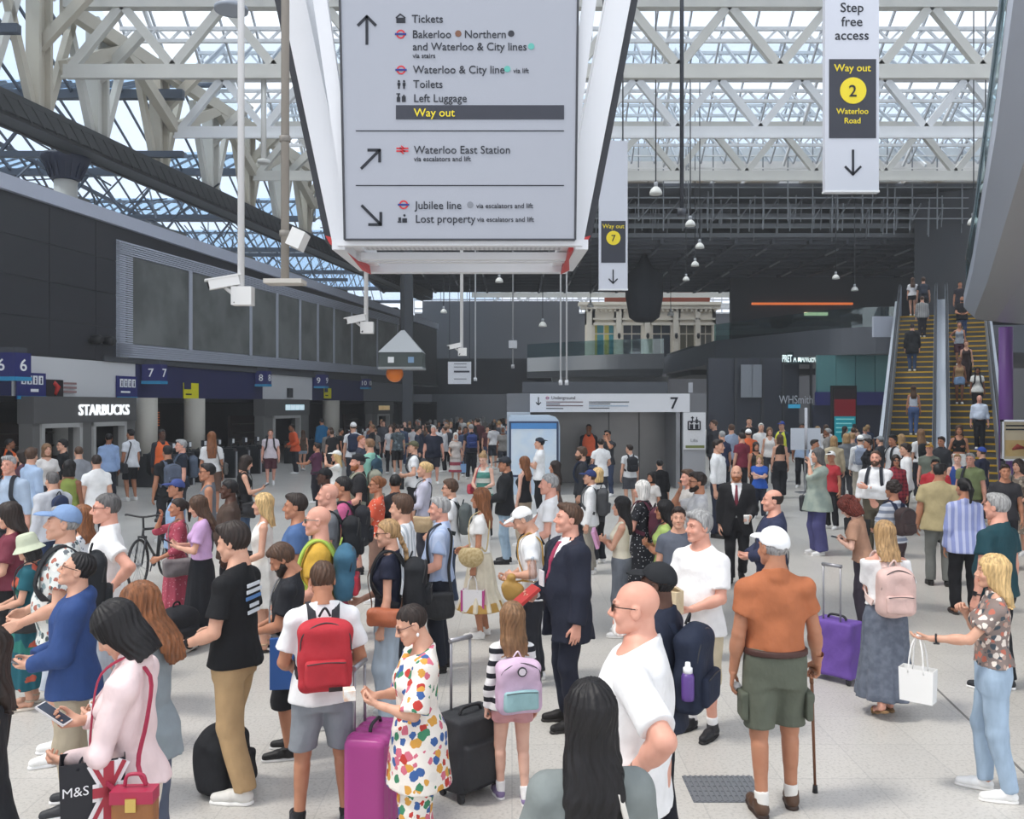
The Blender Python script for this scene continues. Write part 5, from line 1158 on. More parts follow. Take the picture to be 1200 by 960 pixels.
def cm(spec, default='cloth'):
    """'e0e0e0' or ('e0e0e0', pattern)"""
    if isinstance(spec, tuple): return mat(spec[0], 0.75, pat=spec[1], spec=.2)
    return mat(spec, 0.75, pat=default, spec=.2)
V3 = lambda *a: np.array(a, float)
def ik(S, Wt, L1, L2, pole):
    d = Wt - S; L = np.linalg.norm(d)
    if L > (L1 + L2) * .995: Wt = S + d / L * (L1 + L2) * .995; d = Wt - S; L = np.linalg.norm(d)
    u = d / L; a = (L1 * L1 - L2 * L2 + L * L) / (2 * L); hh = math.sqrt(max(0, L1 * L1 - a * a)); pl = np.array(pole, float); pl = pl - u * (pl @ u); pl /= np.linalg.norm(pl) + 1e-9
    return S + u * a + pl * hh, Wt
# arm poses for the right arm: wrist, elbow pole, thumb direction, curl
ARM = {'down': ((.245, .03, .83), (.4, -1, 0), (-.2, 1, .2), .25), 'swingf': ((.22, .20, .87), (.3, -1, -.2), (-.2, 1, .5), .3), 'swingb': ((.24, -.16, .86), (.4, -1, 0), (-.2, 1, .2), .3),
       'phone': ((.09, .265, 1.15), (.7, -.3, -1), (1, .1, .6), .55), 'low': ((.08, .25, 1.03), (.7, -.3, -1), (1, .1, .6), .5), 'bent': ((.19, .235, 1.0), (.5, -.6, -1), (-.2, .2, 1), .5),
       'hip': ((.205, -.03, 1.03), (1, -.9, .1), (.1, -.6, -1), .3), 'cross': ((-.10, .215, 1.17), (.8, -.1, -.9), (-.1, .2, 1), .3), 'cross2': ((-.08, .245, 1.22), (.8, -.1, -.9), (-.1, .2, 1), .3),
       'strap': ((.125, .17, 1.30), (.6, -.3, -1), (-.6, .2, .8), .75), 'face': ((.09, .20, 1.50), (.7, .2, -1), (-.8, -.2, .4), .35), 'eyes': ((.12, .19, 1.60), (.9, .3, -.6), (-.3, -.3, -.8), .2),
       'carry': ((.255, .04, .80), (.4, -1, 0), (-.2, 1, .2), .9), 'carryb': ((.26, -.12, .82), (.4, -1, 0), (-.2, 1, .2), .9), 'clasp': ((.07, .25, .98), (.7, -.4, -.8), (.2, .4, 1), .4), 'out': ((.16, .42, 1.14), (.5, -.4, -1), (1, 0, .3), .25),
       'back': ((.10, -.17, 1.02), (.8, -1, 0), (.3, -.3, 1), .3), 'cane': ((.30, .14, .87), (.5, -1, 0), (-.5, .9, 0), .85), 'point': ((.16, .45, 1.25), (.5, -.4, -1), (0, .2, 1), .2), 'bag': ((.15, .20, 1.08), (.7, -.5, -.7), (0, .2, 1), .8), 'shield': ((.06, .24, 1.60), (.9, .3, -.5), (-.2, -.2, -1), .15)}
PEOPLE = []
LEGSW = {'stand': ((.105, -.02, 0, 0), (.105, .01, 0, 0)), 'walk': ((.075, .24, 0, 12), (.075, -.26, .05, -38)), 'walk2': ((.075, -.26, .05, -38), (.075, .24, 0, 12)), 'stroll': ((.085, .13, 0, 4), (.085, -.13, .02, -18)), 'stroll2': ((.085, -.13, .02, -18), (.085, .13, 0, 4)), 'wide': ((.15, 0, 0, 0), (.15, .02, 0, 0)), 'relax': ((.10, -.02, 0, 0), (.13, .10, 0, 0)), 'close': ((.075, 0, 0, 0), (.075, .02, 0, 0))}
class Pz: pass
def person(px, ht, ft, face, label, sex='m', skin=1, hair=('short', 'dark'), top=('tee', 'e8e8e8'), bot=('trousers', '2a2c34'), shoes=('sneaker', 'e8e8e8'), R='down', L='down', legs='stand',
           yaw=0, pitch=0, lean=0, belly=0, wide=1.0, beard=None, hat=None, glasses=None, cat='person', group=None, child=False, d=None, z=0.0, H=None, lod=None, watch=None, h0=1.72, extra=None, build=1.0):
    if d is None:
        if ft is None:
            y0 = 467 + 16 * px / 1200.0; a = (2.5 - h0) / 2.5; ft = y0 + (ht - y0) / a
        d = 2625.0 / (ft - HY); H = (ft - ht) * d / F
    else: H = H or h0
    X = (px - 600) / F * d
    if lod is None: lod = 0 if d < 6.6 else 1 if d < 10.5 else 2 if d < 17 else 3 if d < 28 else 4
    hb = (.0125, .0155, .019, .026, .034)[lod]; hc = (.0115, .014, .018, .024, .032)[lod]; hh = (.0055, .007, .009, .0115, .016)[lod]; hn = (.0048, .0058, .0068, .008, .0095)[lod]
    th = math.radians(face) - math.atan((px - 600) / F)
    s = H / 1.75; seed = int(px * 7 + ht * 13) % 9999; rs = np.random.RandomState(seed); mm = sex == 'm'
    hs = .965 if not child else 1.2
    ln = math.tan(math.radians(lean)); sx = lambda zz: ln * max(0, zz - .95)
    sw = (.170 if mm else .150) * build; bw = build
    if mm: TS = [(.80, .150, .105, 0), (.88, .164, .113, 0), (.96, .160, .112, -.005), (1.06, .155, .108, 0), (1.2, .161, .110, .004), (1.31, .163, .110, 0), (1.38, .146, .095, -.01), (1.43, .105, .074, -.018), (1.47, .066, .057, -.024), (1.51, .055, .052, -.024)]
    else: TS = [(.80, .158, .108, -.005), (.88, .172, .118, -.008), (.96, .164, .112, -.01), (1.08, .124, .092, 0), (1.2, .134, .10, .004), (1.30, .143, .102, .004), (1.37, .124, .086, -.008), (1.42, .085, .066, -.018), (1.46, .055, .05, -.024), (1.50, .047, .046, -.024)]
    TS = [(a, b * bw, c * bw, e + sx(a)) for a, b, c, e in TS]
    def torso(g, k=.03):
        p = [loft([(a, b + g, c + g, e) for a, b, c, e in TS], 0)]
        if belly: p.append(el((0, .05 + sx(1.08), 1.07), (.145 * bw + g, .10 + .05 * belly + g, .16), .07))
        if not mm and not child: p += [el((q * .066, .078 + sx(1.26), 1.255), (.062 + g * .6, .05 + g * .8, .06), .05) for q in (-1, 1)]
        return p
    Sh = {q: V3(q * sw, -.012 + sx(1.37), 1.372) for q in (1, -1)}; arms = {}; L1, L2 = .285, .25
    for q, ps in ((1, R), (-1, L)):
        a = ARM[ps] if isinstance(ps, str) else ps
        w = V3(a[0][0] * q, a[0][1], a[0][2]); pol = V3(a[1][0] * q, a[1][1], a[1][2]); t0 = V3(a[2][0] * q, a[2][1], a[2][2])
        if ps in ('hip',) : w[0] = q * (.165 * bw + .035 + .05 * belly)
        if ps in ('down', 'carry', 'carryb', 'swingb', 'swingf'): w[0] += q * ((bw - 1) * .16 + (.0 if mm else -.02) + .03 * belly)
        E, Wr = ik(Sh[q], w, L1, L2, pol); u = (Wr - E); u /= np.linalg.norm(u)
        if ps == 'hip': u = u * .6 + V3(-q * .5, .5, -.5); u /= np.linalg.norm(u)
        if ps in ('cross', 'cross2'): u = u * .8 + V3(-q * .4, -.1, 0); u /= np.linalg.norm(u)
        if ps == 'cane': u = V3(0, .5, -.85); u /= np.linalg.norm(u)
        t = t0 - u * (t0 @ u); t /= np.linalg.norm(t) + 1e-9; n = np.cross(t, u) * q
        arms[q] = (E, Wr, u, t, n, a[3])
    lg = LEGSW[legs] if isinstance(legs, str) else legs; legd = {}
    for q, (ax, ay, az, tip) in ((1, lg[0]), (-1, lg[1])):
        hp = V3(q * .088, -.005, .90); foot = V3(q * ax, ay, az); ta = math.radians(tip)
        ank = foot + V3(0, -.03, .085)
        if tip < 0: ank = foot + V3(0, -.03 + .06 * math.sin(-ta), .085 + .13 * math.sin(-ta))
        kn, an = ik(hp, ank, .419, .402, (q * .15, 1, 0)); legd[q] = (hp, kn, an, foot, ta)
    # neck and head frame
    nb = V3(0, -.03 + sx(1.46), 1.455); hc0 = V3(0, .0 + sx(1.56) + .02 * (pitch < -15), 1.625)
    Mh = Matrix.Rotation(math.radians(yaw), 3, 'Z') @ Matrix.Rotation(math.radians(pitch), 3, 'X'); Mh = np.array(Mh); piv = V3(0, -.03, -.07)
    hc_ = hc0 + piv * hs - Mh @ (piv * hs)
    if child: hc_ = hc_ + V3(0, 0, .02)
    toh = lambda V: (V * hs) @ Mh.T + hc_
    rn = .056 if mm else .046
    # ---------------- skin
    Pb = torso(0) + [rc(nb, toh(np.array([[0, -.03, -.05]]))[0], rn + .006, rn, .03)]
    ra = ((.050, .040, .042, .028) if mm else (.042, .034, .036, .024)); ra = [r * (.5 + .5 * bw) for r in ra]
    for q in (1, -1):
        E, Wr, u, t, n, cl = arms[q]
        Pb += [el(Sh[q], (.050, .052, .052) if mm else (.042, .043, .044), .025), rc(nb + V3(q * .02, 0, .02), Sh[q] + V3(-q * .03, 0, .004), .042, .040 if mm else .034, .03), rc(Sh[q], E, ra[0], ra[1], .025), rc(E, Wr, ra[2], ra[3], .012), rc(E * .75 + Wr * .25, E * .6 + Wr * .4, ra[2] * 1.06, ra[2], .02)]
        hp, kn, an, ft_, ta = legd[q]; tk = (.084, .056, .053, .036) if mm else (.086, .054, .05, .034)
        kd = (an - kn); kd /= np.linalg.norm(kd); bk = V3(0, -1, 0) - kd * (-kd[1]); bk = bk / np.linalg.norm(bk) * .016
        Pb += [rc(hp, kn, tk[0], tk[1], .03), rc(kn, an, tk[2], tk[3], .02), rc(kn * .8 + an * .2 + bk, kn * .5 + an * .5 + bk * .6, .049, .041, .02), rc(an, an + V3(0, .0, -.03), tk[3], .036, .01)]
        bare = shoes[0] == 'sandal'; Pb += [rc(an - V3(0, .0, .02), ft_ + V3(0, .09, .04), .030, .026, .015), rc(ft_ + V3(0, .09, .036), ft_ + V3(0, .15, .032), .036, .03, .01)] if bare else [rc(an, an + V3(0, .02, -.02), .03, .024, .01)]
    allp = [Sh[1], Sh[-1]] + [v for q in (1, -1) for v in (arms[q][0], arms[q][1], legd[q][1], legd[q][2], legd[q][3] + V3(0, .1, 0))]
    bl = np.min(allp, 0) - .13; bh = np.max(allp, 0) + .13; bl = np.minimum(bl, (-.28, -.26, -.05)); bh = np.maximum(bh, (.28, .30 + .06 * belly, 1.68))
    V, Q = nets(*ev(Pb, bl, bh, hb)); C = np.ones((len(V), 3), f32)
    hv, hq, hcl = head_mesh(sex, hh, wide); Vs = [V, toh(hv)]; Qs = [Q, hq + len(V)]; Cs = [C, hcl]; nv = len(V) + len(hv)
    for q in (1, -1):
        E, Wr, u, t, n, cl = arms[q]; v, qq = hand_mesh(cl, hn); B = np.stack([t, u, n], 1); k = (1.0 if mm else .9) * (1.04 if child else 1)
        Vs.append((v * k) @ B.T + Wr); Qs.append((qq if q == 1 else qq[:, ::-1]) + nv); nv += len(v); Cs.append(np.ones((len(v), 3), f32))
    V = np.concatenate(Vs) * s; Q = np.concatenate(Qs); C = np.concatenate(Cs)
    me = mesh_np('person', V, Q, skin_mat(skin)); at = me.attributes.new('tint', 'FLOAT_COLOR', 'POINT'); at.data.foreach_set('color', np.concatenate([C, np.ones((len(C), 1), f32)], 1).astype(f32).ravel())
    ob = bpy.data.objects.new('person', me); COL.objects.link(ob); ob.location = (X, d, z); ob.rotation_euler = (0, 0, th); tag(ob, label, cat, group)
    def part(name, V, Q, m, parent=ob, lab=None):
        if len(V) == 0: return None
        o = bpy.data.objects.new(name, mesh_np(name, V * s, Q, m)); COL.objects.link(o); o.parent = parent
        if lab: o['label'] = lab
        return o
    # ---------------- lower clothes
    def legs_prims(g1, gk, ga, zend=None, kcr=.04):
        p = [loft([(.78, .150 * bw + g1, .108 + g1, 0), (.88, (.168 if mm else .176) * bw + g1, .118 + g1, -.004), (.97, (.165 if mm else .160) * bw + g1, .115 + g1, -.004 + sx(.97)), (1.03, (.155 if mm else .142) * bw + g1, .110 + g1, sx(1.03))], 0)]
        if belly: p.append(el((0, .04, 1.0), (.14, .1 + .04 * belly, .1), .05))
        for q in (1, -1):
            hp, kn, an, ft_, ta = legd[q]; e = an + (an - kn) * .02
            p += [rc(hp, kn, .086 + g1, .056 + gk, kcr), rc(kn, e, .056 + gk, ga, .025, cut=True)]
        return p
    tt = (top[-1] if isinstance(top, list) else top); th_ = {'tee': .84, 'polo': .84, 'shirt': .82, 'sshirt': .82, 'long': .84, 'blouse': .92, 'lblouse': .93, 'tank': .86, 'crop': 1.08, 'jacket': .8, 'hoodie': .8, 'suit': .7, 'drape': .72, 'kaftan': .55, 'vest': .86, 'off': 1.0}.get(tt[0], .9)
    if len(tt) > 2: th_ = tt[2].get('hem', th_)
    kind, col = bot[0], bot[1]; bm_ = cm(col or '808080', 'denim' if kind in ('jeans', 'widejeans') else 'cloth'); wz = min(1.03, th_ + .022) if tt[0] != 'suit' else .98
    if kind in ('trousers', 'jeans', 'wide', 'widejeans', 'slim', 'chinos', 'cropped'):
        g = {'trousers': (.012, .02, .066), 'jeans': (.010, .014, .058), 'wide': (.012, .045, .105), 'widejeans': (.012, .035, .085), 'slim': (.008, .008, .046), 'chinos': (.014, .024, .068), 'cropped': (.012, .024, .068)}[kind]
        P = legs_prims(*g) + [plane((0, 0, 1), wz)]
        if kind == 'cropped': P.append(plane((0, 0, -1), -.24))
        P.append(wrinkle(.0022, seed)); v, qd = nets(*ev(P, bl, bh, hc)); part('jeans' if 'jean' in kind else 'trousers', v, qd, bm_)
    elif kind in ('shorts', 'hotpants', 'longshorts'):
        ze = {'shorts': .52, 'hotpants': .73, 'longshorts': .42}[kind]; P = legs_prims(.016, .038, .088) + [plane((0, 0, 1), wz), plane((0, 0, -1), -ze), wrinkle(.0025, seed)]; v, qd = nets(*ev(P, bl, bh, hc)); part('shorts', v, qd, bm_)
    elif kind in ('skirt', 'midi', 'mini', 'pencil', 'flare'):
        ze, w2, fo = {'skirt': (.17, .25, .06), 'midi': (.38, .25, .06), 'mini': (.62, .21, .05), 'pencil': (.22, .19, .02), 'flare': (.33, .30, .10)}[kind]
        yo = .0 if legs == 'stand' else .02
        P = [loft([(ze, w2, w2 * .9 + abs(yo), yo), (.55 if ze < .5 else .7, w2 * .4 + .11, w2 * .36 + .085, .0), (.88, .196 * bw, .144, -.005), (1.0, .158 * bw, .118, sx(1.0)), (1.07, .128 * bw + .012, .107, sx(1.07))], 0, fold=fo, nf=8 + seed % 4, ph=seed), plane((0, 0, 1), max(.92, min(1.07, th_ + .05)))]
        v, qd = nets(*ev(P, bl - .12, bh, hc)); part('skirt', v, qd, bm_)
    # ---------------- upper clothes
    tops = top if isinstance(top, list) else [top]
    for ti, tp in enumerate(tops):
        kind, col = tp[0], tp[1]; o_ = tp[2] if len(tp) > 2 else {}
        g, sl, hem, fl, nr, collar = {'tee': (.016, .55, .84, .02, .074, 0), 'polo': (.016, .55, .84, .015, .068, 1), 'shirt': (.017, 1.96, .82, .02, .066, 1), 'sshirt': (.018, .62, .82, .025, .068, 1), 'long': (.016, 1.96, .84, .015, .072, 0), 'blouse': (.022, .7, .92, .03, .08, 0), 'lblouse': (.024, 1.9, .93, .03, .075, 1), 'tank': (.012, 0, .86, .012, .105, 0), 'crop': (.010, 0, 1.08, .0, .10, 0),
                                      'jacket': (.032, 1.95, .80, .02, .07, 1), 'hoodie': (.036, 1.95, .80, .02, .068, 2), 'suit': (.030, 1.93, .70, .025, .064, 1), 'drape': (.04, 1.3, .72, .07, .085, 0), 'kaftan': (.035, .95, .55, .045, .08, 0), 'dress': (.018, .6, .3, 0, .085, 0), 'ldress': (.02, 1.9, .22, 0, .078, 0), 'sdress': (.014, 0, .42, 0, .105, 0), 'vest': (.02, 0, .86, .02, .085, 0), 'off': (.022, .7, 1.0, .02, .17, 0)}[kind]
        sl = o_.get('sl', sl); hem = o_.get('hem', .96 if ti == 0 and len(tops) > 1 and tops[1][0] == 'suit' else hem); g = o_.get('g', g) + ti * .012
        if kind in ('dress', 'ldress', 'sdress'):
            base = [(a, b + g, c + g, e) for a, b, c, e in TS if a > 1.0]; hw = o_.get('w', .26)
            P = [loft([(hem, hw, hw * .9, .0), (.62, .12 + hw * .36, .1 + hw * .3, 0), (.90, .196 * bw, .146, -.004)] + base, 0, fold=.05, nf=9, ph=seed)]
            if not child: P += torso(g)[1:]
        else:
            base = [(a, b + g, c + g, e) for a, b, c, e in TS if a > 1.0]; b0 = (.166 if mm else .168) * bw; fl = fl + (.014 if hem < .93 else 0)
            P = [loft([(hem - .03, b0 + g + fl, .118 + g + fl, -.004), (.95, b0 + g + fl * .35, .116 + g + fl * .35, -.004)] + base if hem < .93 else [(a, b + g, c + g, e) for a, b, c, e in TS if a > hem - .1], 0)] + torso(g)[1:]
        if kind in ('tank', 'crop', 'sdress', 'vest'):
            for q in (1, -1): P.append(rc(Sh[q] * V3(.62, 1, 1) + V3(0, 0, .045), Sh[q] * V3(.62, 1, 1) + V3(0, 0, -.03), .036, .05, .03))
            for q in (1, -1): P.append(el(Sh[q] + V3(q * .045, 0, -.03), (.062, .085, .12), .01, 's'))
        else:
            for q in (1, -1):
                E, Wr, u, t, n, cl = arms[q]; P += [el(Sh[q], (.050 + g, .053 + g, .050 + g) if mm else (.043 + g, .044 + g, .044 + g), .04), rc(nb + V3(q * .02, 0, .015), Sh[q] + V3(-q * .03, 0, .004), .042 + g * .8, (.040 if mm else .034) + g, .03)]
                if sl <= 1: P.append(rc(Sh[q] + V3(0, 0, -.012), Sh[q] + (E - Sh[q]) * sl, ra[0] + g * .9, (ra[1] + (ra[0] - ra[1]) * (1 - sl)) + g * 1.5 + .004, .03, cut=True))
                else:
                    P.append(rc(Sh[q], E, ra[0] + g, ra[1] + g, .03)); e2 = E + (Wr - E) * (sl - 1); P.append(rc(E, e2, ra[2] + g * .9, ra[3] + g * .7 + .004, .02, cut=True))
        nk = V3(0, -.012 + sx(1.5), 1.52)
        if kind != 'off':
            cz = 1.478 if mm else 1.458
            P.append(plane((0, .42, 1), (cz + .42 * (-.024 + sx(1.47))) / math.sqrt(1 + .42 ** 2)))
            if nr > .078: P.append(el((0, .075 + sx(1.43), 1.455), (.030 + (nr - .07) * 1.3, .07, .045 + (nr - .07) * 1.5), .008, 's'))
        else: P.append(plane((0, 0, 1), 1.40))
        if hem > .5 or kind in ('kaftan',): P.append(plane((0, 0, -1), -hem))
        if collar == 1: P += [rc(nb + V3(0, .000, -.01), nb + V3(0, .006, .042), rn + .034, rn + .021, .006, cut=True), rc(nb + V3(0, .006, .03), nb + V3(0, .022, .12), rn + .004, rn + .004, 0, 's')]
        if collar == 2: P += [el((0, -.095 + sx(1.45), 1.455), (.10, .055, .06), .02)]
        if kind == 'suit' or o_.get('open'):
            zb_ = o_.get('vz', 1.12); P.append(('s', lambda X, Y, Z: np.maximum(np.maximum(np.abs(X) - np.clip((Z - zb_) * .27 + (.012 if o_.get('open') else 0), -1, .075), -(Y - .03)), zb_ - Z), V3(-.12, 0, zb_), V3(.12, .4, 1.6), .004))
            if kind == 'suit': P.append(('s', lambda X, Y, Z: np.maximum(np.maximum(np.abs(X) - np.clip((zb_ - .12 - Z) * .35, -1, .09), -(Y - .05)), Z - zb_ + .1), V3(-.12, 0, .6), V3(.12, .4, zb_), .004))
        P.append(wrinkle(o_.get('wr', .0028), seed + 3)); v, qd = nets(*ev(P, bl - .06, bh + .03, hc))
        nm = {'tee': 't_shirt', 'polo': 'polo_shirt', 'shirt': 'shirt', 'sshirt': 'shirt', 'long': 'top', 'blouse': 'blouse', 'lblouse': 'blouse', 'tank': 'vest_top', 'crop': 'crop_top', 'jacket': 'jacket', 'hoodie': 'jacket', 'suit': 'suit_jacket', 'drape': 'tunic', 'kaftan': 'tunic', 'vest': 'waistcoat', 'off': 'blouse'}.get(kind, 'dress')
        tob = part(nm, v, qd, cm(col))
        if o_.get('tie'):
            P = torso(.034)
            P += [('c', lambda X, Y, Z: np.maximum(np.maximum(np.abs(X) - (.016 + np.clip(1.42 - Z, 0, .4) * .06), .02 - Y), np.maximum((1.06 if kind == 'suit' else .97) - Z, Z - 1.455)), BIGL, BIGH, 0)]; v, qd = nets(*ev(P, (-.08, 0, .93), (.08, .3, 1.5), max(.007, hc * .6))); part('tie', v, qd, mat(o_['tie'], .5))
        if lod <= 1 and kind in ('shirt', 'sshirt', 'lblouse') or o_.get('placket'): pass
    # ---------------- shoes and socks
    for q in (1, -1):
        hp, kn, an, ft_, ta = legd[q]; k, c = shoes[0], shoes[1]; v, qd, v2, q2 = shoe_mesh(k, (.008, .010, .012, .016, .02)[lod]); yw = -q * .14
        Rm = np.array(Matrix.Rotation(yw, 3, 'Z') @ Matrix.Rotation(ta, 3, 'X')); pv = V3(0, .11, 0) if ta < 0 else V3(0, -.06, 0)
        tf = lambda vv: ((vv * (1 if mm else .93) - pv) @ Rm.T) + pv + ft_ + V3(0, -.0, 0) * 0
        so = part('shoe' if k != 'sandal' else 'sandal', tf(v), qd, mat(c, .5, pat='cloth', spec=.3)); sc_ = shoes[2] if len(shoes) > 2 else ('eceae6' if k == 'sneaker' else '2a2624')
        if lod <= 3 and so: part('sole', tf(v2), q2, mat(sc_, .6), so)
        if len(shoes) > 3 and lod <= 2:
            P = [rc(an + (kn - an) * -.05, an + (kn - an) * shoes[4], .040, .046, .01, cut=True)]; v3, q3 = nets(*ev(P, np.minimum(an, kn) - .1, np.maximum(an, kn) + .1, hc)); part('sock', v3, q3, mat(shoes[3], .8))
    # ---------------- hair, beard, hats, glasses
    hm = lambda st, cl: mat(HAIRC[cl], .5, pat='curl' if st in ('curly', 'bigcurl', 'afro') else 'hair', spec=.35)
    hr = (.0055, .007, .009, .012, .016)[lod]
    if hair and hair[0] != 'bald': v, qd = hair_mesh(hair[0], hr); v = np.where(v[:, 2:3] > .015, v * .93, v) if hat else v; part('hair', toh(v * np.array([wide, 1, 1])), qd, hm(*hair))
    if beard: v, qd = hair_mesh(beard[0], max(hr * .8, .0045)); part('beard', toh(v * np.array([wide, 1, 1])), qd, hm(*beard))
    if hat:
        if hat[0] == 'cap' or hat[0] == 'backcap':
            v, qd = hair_mesh('cap', hr); b, bq = hair_mesh('brim', min(hr, .008)); c_ = part('cap', toh(v), qd, cm(hat[1])); fl_ = np.array([1, 1, 1]) if hat[0] == 'cap' else np.array([-1, -1, 1]); part('peak', toh(b * fl_), bq, cm(hat[2] if len(hat) > 2 else hat[1]), c_)
        else: v, qd = hair_mesh(hat[0], hr); part('hat', toh(v), qd, cm(hat[1]))
    if glasses:
        kind, gc = glasses if isinstance(glasses, tuple) else (glasses, '18181a')
        g_ = MB(); yo = .094; zo = .004
        if kind == 'head': yo, zo = .07, .105
        for q in (-1, 1):
            if kind in ('sun', 'head'): g_.prism([Vector((q * (.031 + .024 * a), yo, zo + .018 * b)) for a, b in ((-1, .7), (1, .9), (.85, -.6), (.3, -1), (-.6, -.9))], (0, .006, 0))
            else: g_.tube([(q * .031 + .024 * math.cos(a), yo, zo + .019 * math.sin(a)) for a in (2 * math.pi * i / 12 for i in range(12))], .0022, 5, True)
            g_.beam((q * .056, yo, zo + .012), (q * .079 * wide, yo - .03, zo + .012), .004); g_.beam((q * .081 * wide, yo - .03, zo + .012), (q * .084 * wide, -.02, zo + .008), .004)
        g_.beam((-.008, yo + .002, zo + .009), (.008, yo + .002, zo + .009), .004)
        me = bpy.data.meshes.new('glasses'); vv = toh(np.array([tuple(p) for p in g_.v])) * s; me.from_pydata([tuple(p) for p in vv], [], g_.f); me.materials.append(mat(gc, .15, spec=.6)); o = bpy.data.objects.new('sunglasses' if kind != 'specs' else 'glasses', me); COL.objects.link(o); o.parent = ob
    if watch:
        E, Wr, u, t, n, cl = arms[1 if watch[0] == 'R' else -1]; w_ = Wr - u * .035; g_ = MB(); x1 = Vector(t); x2 = Vector(n)
        g_.tube([Vector(w_) + (x1 * math.cos(a) + x2 * math.sin(a)) * .032 for a in (2 * math.pi * i / 14 for i in range(14))], .007, 6, True); g_.box(Vector(w_) - x2 * .034, (.02, .02, .006), (x1, Vector(u), x2))
        me = bpy.data.meshes.new('watch'); me.from_pydata([tuple(p * s) for p in g_.v], [], g_.f); me.materials.append(mat(watch[1], .3)); o = bpy.data.objects.new('watch', me); COL.objects.link(o); o.parent = ob
    P = Pz(); P.ob = ob; P.s = s; P.M = np.array(Matrix.Rotation(th, 3, 'Z')); P.loc = np.array([X, d, z]); P.arms = arms; P.lod = lod; P.d = d; P.torso = torso; P.sw = sw; P.sx = sx; P.mm = mm; P.toh = toh; P.bw = bw; P.belly = belly; P.seed = seed; P.H = H
    PEOPLE.append(P); return P
# =================================================================== BAGS AND THINGS THAT PEOPLE CARRY
def w2(P, p): return P.loc + P.M @ (np.array(p, float) * P.s)
class LB(MB):
    """polygons in a person's own frame, linked as an object that turns with the person"""
    def link(s, P, name, m, parent=None, label=None, cat=None, group=None, base=None):
        V = np.array([tuple(v) for v in s.v]) * P.s
        if parent is None:
            b = V.min(0) * .5 + V.max(0) * .5; b[2] = V[:, 2].min()
        else: b = np.array(parent['_b'])
        me = bpy.data.meshes.new(name); me.from_pydata([tuple(v) for v in V - b], [], s.f); me.polygons.foreach_set('material_index', s.m); me.polygons.foreach_set('use_smooth', s.sm)
        for q in (m if isinstance(m, (list, tuple)) else [m]): me.materials.append(q)
        bm = bmesh.new(); bm.from_mesh(me); bmesh.ops.recalc_face_normals(bm, faces=bm.faces); bm.to_mesh(me); bm.free()
        o = bpy.data.objects.new(name, me); COL.objects.link(o)
        if parent is None: o.location = P.loc + P.M @ b; o.rotation_euler = P.ob.rotation_euler
        else: o.parent = parent
        o['_b'] = [float(x) for x in b]; CLEAN.append(o); return tag(o, label, cat, group)
    def ribbon(s, pts, w, th=.006, ctr=None):
        """flat strap whose face looks away from the body axis"""
        pts = [Vector(p) for p in pts]; rings = []
        for i, p in enumerate(pts):
            t = (pts[min(i + 1, len(pts) - 1)] - pts[max(i - 1, 0)]).normalized(); n = p - Vector(ctr if ctr else (p.x * .5, 0, min(p.z, 1.30))); n = n - t * n.dot(t)
            n.normalize(); x = t.cross(n).normalized()
            rings.append(s.add([p + x * w / 2 + n * th, p - x * w / 2 + n * th, p - x * w / 2 - n * th, p + x * w / 2 - n * th]))
        for a, b in zip(rings, rings[1:]):
            for k in range(4): s.face((a + k, a + (k + 1) % 4, b + (k + 1) % 4, b + k))
        s.face(rings[0] + k for k in range(4)); s.face(rings[-1] + k for k in range(4)); return s
CLEAN = []
def wear(q, o):       # makes a piece built in the person's frame a part of the person
    o.parent = q.ob; o.location = (0, 0, 0); o.rotation_euler = (0, 0, 0); o.data.transform(Matrix.Translation(Vector(o['_b'])))
def crv(pts, n=5):
    """Catmull-Rom through the points"""
    pts = [np.array(p, float) for p in pts]; out = []
    for i in range(len(pts) - 1):
        a, b, c, d = pts[max(i - 1, 0)], pts[i], pts[i + 1], pts[min(i + 2, len(pts) - 1)]
        for j in range(n): t = j / n; out.append(.5 * (2 * b + (c - a) * t + (2 * a - 5 * b + 4 * c - d) * t * t + (3 * b - a - 3 * c + d) * t ** 3))
    return out + [pts[-1]]
def netobj(P, prims, lo, hi, h, name, m, parent=None, label=None, cat=None, group=None):
    V, Q = nets(*ev(prims, lo, hi, h)); V = V * P.s
    if parent is None: b = V.min(0) * .5 + V.max(0) * .5; b[2] = V[:, 2].min()
    else: b = np.array(parent['_b'])
    o = bpy.data.objects.new(name, mesh_np(name, V - b, Q, m)); COL.objects.link(o)
    if parent is None: o.location = P.loc + P.M @ b; o.rotation_euler = P.ob.rotation_euler
    else: o.parent = parent
    o['_b'] = [float(x) for x in b]; CLEAN.append(o); return tag(o, label, cat, group)
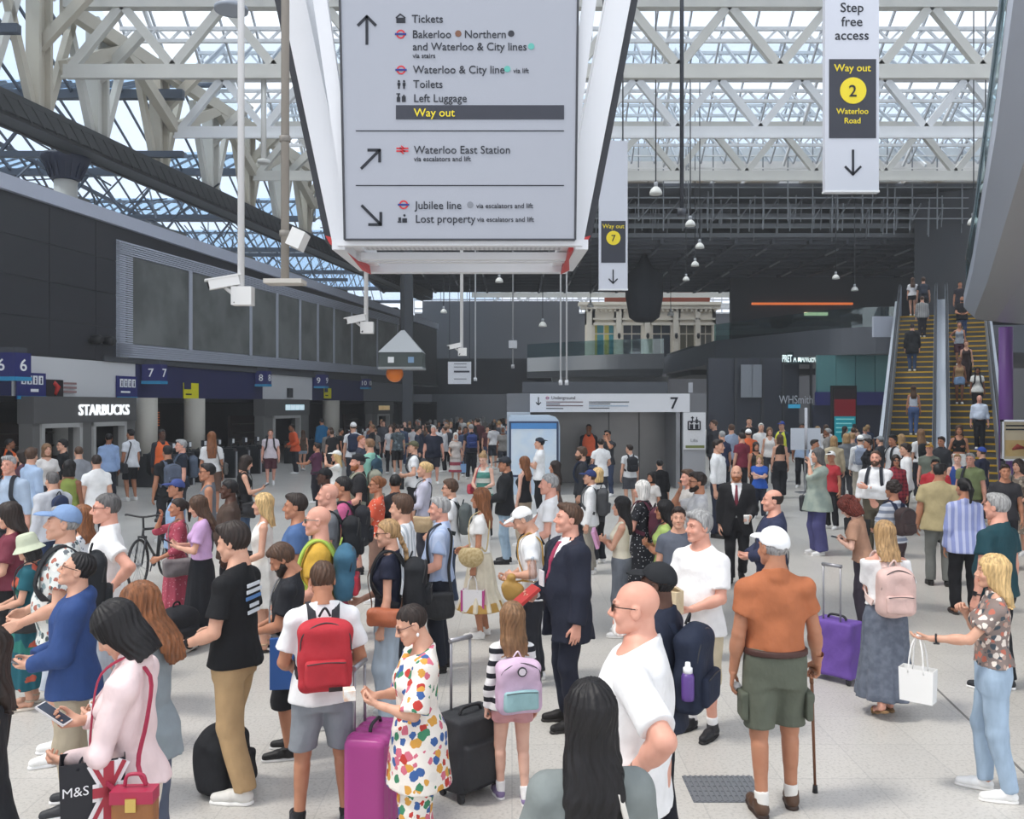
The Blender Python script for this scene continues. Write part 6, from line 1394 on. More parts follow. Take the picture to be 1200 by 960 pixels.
def backpack(P, col, label, w=.15, h=.21, dp=.075, z=1.22, pocket=None, strap=None, one=False, front=True, top=None, group=None, pat='cloth'):
    c = cm((col, pat)) if pat else mat(col, .6); y0 = -(.115 * P.bw + .022 + dp) + P.sx(z); hr = (.009, .012, .015, .02, .026)[P.lod]; w = w * (.5 + .5 * P.bw)
    pr = [boxp((0, y0, z - .02), (w, dp, h - .02), min(.06, dp * .9), 0), el((0, y0, z + h - .09), (w * .92, dp * .9, .09), .04), wrinkle(.003, P.seed + 9)]
    r = netobj(P, pr, (-w - .03, y0 - dp - .04, z - h - .05), (w + .03, y0 + dp + .03, z + h + .06), hr, 'backpack', c, None, label, 'backpack', group)
    yb = y0 - dp
    netobj(P, [boxp((0, yb - .005, z - h * .45), (w * .78, .032, h * .36), .028, 0), wrinkle(.002, P.seed + 5)], (-w, yb - .07, z - h - .02), (w, yb + .05, z + .03), hr, 'front_pocket', cm((pocket or col, pat)), r)
    if P.lod <= 2:
        q = LB(); q.tube(crv([(-w * .7, yb - .036, z - h * .16), (0, yb - .04, z - h * .12), (w * .7, yb - .036, z - h * .16)]), .004, 5); q.tube(crv([(-w * .93, yb + .03, z + h * .1), (-w * .8, yb + .012, z + h * .62), (0, yb + .02, z + h * .88), (w * .8, yb + .012, z + h * .62), (w * .93, yb + .03, z + h * .1)]), .0045, 5); q.link(P, 'zip', mat('3a3a3c', .4), r)
        q = LB(); q.tube(crv([(-.035, y0 + dp * .5, z + h - .01), (0, y0 + dp * .3, z + h + .045), (.035, y0 + dp * .5, z + h - .01)]), .008, 6); q.link(P, 'handle', cm(strap or '2a2a2e'), r)
    g = .024
    for q_ in ((1,) if one else (1, -1)):
        k = P.sw / .18
        pts = crv([(q_ * .07 * k, -.118 - g + P.sx(1.36), 1.35), (q_ * .078 * k, -.07 - g * .5 + P.sx(1.45), 1.452), (q_ * .085 * k, -.01 + P.sx(1.48), 1.484), (q_ * .092 * k, .06 + g * .6 + P.sx(1.44), 1.438), (q_ * .108 * k, .102 * P.bw + g + P.sx(1.34), 1.33), (q_ * .122 * k, .108 * P.bw + g + P.sx(1.2) + .02 * P.belly, 1.20), (q_ * .165 * P.bw, .03, 1.08), (q_ * .15 * P.bw, -.10, 1.03)], 4)
        LB().ribbon(pts, .052, .006).link(P, 'shoulder_strap', cm(strap or col), r)
    return r
def strap_path(P, side, z_bag, cross=False):
    """front and back strap paths from a bag at the hip on `side` up over a shoulder"""
    q = 1 if side == 'R' else -1; k = P.sw / .18; sh = -q if cross else q; g = .028; b = P.bw
    tx = (sh * .085 * k, -.012 + P.sx(1.48), 1.49)
    f = [tx, (sh * (.07 if cross else .10) * k, .07 + g + P.sx(1.42), 1.41), (q * .0 if cross else sh * .155 * k, (.118 * b + .03 * P.belly + (.03 if not P.mm else 0) if cross else .09) + g + P.sx(1.25), 1.25), (q * (.12 if cross else .185) * b, (.10 * b + .02 * P.belly if cross else .07) + g, 1.05), (q * .215 * b, .05, z_bag)]
    bk = [tx, (sh * (.065 if cross else .10) * k, -.09 - g + P.sx(1.40), 1.40), (q * .0 if cross else sh * .155 * k, -(.112 * b if cross else .09) - g + P.sx(1.22), 1.22), (q * (.12 if cross else .185) * b, -(.10 * b if cross else .07) - g, 1.04), (q * .215 * b, -.05, z_bag)]
    return f, bk
def handbag(P, side, col, label, w=.13, h=.10, dp=.045, z=.95, cross=False, strap=None, kind='bag', flap=None, lab='handbag', y=0.0, sw=.018, out=0.0):
    q = 1 if side == 'R' else -1; x = q * (.215 * P.bw + dp + .012 + out); hr = (.008, .011, .014, .018, .024)[P.lod]
    if kind == 'box': pr = [boxp((x, y, z - h), (dp, w, h), .012, 0)]
    elif kind == 'straw': pr = [el((x, y, z - h), (dp, w, h), 0), plane((0, 0, 1), z - h * .25)]
    elif kind == 'pouch': pr = [el((x, y, z - h * 1.1), (dp * 1.3, w, h), 0), rc((x, y, z - h * .5), (x, y, z), .03, .045, .03), wrinkle(.004, P.seed)]
    else: pr = [boxp((x, y, z - h), (dp, w, h), dp * .8, 0), el((x, y, z - h * 1.2), (dp * 1.25, w, h * .8), .02), wrinkle(.004, P.seed)]
    r = netobj(P, pr, (x - dp * 1.6 - .03, y - w - .04, z - 2.3 * h - .03), (x + dp * 1.6 + .03, y + w + .04, z + .05), hr, 'handbag', mat(col, .5, pat=('mottle', flap, 40) if kind == 'straw' else 'cloth'), None, label, lab)
    f, b = strap_path(P, side, z - .015, cross)
    f[-1] = (x, y + w * .8, z - .02); b[-1] = (x, y - w * .8, z - .02)
    LB().ribbon(crv(f, 4)[::-1] + crv(b, 4)[1:], sw, .004).link(P, 'strap', mat(strap or col, .5), r)
    if flap and kind == 'box':
        fb = LB(); fb.box((x + q * dp * .2, y, z - h * .28), (dp * .95, w * 1.02, h * .32)); fb.link(P, 'flap', mat(flap, .4), r)
        c = LB(); c.box((x + q * (dp * 1.2), y, z - h * .62), (.006, .022, .028)); c.link(P, 'clasp', mat('d8b860', .3, .8), r)
        t_ = LB(); t_.tube(crv([(x, y - w * .5, z + .01), (x, y - w * .35, z + .055), (x, y + w * .35, z + .055), (x, y + w * .5, z + .01)]), .008, 6); t_.link(P, 'top_handle', mat(flap, .4), r)
    return r
def grip(P, side, k=.085, n=.022):
    E, Wr, u, t, nn, cl = P.arms[1 if side == 'R' else -1]; return Wr + u * k + nn * n, u, t, nn
def carrybag(P, side, col, label, w=.15, h=.34, dp=.06, drop=.2, name='shopping_bag', cat='bag', pat='cloth', handle=None, ax=0.0, k=.085):
    """open-topped bag hanging from the hand by two loops"""
    g, u, t, nn = grip(P, side, k); top = g[2] - drop; r = LB(); c, s_ = math.cos(ax), math.sin(ax); A = (Vector((c, s_, 0)), Vector((-s_, c, 0)), Vector((0, 0, 1)))
    G = Vector(g); p = lambda a, b, z: G + A[0] * a + A[1] * b + Vector((0, 0, z - g[2]))
    bot = top - h
    for (a0, b0, a1, b1) in ((-w, -dp, w, -dp), (w, -dp, w, dp), (w, dp, -w, dp), (-w, dp, -w, -dp)):
        i = r.add([p(a0 * .94, b0 * .94, bot), p(a1 * .94, b1 * .94, bot), p(a1, b1, top), p(a0, b0, top)]); r.face((i, i + 1, i + 2, i + 3))
        j = r.add([p(a0 * .92, b0 * .9, bot + .006), p(a1 * .92, b1 * .9, bot + .006), p(a1 * .97, b1 * .93, top), p(a0 * .97, b0 * .93, top)]); r.face((j, j + 1, j + 2, j + 3)); r.face((i + 2, i + 3, j + 3, j + 2))
    i = r.add([p(-w * .94, -dp * .94, bot), p(w * .94, -dp * .94, bot), p(w * .94, dp * .94, bot), p(-w * .94, dp * .94, bot)]); r.face((i, i + 1, i + 2, i + 3))
    o = r.link(P, name, cm((col, pat)) if pat else mat(col, .55), None, label, cat)
    for b in (-dp, dp):
        q = LB(); q.tube(crv([p(-w * .45, b, top - .03), p(-w * .32, b * .7, top + drop * .6), p(0, b * .25, g[2]), p(w * .32, b * .7, top + drop * .6), p(w * .45, b, top - .03)]), .006 + .002 * (P.lod > 1), 6); q.link(P, 'handle', cm(handle or col), o)
    o['_p'] = 0; return o, p, top, bot
def phone(P, side, label, col='1c1c20', lit=True):
    g, u, t, nn = grip(P, side, .09, .03); hd = P.toh(np.array([[0, .05, 0]]))[0] - g; hd /= np.linalg.norm(hd); up = np.array([0, 0, 1.]) - hd * hd[2]; up /= np.linalg.norm(up); x = np.cross(up, hd); A = (Vector(x), Vector(up), Vector(hd)); k = 1 if P.lod < 3 else 1.15
    c = Vector(g) + Vector(up) * .03; b = LB(); b.box(c, (.038 * k, .078 * k, .005), A); o = b.link(P, 'phone', mat(col, .3), None, label, 'phone')
    b = LB(); b.box(c + A[2] * .0055, (.034 * k, .072 * k, .001), A); b.link(P, 'screen', mat('3a4658', .15), o); return o
def simple(P, name, m, label, cat, fn):
    b = LB(); fn(b); return b.link(P, name, m, None, label, cat)
class Fr:           # a free-standing frame for things on the floor
    def __init__(s, px, ft, face, z=0.0, seed=1):
        s.d = 2625.0 / (ft - HY); th = math.radians(face) - math.atan((px - 600) / F); s.loc = np.array([(px - 600) / F * s.d, s.d, z]); s.M = np.array(Matrix.Rotation(th, 3, 'Z')); s.s = 1.0; s.seed = seed
        s.lod = 0 if s.d < 6.6 else 1 if s.d < 10.5 else 2 if s.d < 17 else 3
        s.ob = bpy.data.objects.new('frame', None); s.ob.rotation_euler = (0, 0, th)
def suitcase(px, ft, face, col, label, w=.22, h=.58, dp=.13, handle=.42, hard=True, hcol='9a9aa0', soft=None):
    P = Fr(px, ft, face); hr = .009 if P.lod < 2 else .014; z0 = .055
    pr = [boxp((0, 0, z0 + h / 2), (w, dp, h / 2), .05 if hard else .03, 0)]
    if hard: pr.append(('d', lambda X, Y, Z: (.004 * np.clip(np.sin(X * 70) * 3, -1, 1) + 0 * Y + 0 * Z).astype(f32), BIGL, BIGH, 0))
    else: pr += [boxp((0, -dp - .012, z0 + h * .38), (w * .86, .03, h * .30), .025, .01), wrinkle(.003, 3)]
    r = netobj(P, pr, (-w - .03, -dp - .07, 0.02), (w + .03, dp + .05, z0 + h + .04), hr, 'suitcase', mat(col, .3 if hard else .75, pat=None if hard else 'cloth'), None, label, 'suitcase')
    for sx_ in (-1, 1):
        for sy in (-1, 1): q = LB(); q.lathe((sx_ * w * .8, sy * dp * .7, .028), [(.027, -.012), (.027, .012)], 12, (1, 0, 0)); q.box((sx_ * w * .8, sy * dp * .7, .055), (.018, .02, .012)); q.link(P, 'wheel', mat('26262a', .5), r)
    if handle:
        q = LB(); y = dp * .75
        for sx_ in (-1, 1): q.tube([(sx_ * w * .42, y, z0 + h - .03), (sx_ * w * .42, y, z0 + h + handle)], .009, 8)
        q.tube([(-w * .48, y, z0 + h + handle), (w * .48, y, z0 + h + handle)], .016, 8); q.link(P, 'pull_handle', mat(hcol, .35, .5), r)
    q = LB(); q.tube(crv([(-.09, 0, z0 + h), (-.06, 0, z0 + h + .035), (.06, 0, z0 + h + .035), (.09, 0, z0 + h)]), .011, 6); q.link(P, 'top_handle', mat('2c2c30', .5), r)
    q = LB(); q.tube(crv([(w, 0, z0 + h * .38), (w + .03, 0, z0 + h * .42), (w + .03, 0, z0 + h * .58), (w, 0, z0 + h * .62)]), .011, 6); q.link(P, 'side_handle', mat('2c2c30', .5), r)
    return r, P
def floorbag(px, ft, face, col, label, w=.2, h=.42, dp=.12, name='backpack', cat='bag', handle=True, pocket=None):
    P = Fr(px, ft, face); hr = .011 if P.lod < 2 else .016
    pr = [boxp((0, 0, h * .46), (w, dp, h * .46), dp * .6, 0), el((0, 0, h * .86), (w * .8, dp * .8, h * .14), .04), wrinkle(.006, int(px))]
    r = netobj(P, pr, (-w - .05, -dp - .05, -.005), (w + .05, dp + .05, h * 1.15), hr, name, cm(col), None, label, cat)
    netobj(P, [boxp((0, -dp - .005, h * .32), (w * .75, .035, h * .24), .03, 0), wrinkle(.004, 8)], (-w, -dp - .07, 0.0), (w, -dp + .05, h * .7), hr, 'front_pocket', cm(pocket or col), r)
    if handle: q = LB(); q.tube(crv([(-.05, 0, h * .94), (-.03, 0, h * 1.08), (.03, 0, h * 1.08), (.05, 0, h * .94)]), .010, 6); q.link(P, 'handle', cm('232326'), r)
    return r, P
# =================================================================== THE CROWD, nearest first
p = person
T = lambda c, **k: ('tee', c, k)
SNW = ('sneaker', 'f0f0ee'); SNB = ('sneaker', '222226', '1c1c1e'); SHB = ('shoe', '201e1e'); SHBR = ('shoe', '4a3428')
# ---- foreground -----------------------------------------------------
q = p(744, 679, 1150, 84, 'burly bald man with sunglasses, white goatee and white t-shirt, hand on hip, in the foreground', skin=5, hair=None, beard=('goatee', 'white'), top=T('e9e9ea', sl=.8, hem=.79), bot=('trousers', '2c2e36'), shoes=SNB, L='hip', R='down', belly=.6, build=1.36, glasses='sun', watch=('L', '2a3430'), wide=1.04)
q = p(692, 797, None, 8, 'woman seen from behind with long straight black hair and grey-green jacket at the bottom edge', sex='f', skin=1, hair=('long2', 'black'), top=('lblouse', '7c8483', {'hem': .85}), bot=('trousers', '30343a'), h0=1.62, R='low', L='low')
handbag(q, 'R', 'e8ddd0', 'cream and pink shoulder bag of the long black-haired woman at the bottom edge', w=.14, h=.11, z=.98, strap='d8d2c8', flap='c8509c')
q = p(770, 660, 1010, 72, 'dark-skinned bearded man in black cap and navy jacket behind the bald man', skin=4, hair=('buzz', 'black'), beard=('beard', 'black'), hat=('cap', '26282c'), top=('jacket', '262c3e'), bot=('trousers', '22242c'), shoes=SHB, R='bent', L='bent', glasses='specs')
backpack(q, '222a3e', 'navy backpack with purple bottle on the man in black cap', w=.17, h=.25, dp=.085, z=1.18, pat='cloth')
b = LB(); b.lathe((-.195, -.24, 1.04), [(.034, 0), (.036, .02), (.036, .13), (.028, .15)], 14); o = b.link(q, 'water_bottle', mat('5c3c8c', .3), None, 'purple bottle with white cap in the navy backpack side pocket', 'bottle')
b = LB(); b.lathe((-.195, -.24, 1.19), [(.026, 0), (.026, .03), (.016, .035), (.014, .06)], 12); b.link(q, 'cap', mat('eceef0', .4), o)
netobj(q, [boxp((-.245, .06, .80), (.032, .085, .25), .03, 0), el((-.235, .05, 1.03), (.04, .06, .06), .03), wrinkle(.012, 21)], (-.34, -.1, .5), (-.14, .22, 1.14), .010, 'sweater', mat('6a2436', .8, pat='cloth'), None, 'maroon sweater hanging at the waist beside the bald man\'s elbow', 'sweater')
q = p(820, 599, 860, 148, 'grey-haired man in white t-shirt and beige three-quarter shorts holding a paper bag', skin=5, hair=('thick', 'grey'), top=T('efeff0', sl=.75, hem=.80), bot=('longshorts', 'c8ba9c'), shoes=('sneaker', '26262a', '1c1c1e', 'f0f0f0', .2), R='low', L='low', yaw=-25, belly=.2, build=1.05)
b = LB(); b.box((.02, .40, 1.10), (.10, .05, .085)); b.prism([(-.08, .35, 1.185), (.12, .35, 1.185), (.10, .40, 1.23), (-.06, .40, 1.22)], (0, .03, 0)); b.link(q, 'paper_bag', mat('d8c4a0', .8, pat=('mottle', 'cdb68e', 14)), None, 'crumpled brown paper bag held by the grey-haired man in white', 'paper bag')
q = p(908, 618, 949, 14, 'man in orange polo shirt, white cap and green cargo shorts leaning on a walking stick', skin=2, hair=('short', 'grey'), hat=('cap', 'f0f2f4'), top=('polo', 'bc6c44', {'hem': .99}), bot=('shorts', '62685a'), shoes=('shoe', '5a4030', '3a2a22', 'e4e2dc', .16), R='cane', L='down', yaw=25, legs=((.11, .07, 0, 0), (.10, -.06, 0, 0)), build=1.04)
o = netobj(q, q.torso(.034) + [plane((0, 0, 1), 1.012), plane((0, 0, -1), -.972)], (-.3, -.3, .9), (.3, .3, 1.06), .010, 'belt', mat('4a2c26', .5)); wear(q, o)
for sx_ in (-1, 1):
    o = netobj(q, [boxp((sx_ * .197, .0, .655), (.022, .075, .085), .012, 0), boxp((sx_ * .20, 0, .715), (.026, .078, .028), .01, .004)], (sx_ * .2 - .07, -.12, .5), (sx_ * .2 + .07, .12, .8), .010, 'cargo_pocket', cm('5c6254')); wear(q, o)
g_, u, t, nn = grip(q, 'R', .075, .02); b = LB(); hx, hy, hz = g_
b.tube(crv([(hx, hy - .06, hz + .01), (hx, hy, hz + .02), (hx, hy + .05, hz + .012), (hx + .01, hy + .075, hz - .03), (hx + .01, hy + .06, hz - .09)]), .013, 8); b.tube([(hx + .01, hy + .06, hz - .09), (hx + .04, hy + .09, .03)], [.0115, .009], 8); o = b.link(q, 'walking_stick', mat('7a4c30', .4), None, 'brown wooden walking stick with crook handle held by the man in orange', 'walking stick')
b = LB(); b.lathe((hx + .04, hy + .09, .0), [(.018, 0), (.014, .05)], 10); b.link(q, 'rubber_tip', mat('1e1e20', .6), o)
g_, u, t, nn = grip(q, 'L', .09, .025); netobj(q, [el(g_ + V3(.02, .02, -.01), (.04, .05, .035), 0), wrinkle(.012, 4)], g_ - .1, g_ + .12, .009, 'tissue', mat('f2f2f2', .8), None, 'crumpled white tissue in the left hand of the man in orange', 'tissue')
q = p(1163, 650, 932, 98, 'blonde woman in floral blouse and light jeans holding out her hand, front right', sex='f', skin=1, hair=('mid', 'blonde'), top=('sshirt', ('8a7a74', ('floral', 26, 'c8705c', 'e8dcd0', '4a5660', 'b89a8c')), {'hem': .96}), bot=('jeans', '9cb4cc'), shoes=SNW, L='out', R='strap', legs=((.09, .06, 0, 0), (.09, -.07, 0, 0)), watch=('L', '2a2a2c'))
o, pp, tp, bt = carrybag(q, 'L', 'f0f0ee', 'white paper carrier bag on the wrist of the blonde woman, front right', w=.12, h=.24, dp=.06, drop=.24, pat=None, ax=math.radians(70))
q = p(378, 657, 968, 4, 'man seen from behind in white t-shirt, grey shorts and red backpack', skin=2, hair=('short', 'brown'), top=T('ecedef', sl=.7), bot=('shorts', '8a9098'), shoes=('sneaker', '2a2c34', 'c8c8c8', '1e1e22', .1), R='bent', L='bent', pitch=-12, legs='wide', build=1.06)
r = backpack(q, 'c8323c', 'bright red backpack with black straps on the man in grey shorts', w=.165, h=.235, dp=.085, z=1.20, strap='34343a', pat='cloth')
b = LB(); b.box((.055, -.36, 1.005), (.042, .004, .013)); b.link(q, 'maker_patch', mat('2c1e20', .6), r)
q = p(490, 705, 1030, 100, 'woman with shaved dark hair, sunglasses and colourful patterned shirt and trousers', sex='f', skin=1, hair=('buzz', 'dark'), glasses=('sun', '5a4046'), top=('kaftan', ('ece4da', ('floral', 20, 'c83c34', '3c62a4', 'e0a040', '3f8a64', 'd86a80', 'e4ddd4')), {'hem': .62, 'g': .035}), bot=('wide', ('ece4da', ('floral', 20, 'c83c34', '3c62a4', 'e0a040', '3f8a64', 'd86a80', 'e4ddd4'))), shoes=('sandal', '8a6a50'), L='phone', R='phone', pitch=-22)
b = LB(); b.box((.0, .43, 1.205), (.05, .035, .03)); b.link(q, 'wrapped_snack', mat('f0ece6', .7, pat=('mottle', 'e0b89a', 20)), None, 'small white wrapped snack in the hands of the shaved-headed woman', 'snack')
b = LB(); b.lathe(q.toh(np.array([[-.083, -.012, -.045]]))[0], [(.002, 0), (.009, -.008), (.009, -.018), (.002, -.026)], 8); o = bpy.data.objects.new('earring', bpy.data.meshes.new('earring')); o.data.from_pydata([tuple(v * q.s) for v in b.v], [], b.f); o.data.materials.append(mat('f4f4f4', .3)); COL.objects.link(o); o.parent = q.ob
r, P_ = suitcase(440, 975, 70, 'b03c8c', 'shiny magenta suitcase beside the woman in the patterned shirt', w=.20, h=.56, dp=.13, handle=.36)
b = LB(); b.box((-.10, -.17, .42), (.10, .004, .02), (Vector((.9, 0, .3)).normalized(), Vector((0, 1, 0)), Vector((-.3, 0, .9)).normalized())); b.link(P_, 'luggage_tag', mat('e8e8e8', .6), r)
for z_ in (.24, .5): b = LB(); b.box((0.05, -.136, z_), (.028, .004, .008), (Vector((.7, 0, .7)), Vector((0, 1, 0)), Vector((-.7, 0, .7)))); b.link(P_, 'white_mark', mat('f0e6ee', .5), r)
q = p(600, 712, 938, 14, 'girl with long fair hair, striped top, pink shorts and pastel backpack', sex='f', skin=0, child=True, cat='child', hair=('mid', 'lbrown'), top=('long', ('eeeeee', ('hstripe', '2a2c34', 26, .62))), bot=('hotpants', 'd89a9c'), shoes=('sneaker', '8c7aa8', 'f0f0f0', 'f4f4f4', .2), R='down', L='carry', legs=((.09, -.10, 0, 0), (.09, .10, .0, 0)), h0=1.25)
r = backpack(q, 'd8b8d4', 'pastel pink and turquoise child backpack with a round badge', w=.20, h=.24, dp=.10, z=1.12, pocket='9cc8cc', strap='f0dce8')
b = LB(); b.lathe((0, -.365, 1.27), [(.042, 0), (.042, .008)], 20, (0, -1, 0)); b.link(q, 'round_badge', mat('34343a', .5), r); b = LB(); b.lathe((0, -.374, 1.27), [(.031, 0), (.031, .003)], 20, (0, -1, 0)); b.link(q, 'badge_centre', mat('e8dce6', .5), r)
suitcase(551, 929, 40, '2e3034', 'black fabric suitcase beside the girl with the pastel backpack', w=.19, h=.47, dp=.13, handle=.45, hard=False)
q = p(152, 697, None, 70, 'black-haired woman in pale pink blouse and cream trousers looking down, front left', sex='f', skin=1, hair=('forward', 'black'), top=('lblouse', 'ecd2d2', {'hem': .90, 'g': .02}), build=.92, bot=('wide', 'e8e2d2'), shoes=('shoe', 'd8c8b0'), L='low', R='phone', pitch=-38, h0=1.66)
phone(q, 'R', 'white phone held up by the woman in the pale pink blouse', 'e8e8ea')
handbag(q, 'L', '9c6234', 'boxy brown handbag with crimson flap and strap at the pink blouse woman\'s hip', w=.088, h=.082, dp=.045, z=.98, kind='box', flap='b02848', strap='b02848', out=.01, y=-.12)
o, pp, tp, bt = carrybag(q, 'L', '24252c', 'black carrier bag with a union flag design hanging from the pink blouse woman', w=.13, h=.27, dp=.075, drop=.02, k=-.19, pat=None, ax=math.radians(112), name='shopping_bag')
b = LB(); a0 = lambda a, z: pp(a, .0785, z)
def sheet(bb, a, z0, a1, z1, wdt, off):
    A_, B_ = Vector(pp(a, .079 + off, z0)), Vector(pp(a1, .079 + off, z1)); d_ = (B_ - A_).normalized(); nrm = Vector(pp(0, 1, 0)) - Vector(pp(0, 0, 0)); bb.beam(A_, B_, wdt, .003, nrm)
for args in ((-.125, bt + .01, .0, tp - .01), (.0, bt + .01, -.125, tp - .01)): sheet(b, *args, .05, 0)
sheet(b, -.063, bt + .01, -.063, tp - .005, .075, .002); sheet(b, -.125, (bt + tp) / 2, 0, (bt + tp) / 2, .075, .002); b.link(q, 'flag_white', mat('e8e4e6', .6), o)
b = LB()
for args in ((-.125, bt + .01, .0, tp - .01), (.0, bt + .01, -.125, tp - .01)): sheet(b, *args, .018, .005)
sheet(b, -.063, bt + .01, -.063, tp - .005, .042, .006); sheet(b, -.125, (bt + tp) / 2, 0, (bt + tp) / 2, .042, .006); b.link(q, 'flag_red', mat('b03040', .6), o)
def bag_text(s_, q_, o_, pp_, a, b_, z_, cap, m_):
    key = (s_, 0.02, 'CENTER'); cu = bpy.data.curves.new('lettering', 'FONT'); cu.body = s_; cu.align_x = 'CENTER'; cu.extrude = .01; cu.resolution_u = 3
    t_ = bpy.data.objects.new('lettering', cu); COL.objects.link(t_); dg = bpy.context.evaluated_depsgraph_get(); dg.update(); me = bpy.data.meshes.new_from_object(t_.evaluated_get(dg)); bpy.data.objects.remove(t_)
    co = np.empty(len(me.vertices) * 3, np.float32); me.vertices.foreach_get('co', co); co = co.reshape(-1, 3) * cap / .7
    O = np.array(pp_(a, b_, z_)); U = np.array(pp_(-1, 0, 0)) - np.array(pp_(0, 0, 0)); V_ = np.cross(np.array([0, 0, 1.]), U) * -1
    P_ = (O + np.outer(co[:, 0], U) + np.outer(co[:, 1], [0, 0, 1.]) + np.outer(co[:, 2] * .2, V_)) * q_.s - np.array(o_['_b']); me.vertices.foreach_set('co', P_.astype(np.float32).ravel()); me.materials.clear(); me.materials.append(m_); me.update()
    n_ = bpy.data.objects.new('lettering', me); COL.objects.link(n_); n_.parent = o_
bag_text('M&S', q, o, pp, .066, .082, (bt + tp) / 2, .04, mat('e8e8ea', .5))
p(172, 681, None, 62, 'woman with long auburn hair in a faded denim jacket beside the pink blouse woman', sex='f', skin=1, hair=('longwave', 'auburn'), top=('jacket', '8a979e'), bot=('trousers', '5a6478'), R='low', L='low', pitch=-20, h0=1.6, build=.9)
q = p(275, 612, 932, 62, 'man in black t-shirt with white back print, khaki chinos and white sneakers', skin=1, hair=('quiff', 'dark'), top=T('1e1f22', sl=.7, hem=.85), bot=('chinos', 'b8966a'), shoes=('sneaker', 'dcdad4', 'efeeea', '4a505c', .12), L='bent', R='bent', pitch=-10, watch=('L', '18181a'), legs=((.10, .10, 0, 0), (.10, -.09, 0, 0)))
me_p = mat('d4dae2', .7)
for i_, (wd, z_) in enumerate(((.10, 1.36), (.12, 1.32), (.12, 1.28), (.07, 1.23), (.09, 1.19))):
    b = LB(); b.box((-.01 + .01 * (i_ % 2), -.136, z_), (wd * .8, .004, .011)); o_ = b.link(q, 'back_print', me_p if i_ != 2 else mat('5080c0', .7), None, None, None); wear(q, o_)
b = LB(); g_, u, t, nn = grip(q, 'L', .09, .03); b.box(Vector(g_), (.10, .075, .012)); b.link(q, 'folded_paper', mat('e8e4dc', .7), None, 'folded white papers in the hand of the man in black t-shirt', 'papers')
floorbag(262, 925, 60, '232428', 'black rucksack slumped on the floor behind the khaki chinos', w=.19, h=.42, dp=.13)
q = p(338, 634, 884, 84, 'bearded man in black top looking down at his phone behind the khaki chinos', skin=2, hair=('thick', 'brown'), beard=('beard', 'dark'), top=('long', '2a2c32', {'sl': .7}), bot=('longshorts', '26272c'), shoes=('sneaker', '1e1e20', 'd0d0d0'), L='low', R='low', pitch=-32)
phone(q, 'L', 'dark phone in the hand of the bearded man in black')
b = LB().ribbon(crv(strap_path(q, 'L', 1.0, True)[0], 4), .04, .005); b.link(q, 'bag_strap', mat('8a8c90', .6), None, 'grey strap across the chest of the bearded man in black', 'strap')
q2 = LB(); q2.box((-.30, -.02, .83), (.02, .13, .2)); q2.link(q, 'document_folder', mat('2c62b4', .4), None, 'flat blue bag hanging beside the bearded man in black', 'bag')
netobj(q, [el((-.12, -.27, .74), (.08, .09, .19), 0), rc((-.12, -.22, .92), (-.13, -.18, 1.0), .03, .015, .03), wrinkle(.012, 9)], (-.25, -.42, .5), (.02, -.1, 1.05), .012, 'drawstring_bag', mat('e08a34', .6, pat='cloth'), None, 'bright orange drawstring bag left of the red backpack', 'bag')
q = p(86, 648, 948, 84, 'balding man with glasses in royal blue rain jacket gazing up at the boards', skin=1, hair=('balding', 'black'), glasses='specs', top=('hoodie', '2f4a84'), bot=('chinos', 'b4a68e'), shoes=('sneaker', '34363a', 'e4e4e4'), L='low', R='low', pitch=18)
phone(q, 'L', 'grey phone in the hand of the man in royal blue jacket', '8a8c92')
q = p(72, 593, 888, 88, 'man in blue denim cap, floral shirt and pale shorts with black backpack, left side', skin=1, hair=('short', 'grey'), hat=('cap', '7a98c4'), top=('sshirt', ('d4d8d4', ('floral', 22, '6a7278', 'b06858', 'e2e2dc', '8aa0a4', '4c5a5c'))), bot=('shorts', 'b8c0ca'), shoes=('sneaker', 'eeeeec', 'e8e8e8', 'f4f4f4', .22), L='bent', R='bent', pitch=6, build=1.08, belly=.4)
backpack(q, '2a2c30', 'black backpack on the man in the floral shirt', w=.15, h=.23, dp=.07, z=1.2)
q = p(34, 626, 828, 84, 'woman in pale green bucket hat and long teal floral dress', sex='f', skin=1, hair=('bob', 'black'), hat=('bucket', 'c8d0b4'), top=('dress', ('1c5a68', ('floral', 9, 'b8503c', '1c5a68', '2c7a70', '1c5a68', '184c5c')), {'hem': .22, 'w': .22}), bot=('none', '1c5a68'), shoes=('sandal', 'c0a890', 'd8ccbc'), L='low', R='low', pitch=-14)
handbag(q, 'L', '26282c', 'black shoulder bag on the woman in green bucket hat', w=.15, h=.12, z=1.05)
q = p(12, 588, 800, 86, 'dark-haired woman in maroon top and black trousers at the left edge', sex='f', skin=1, hair=('mid', 'dark'), top=('blouse', '7c3444'), bot=('slim', '1e1e22'), shoes=('shoe', '8c5a40'), L='low', R='low', pitch=-12)
q = p(124, 578, 835, 92, 'grey-haired man with glasses in white polo shirt, hand on hip, left side', skin=5, hair=('crop', 'dgrey'), glasses='specs', top=('polo', 'eeeff0', {'hem': .80}), bot=('jeans', 'b4bcc8'), shoes=SNW, L='hip', R='down', belly=.3, build=1.06)
p(95, 592, 800, 60, 'brown-haired woman in a pale patterned top between two men on the left', sex='f', skin=1, hair=('mid', 'auburn'), top=('blouse', ('d8dce2', ('dots', 30, '5a6884'))), bot=('trousers', '3a3c46'))
q = p(455, 608, 845, 84, 'woman with braided hair and sunglasses in navy top and wide pale jeans', sex='f', skin=1, hair=('braid', 'dblonde'), glasses='sun', top=('tee', '22263a', {'hem': .98, 'sl': .4}), bot=('widejeans', 'a8b8c8'), shoes=SNW, L='carry', R='low', pitch=-6)
backpack(q, '26282c', 'large black boxy backpack on the woman with braided hair', w=.16, h=.22, dp=.10, z=1.2)
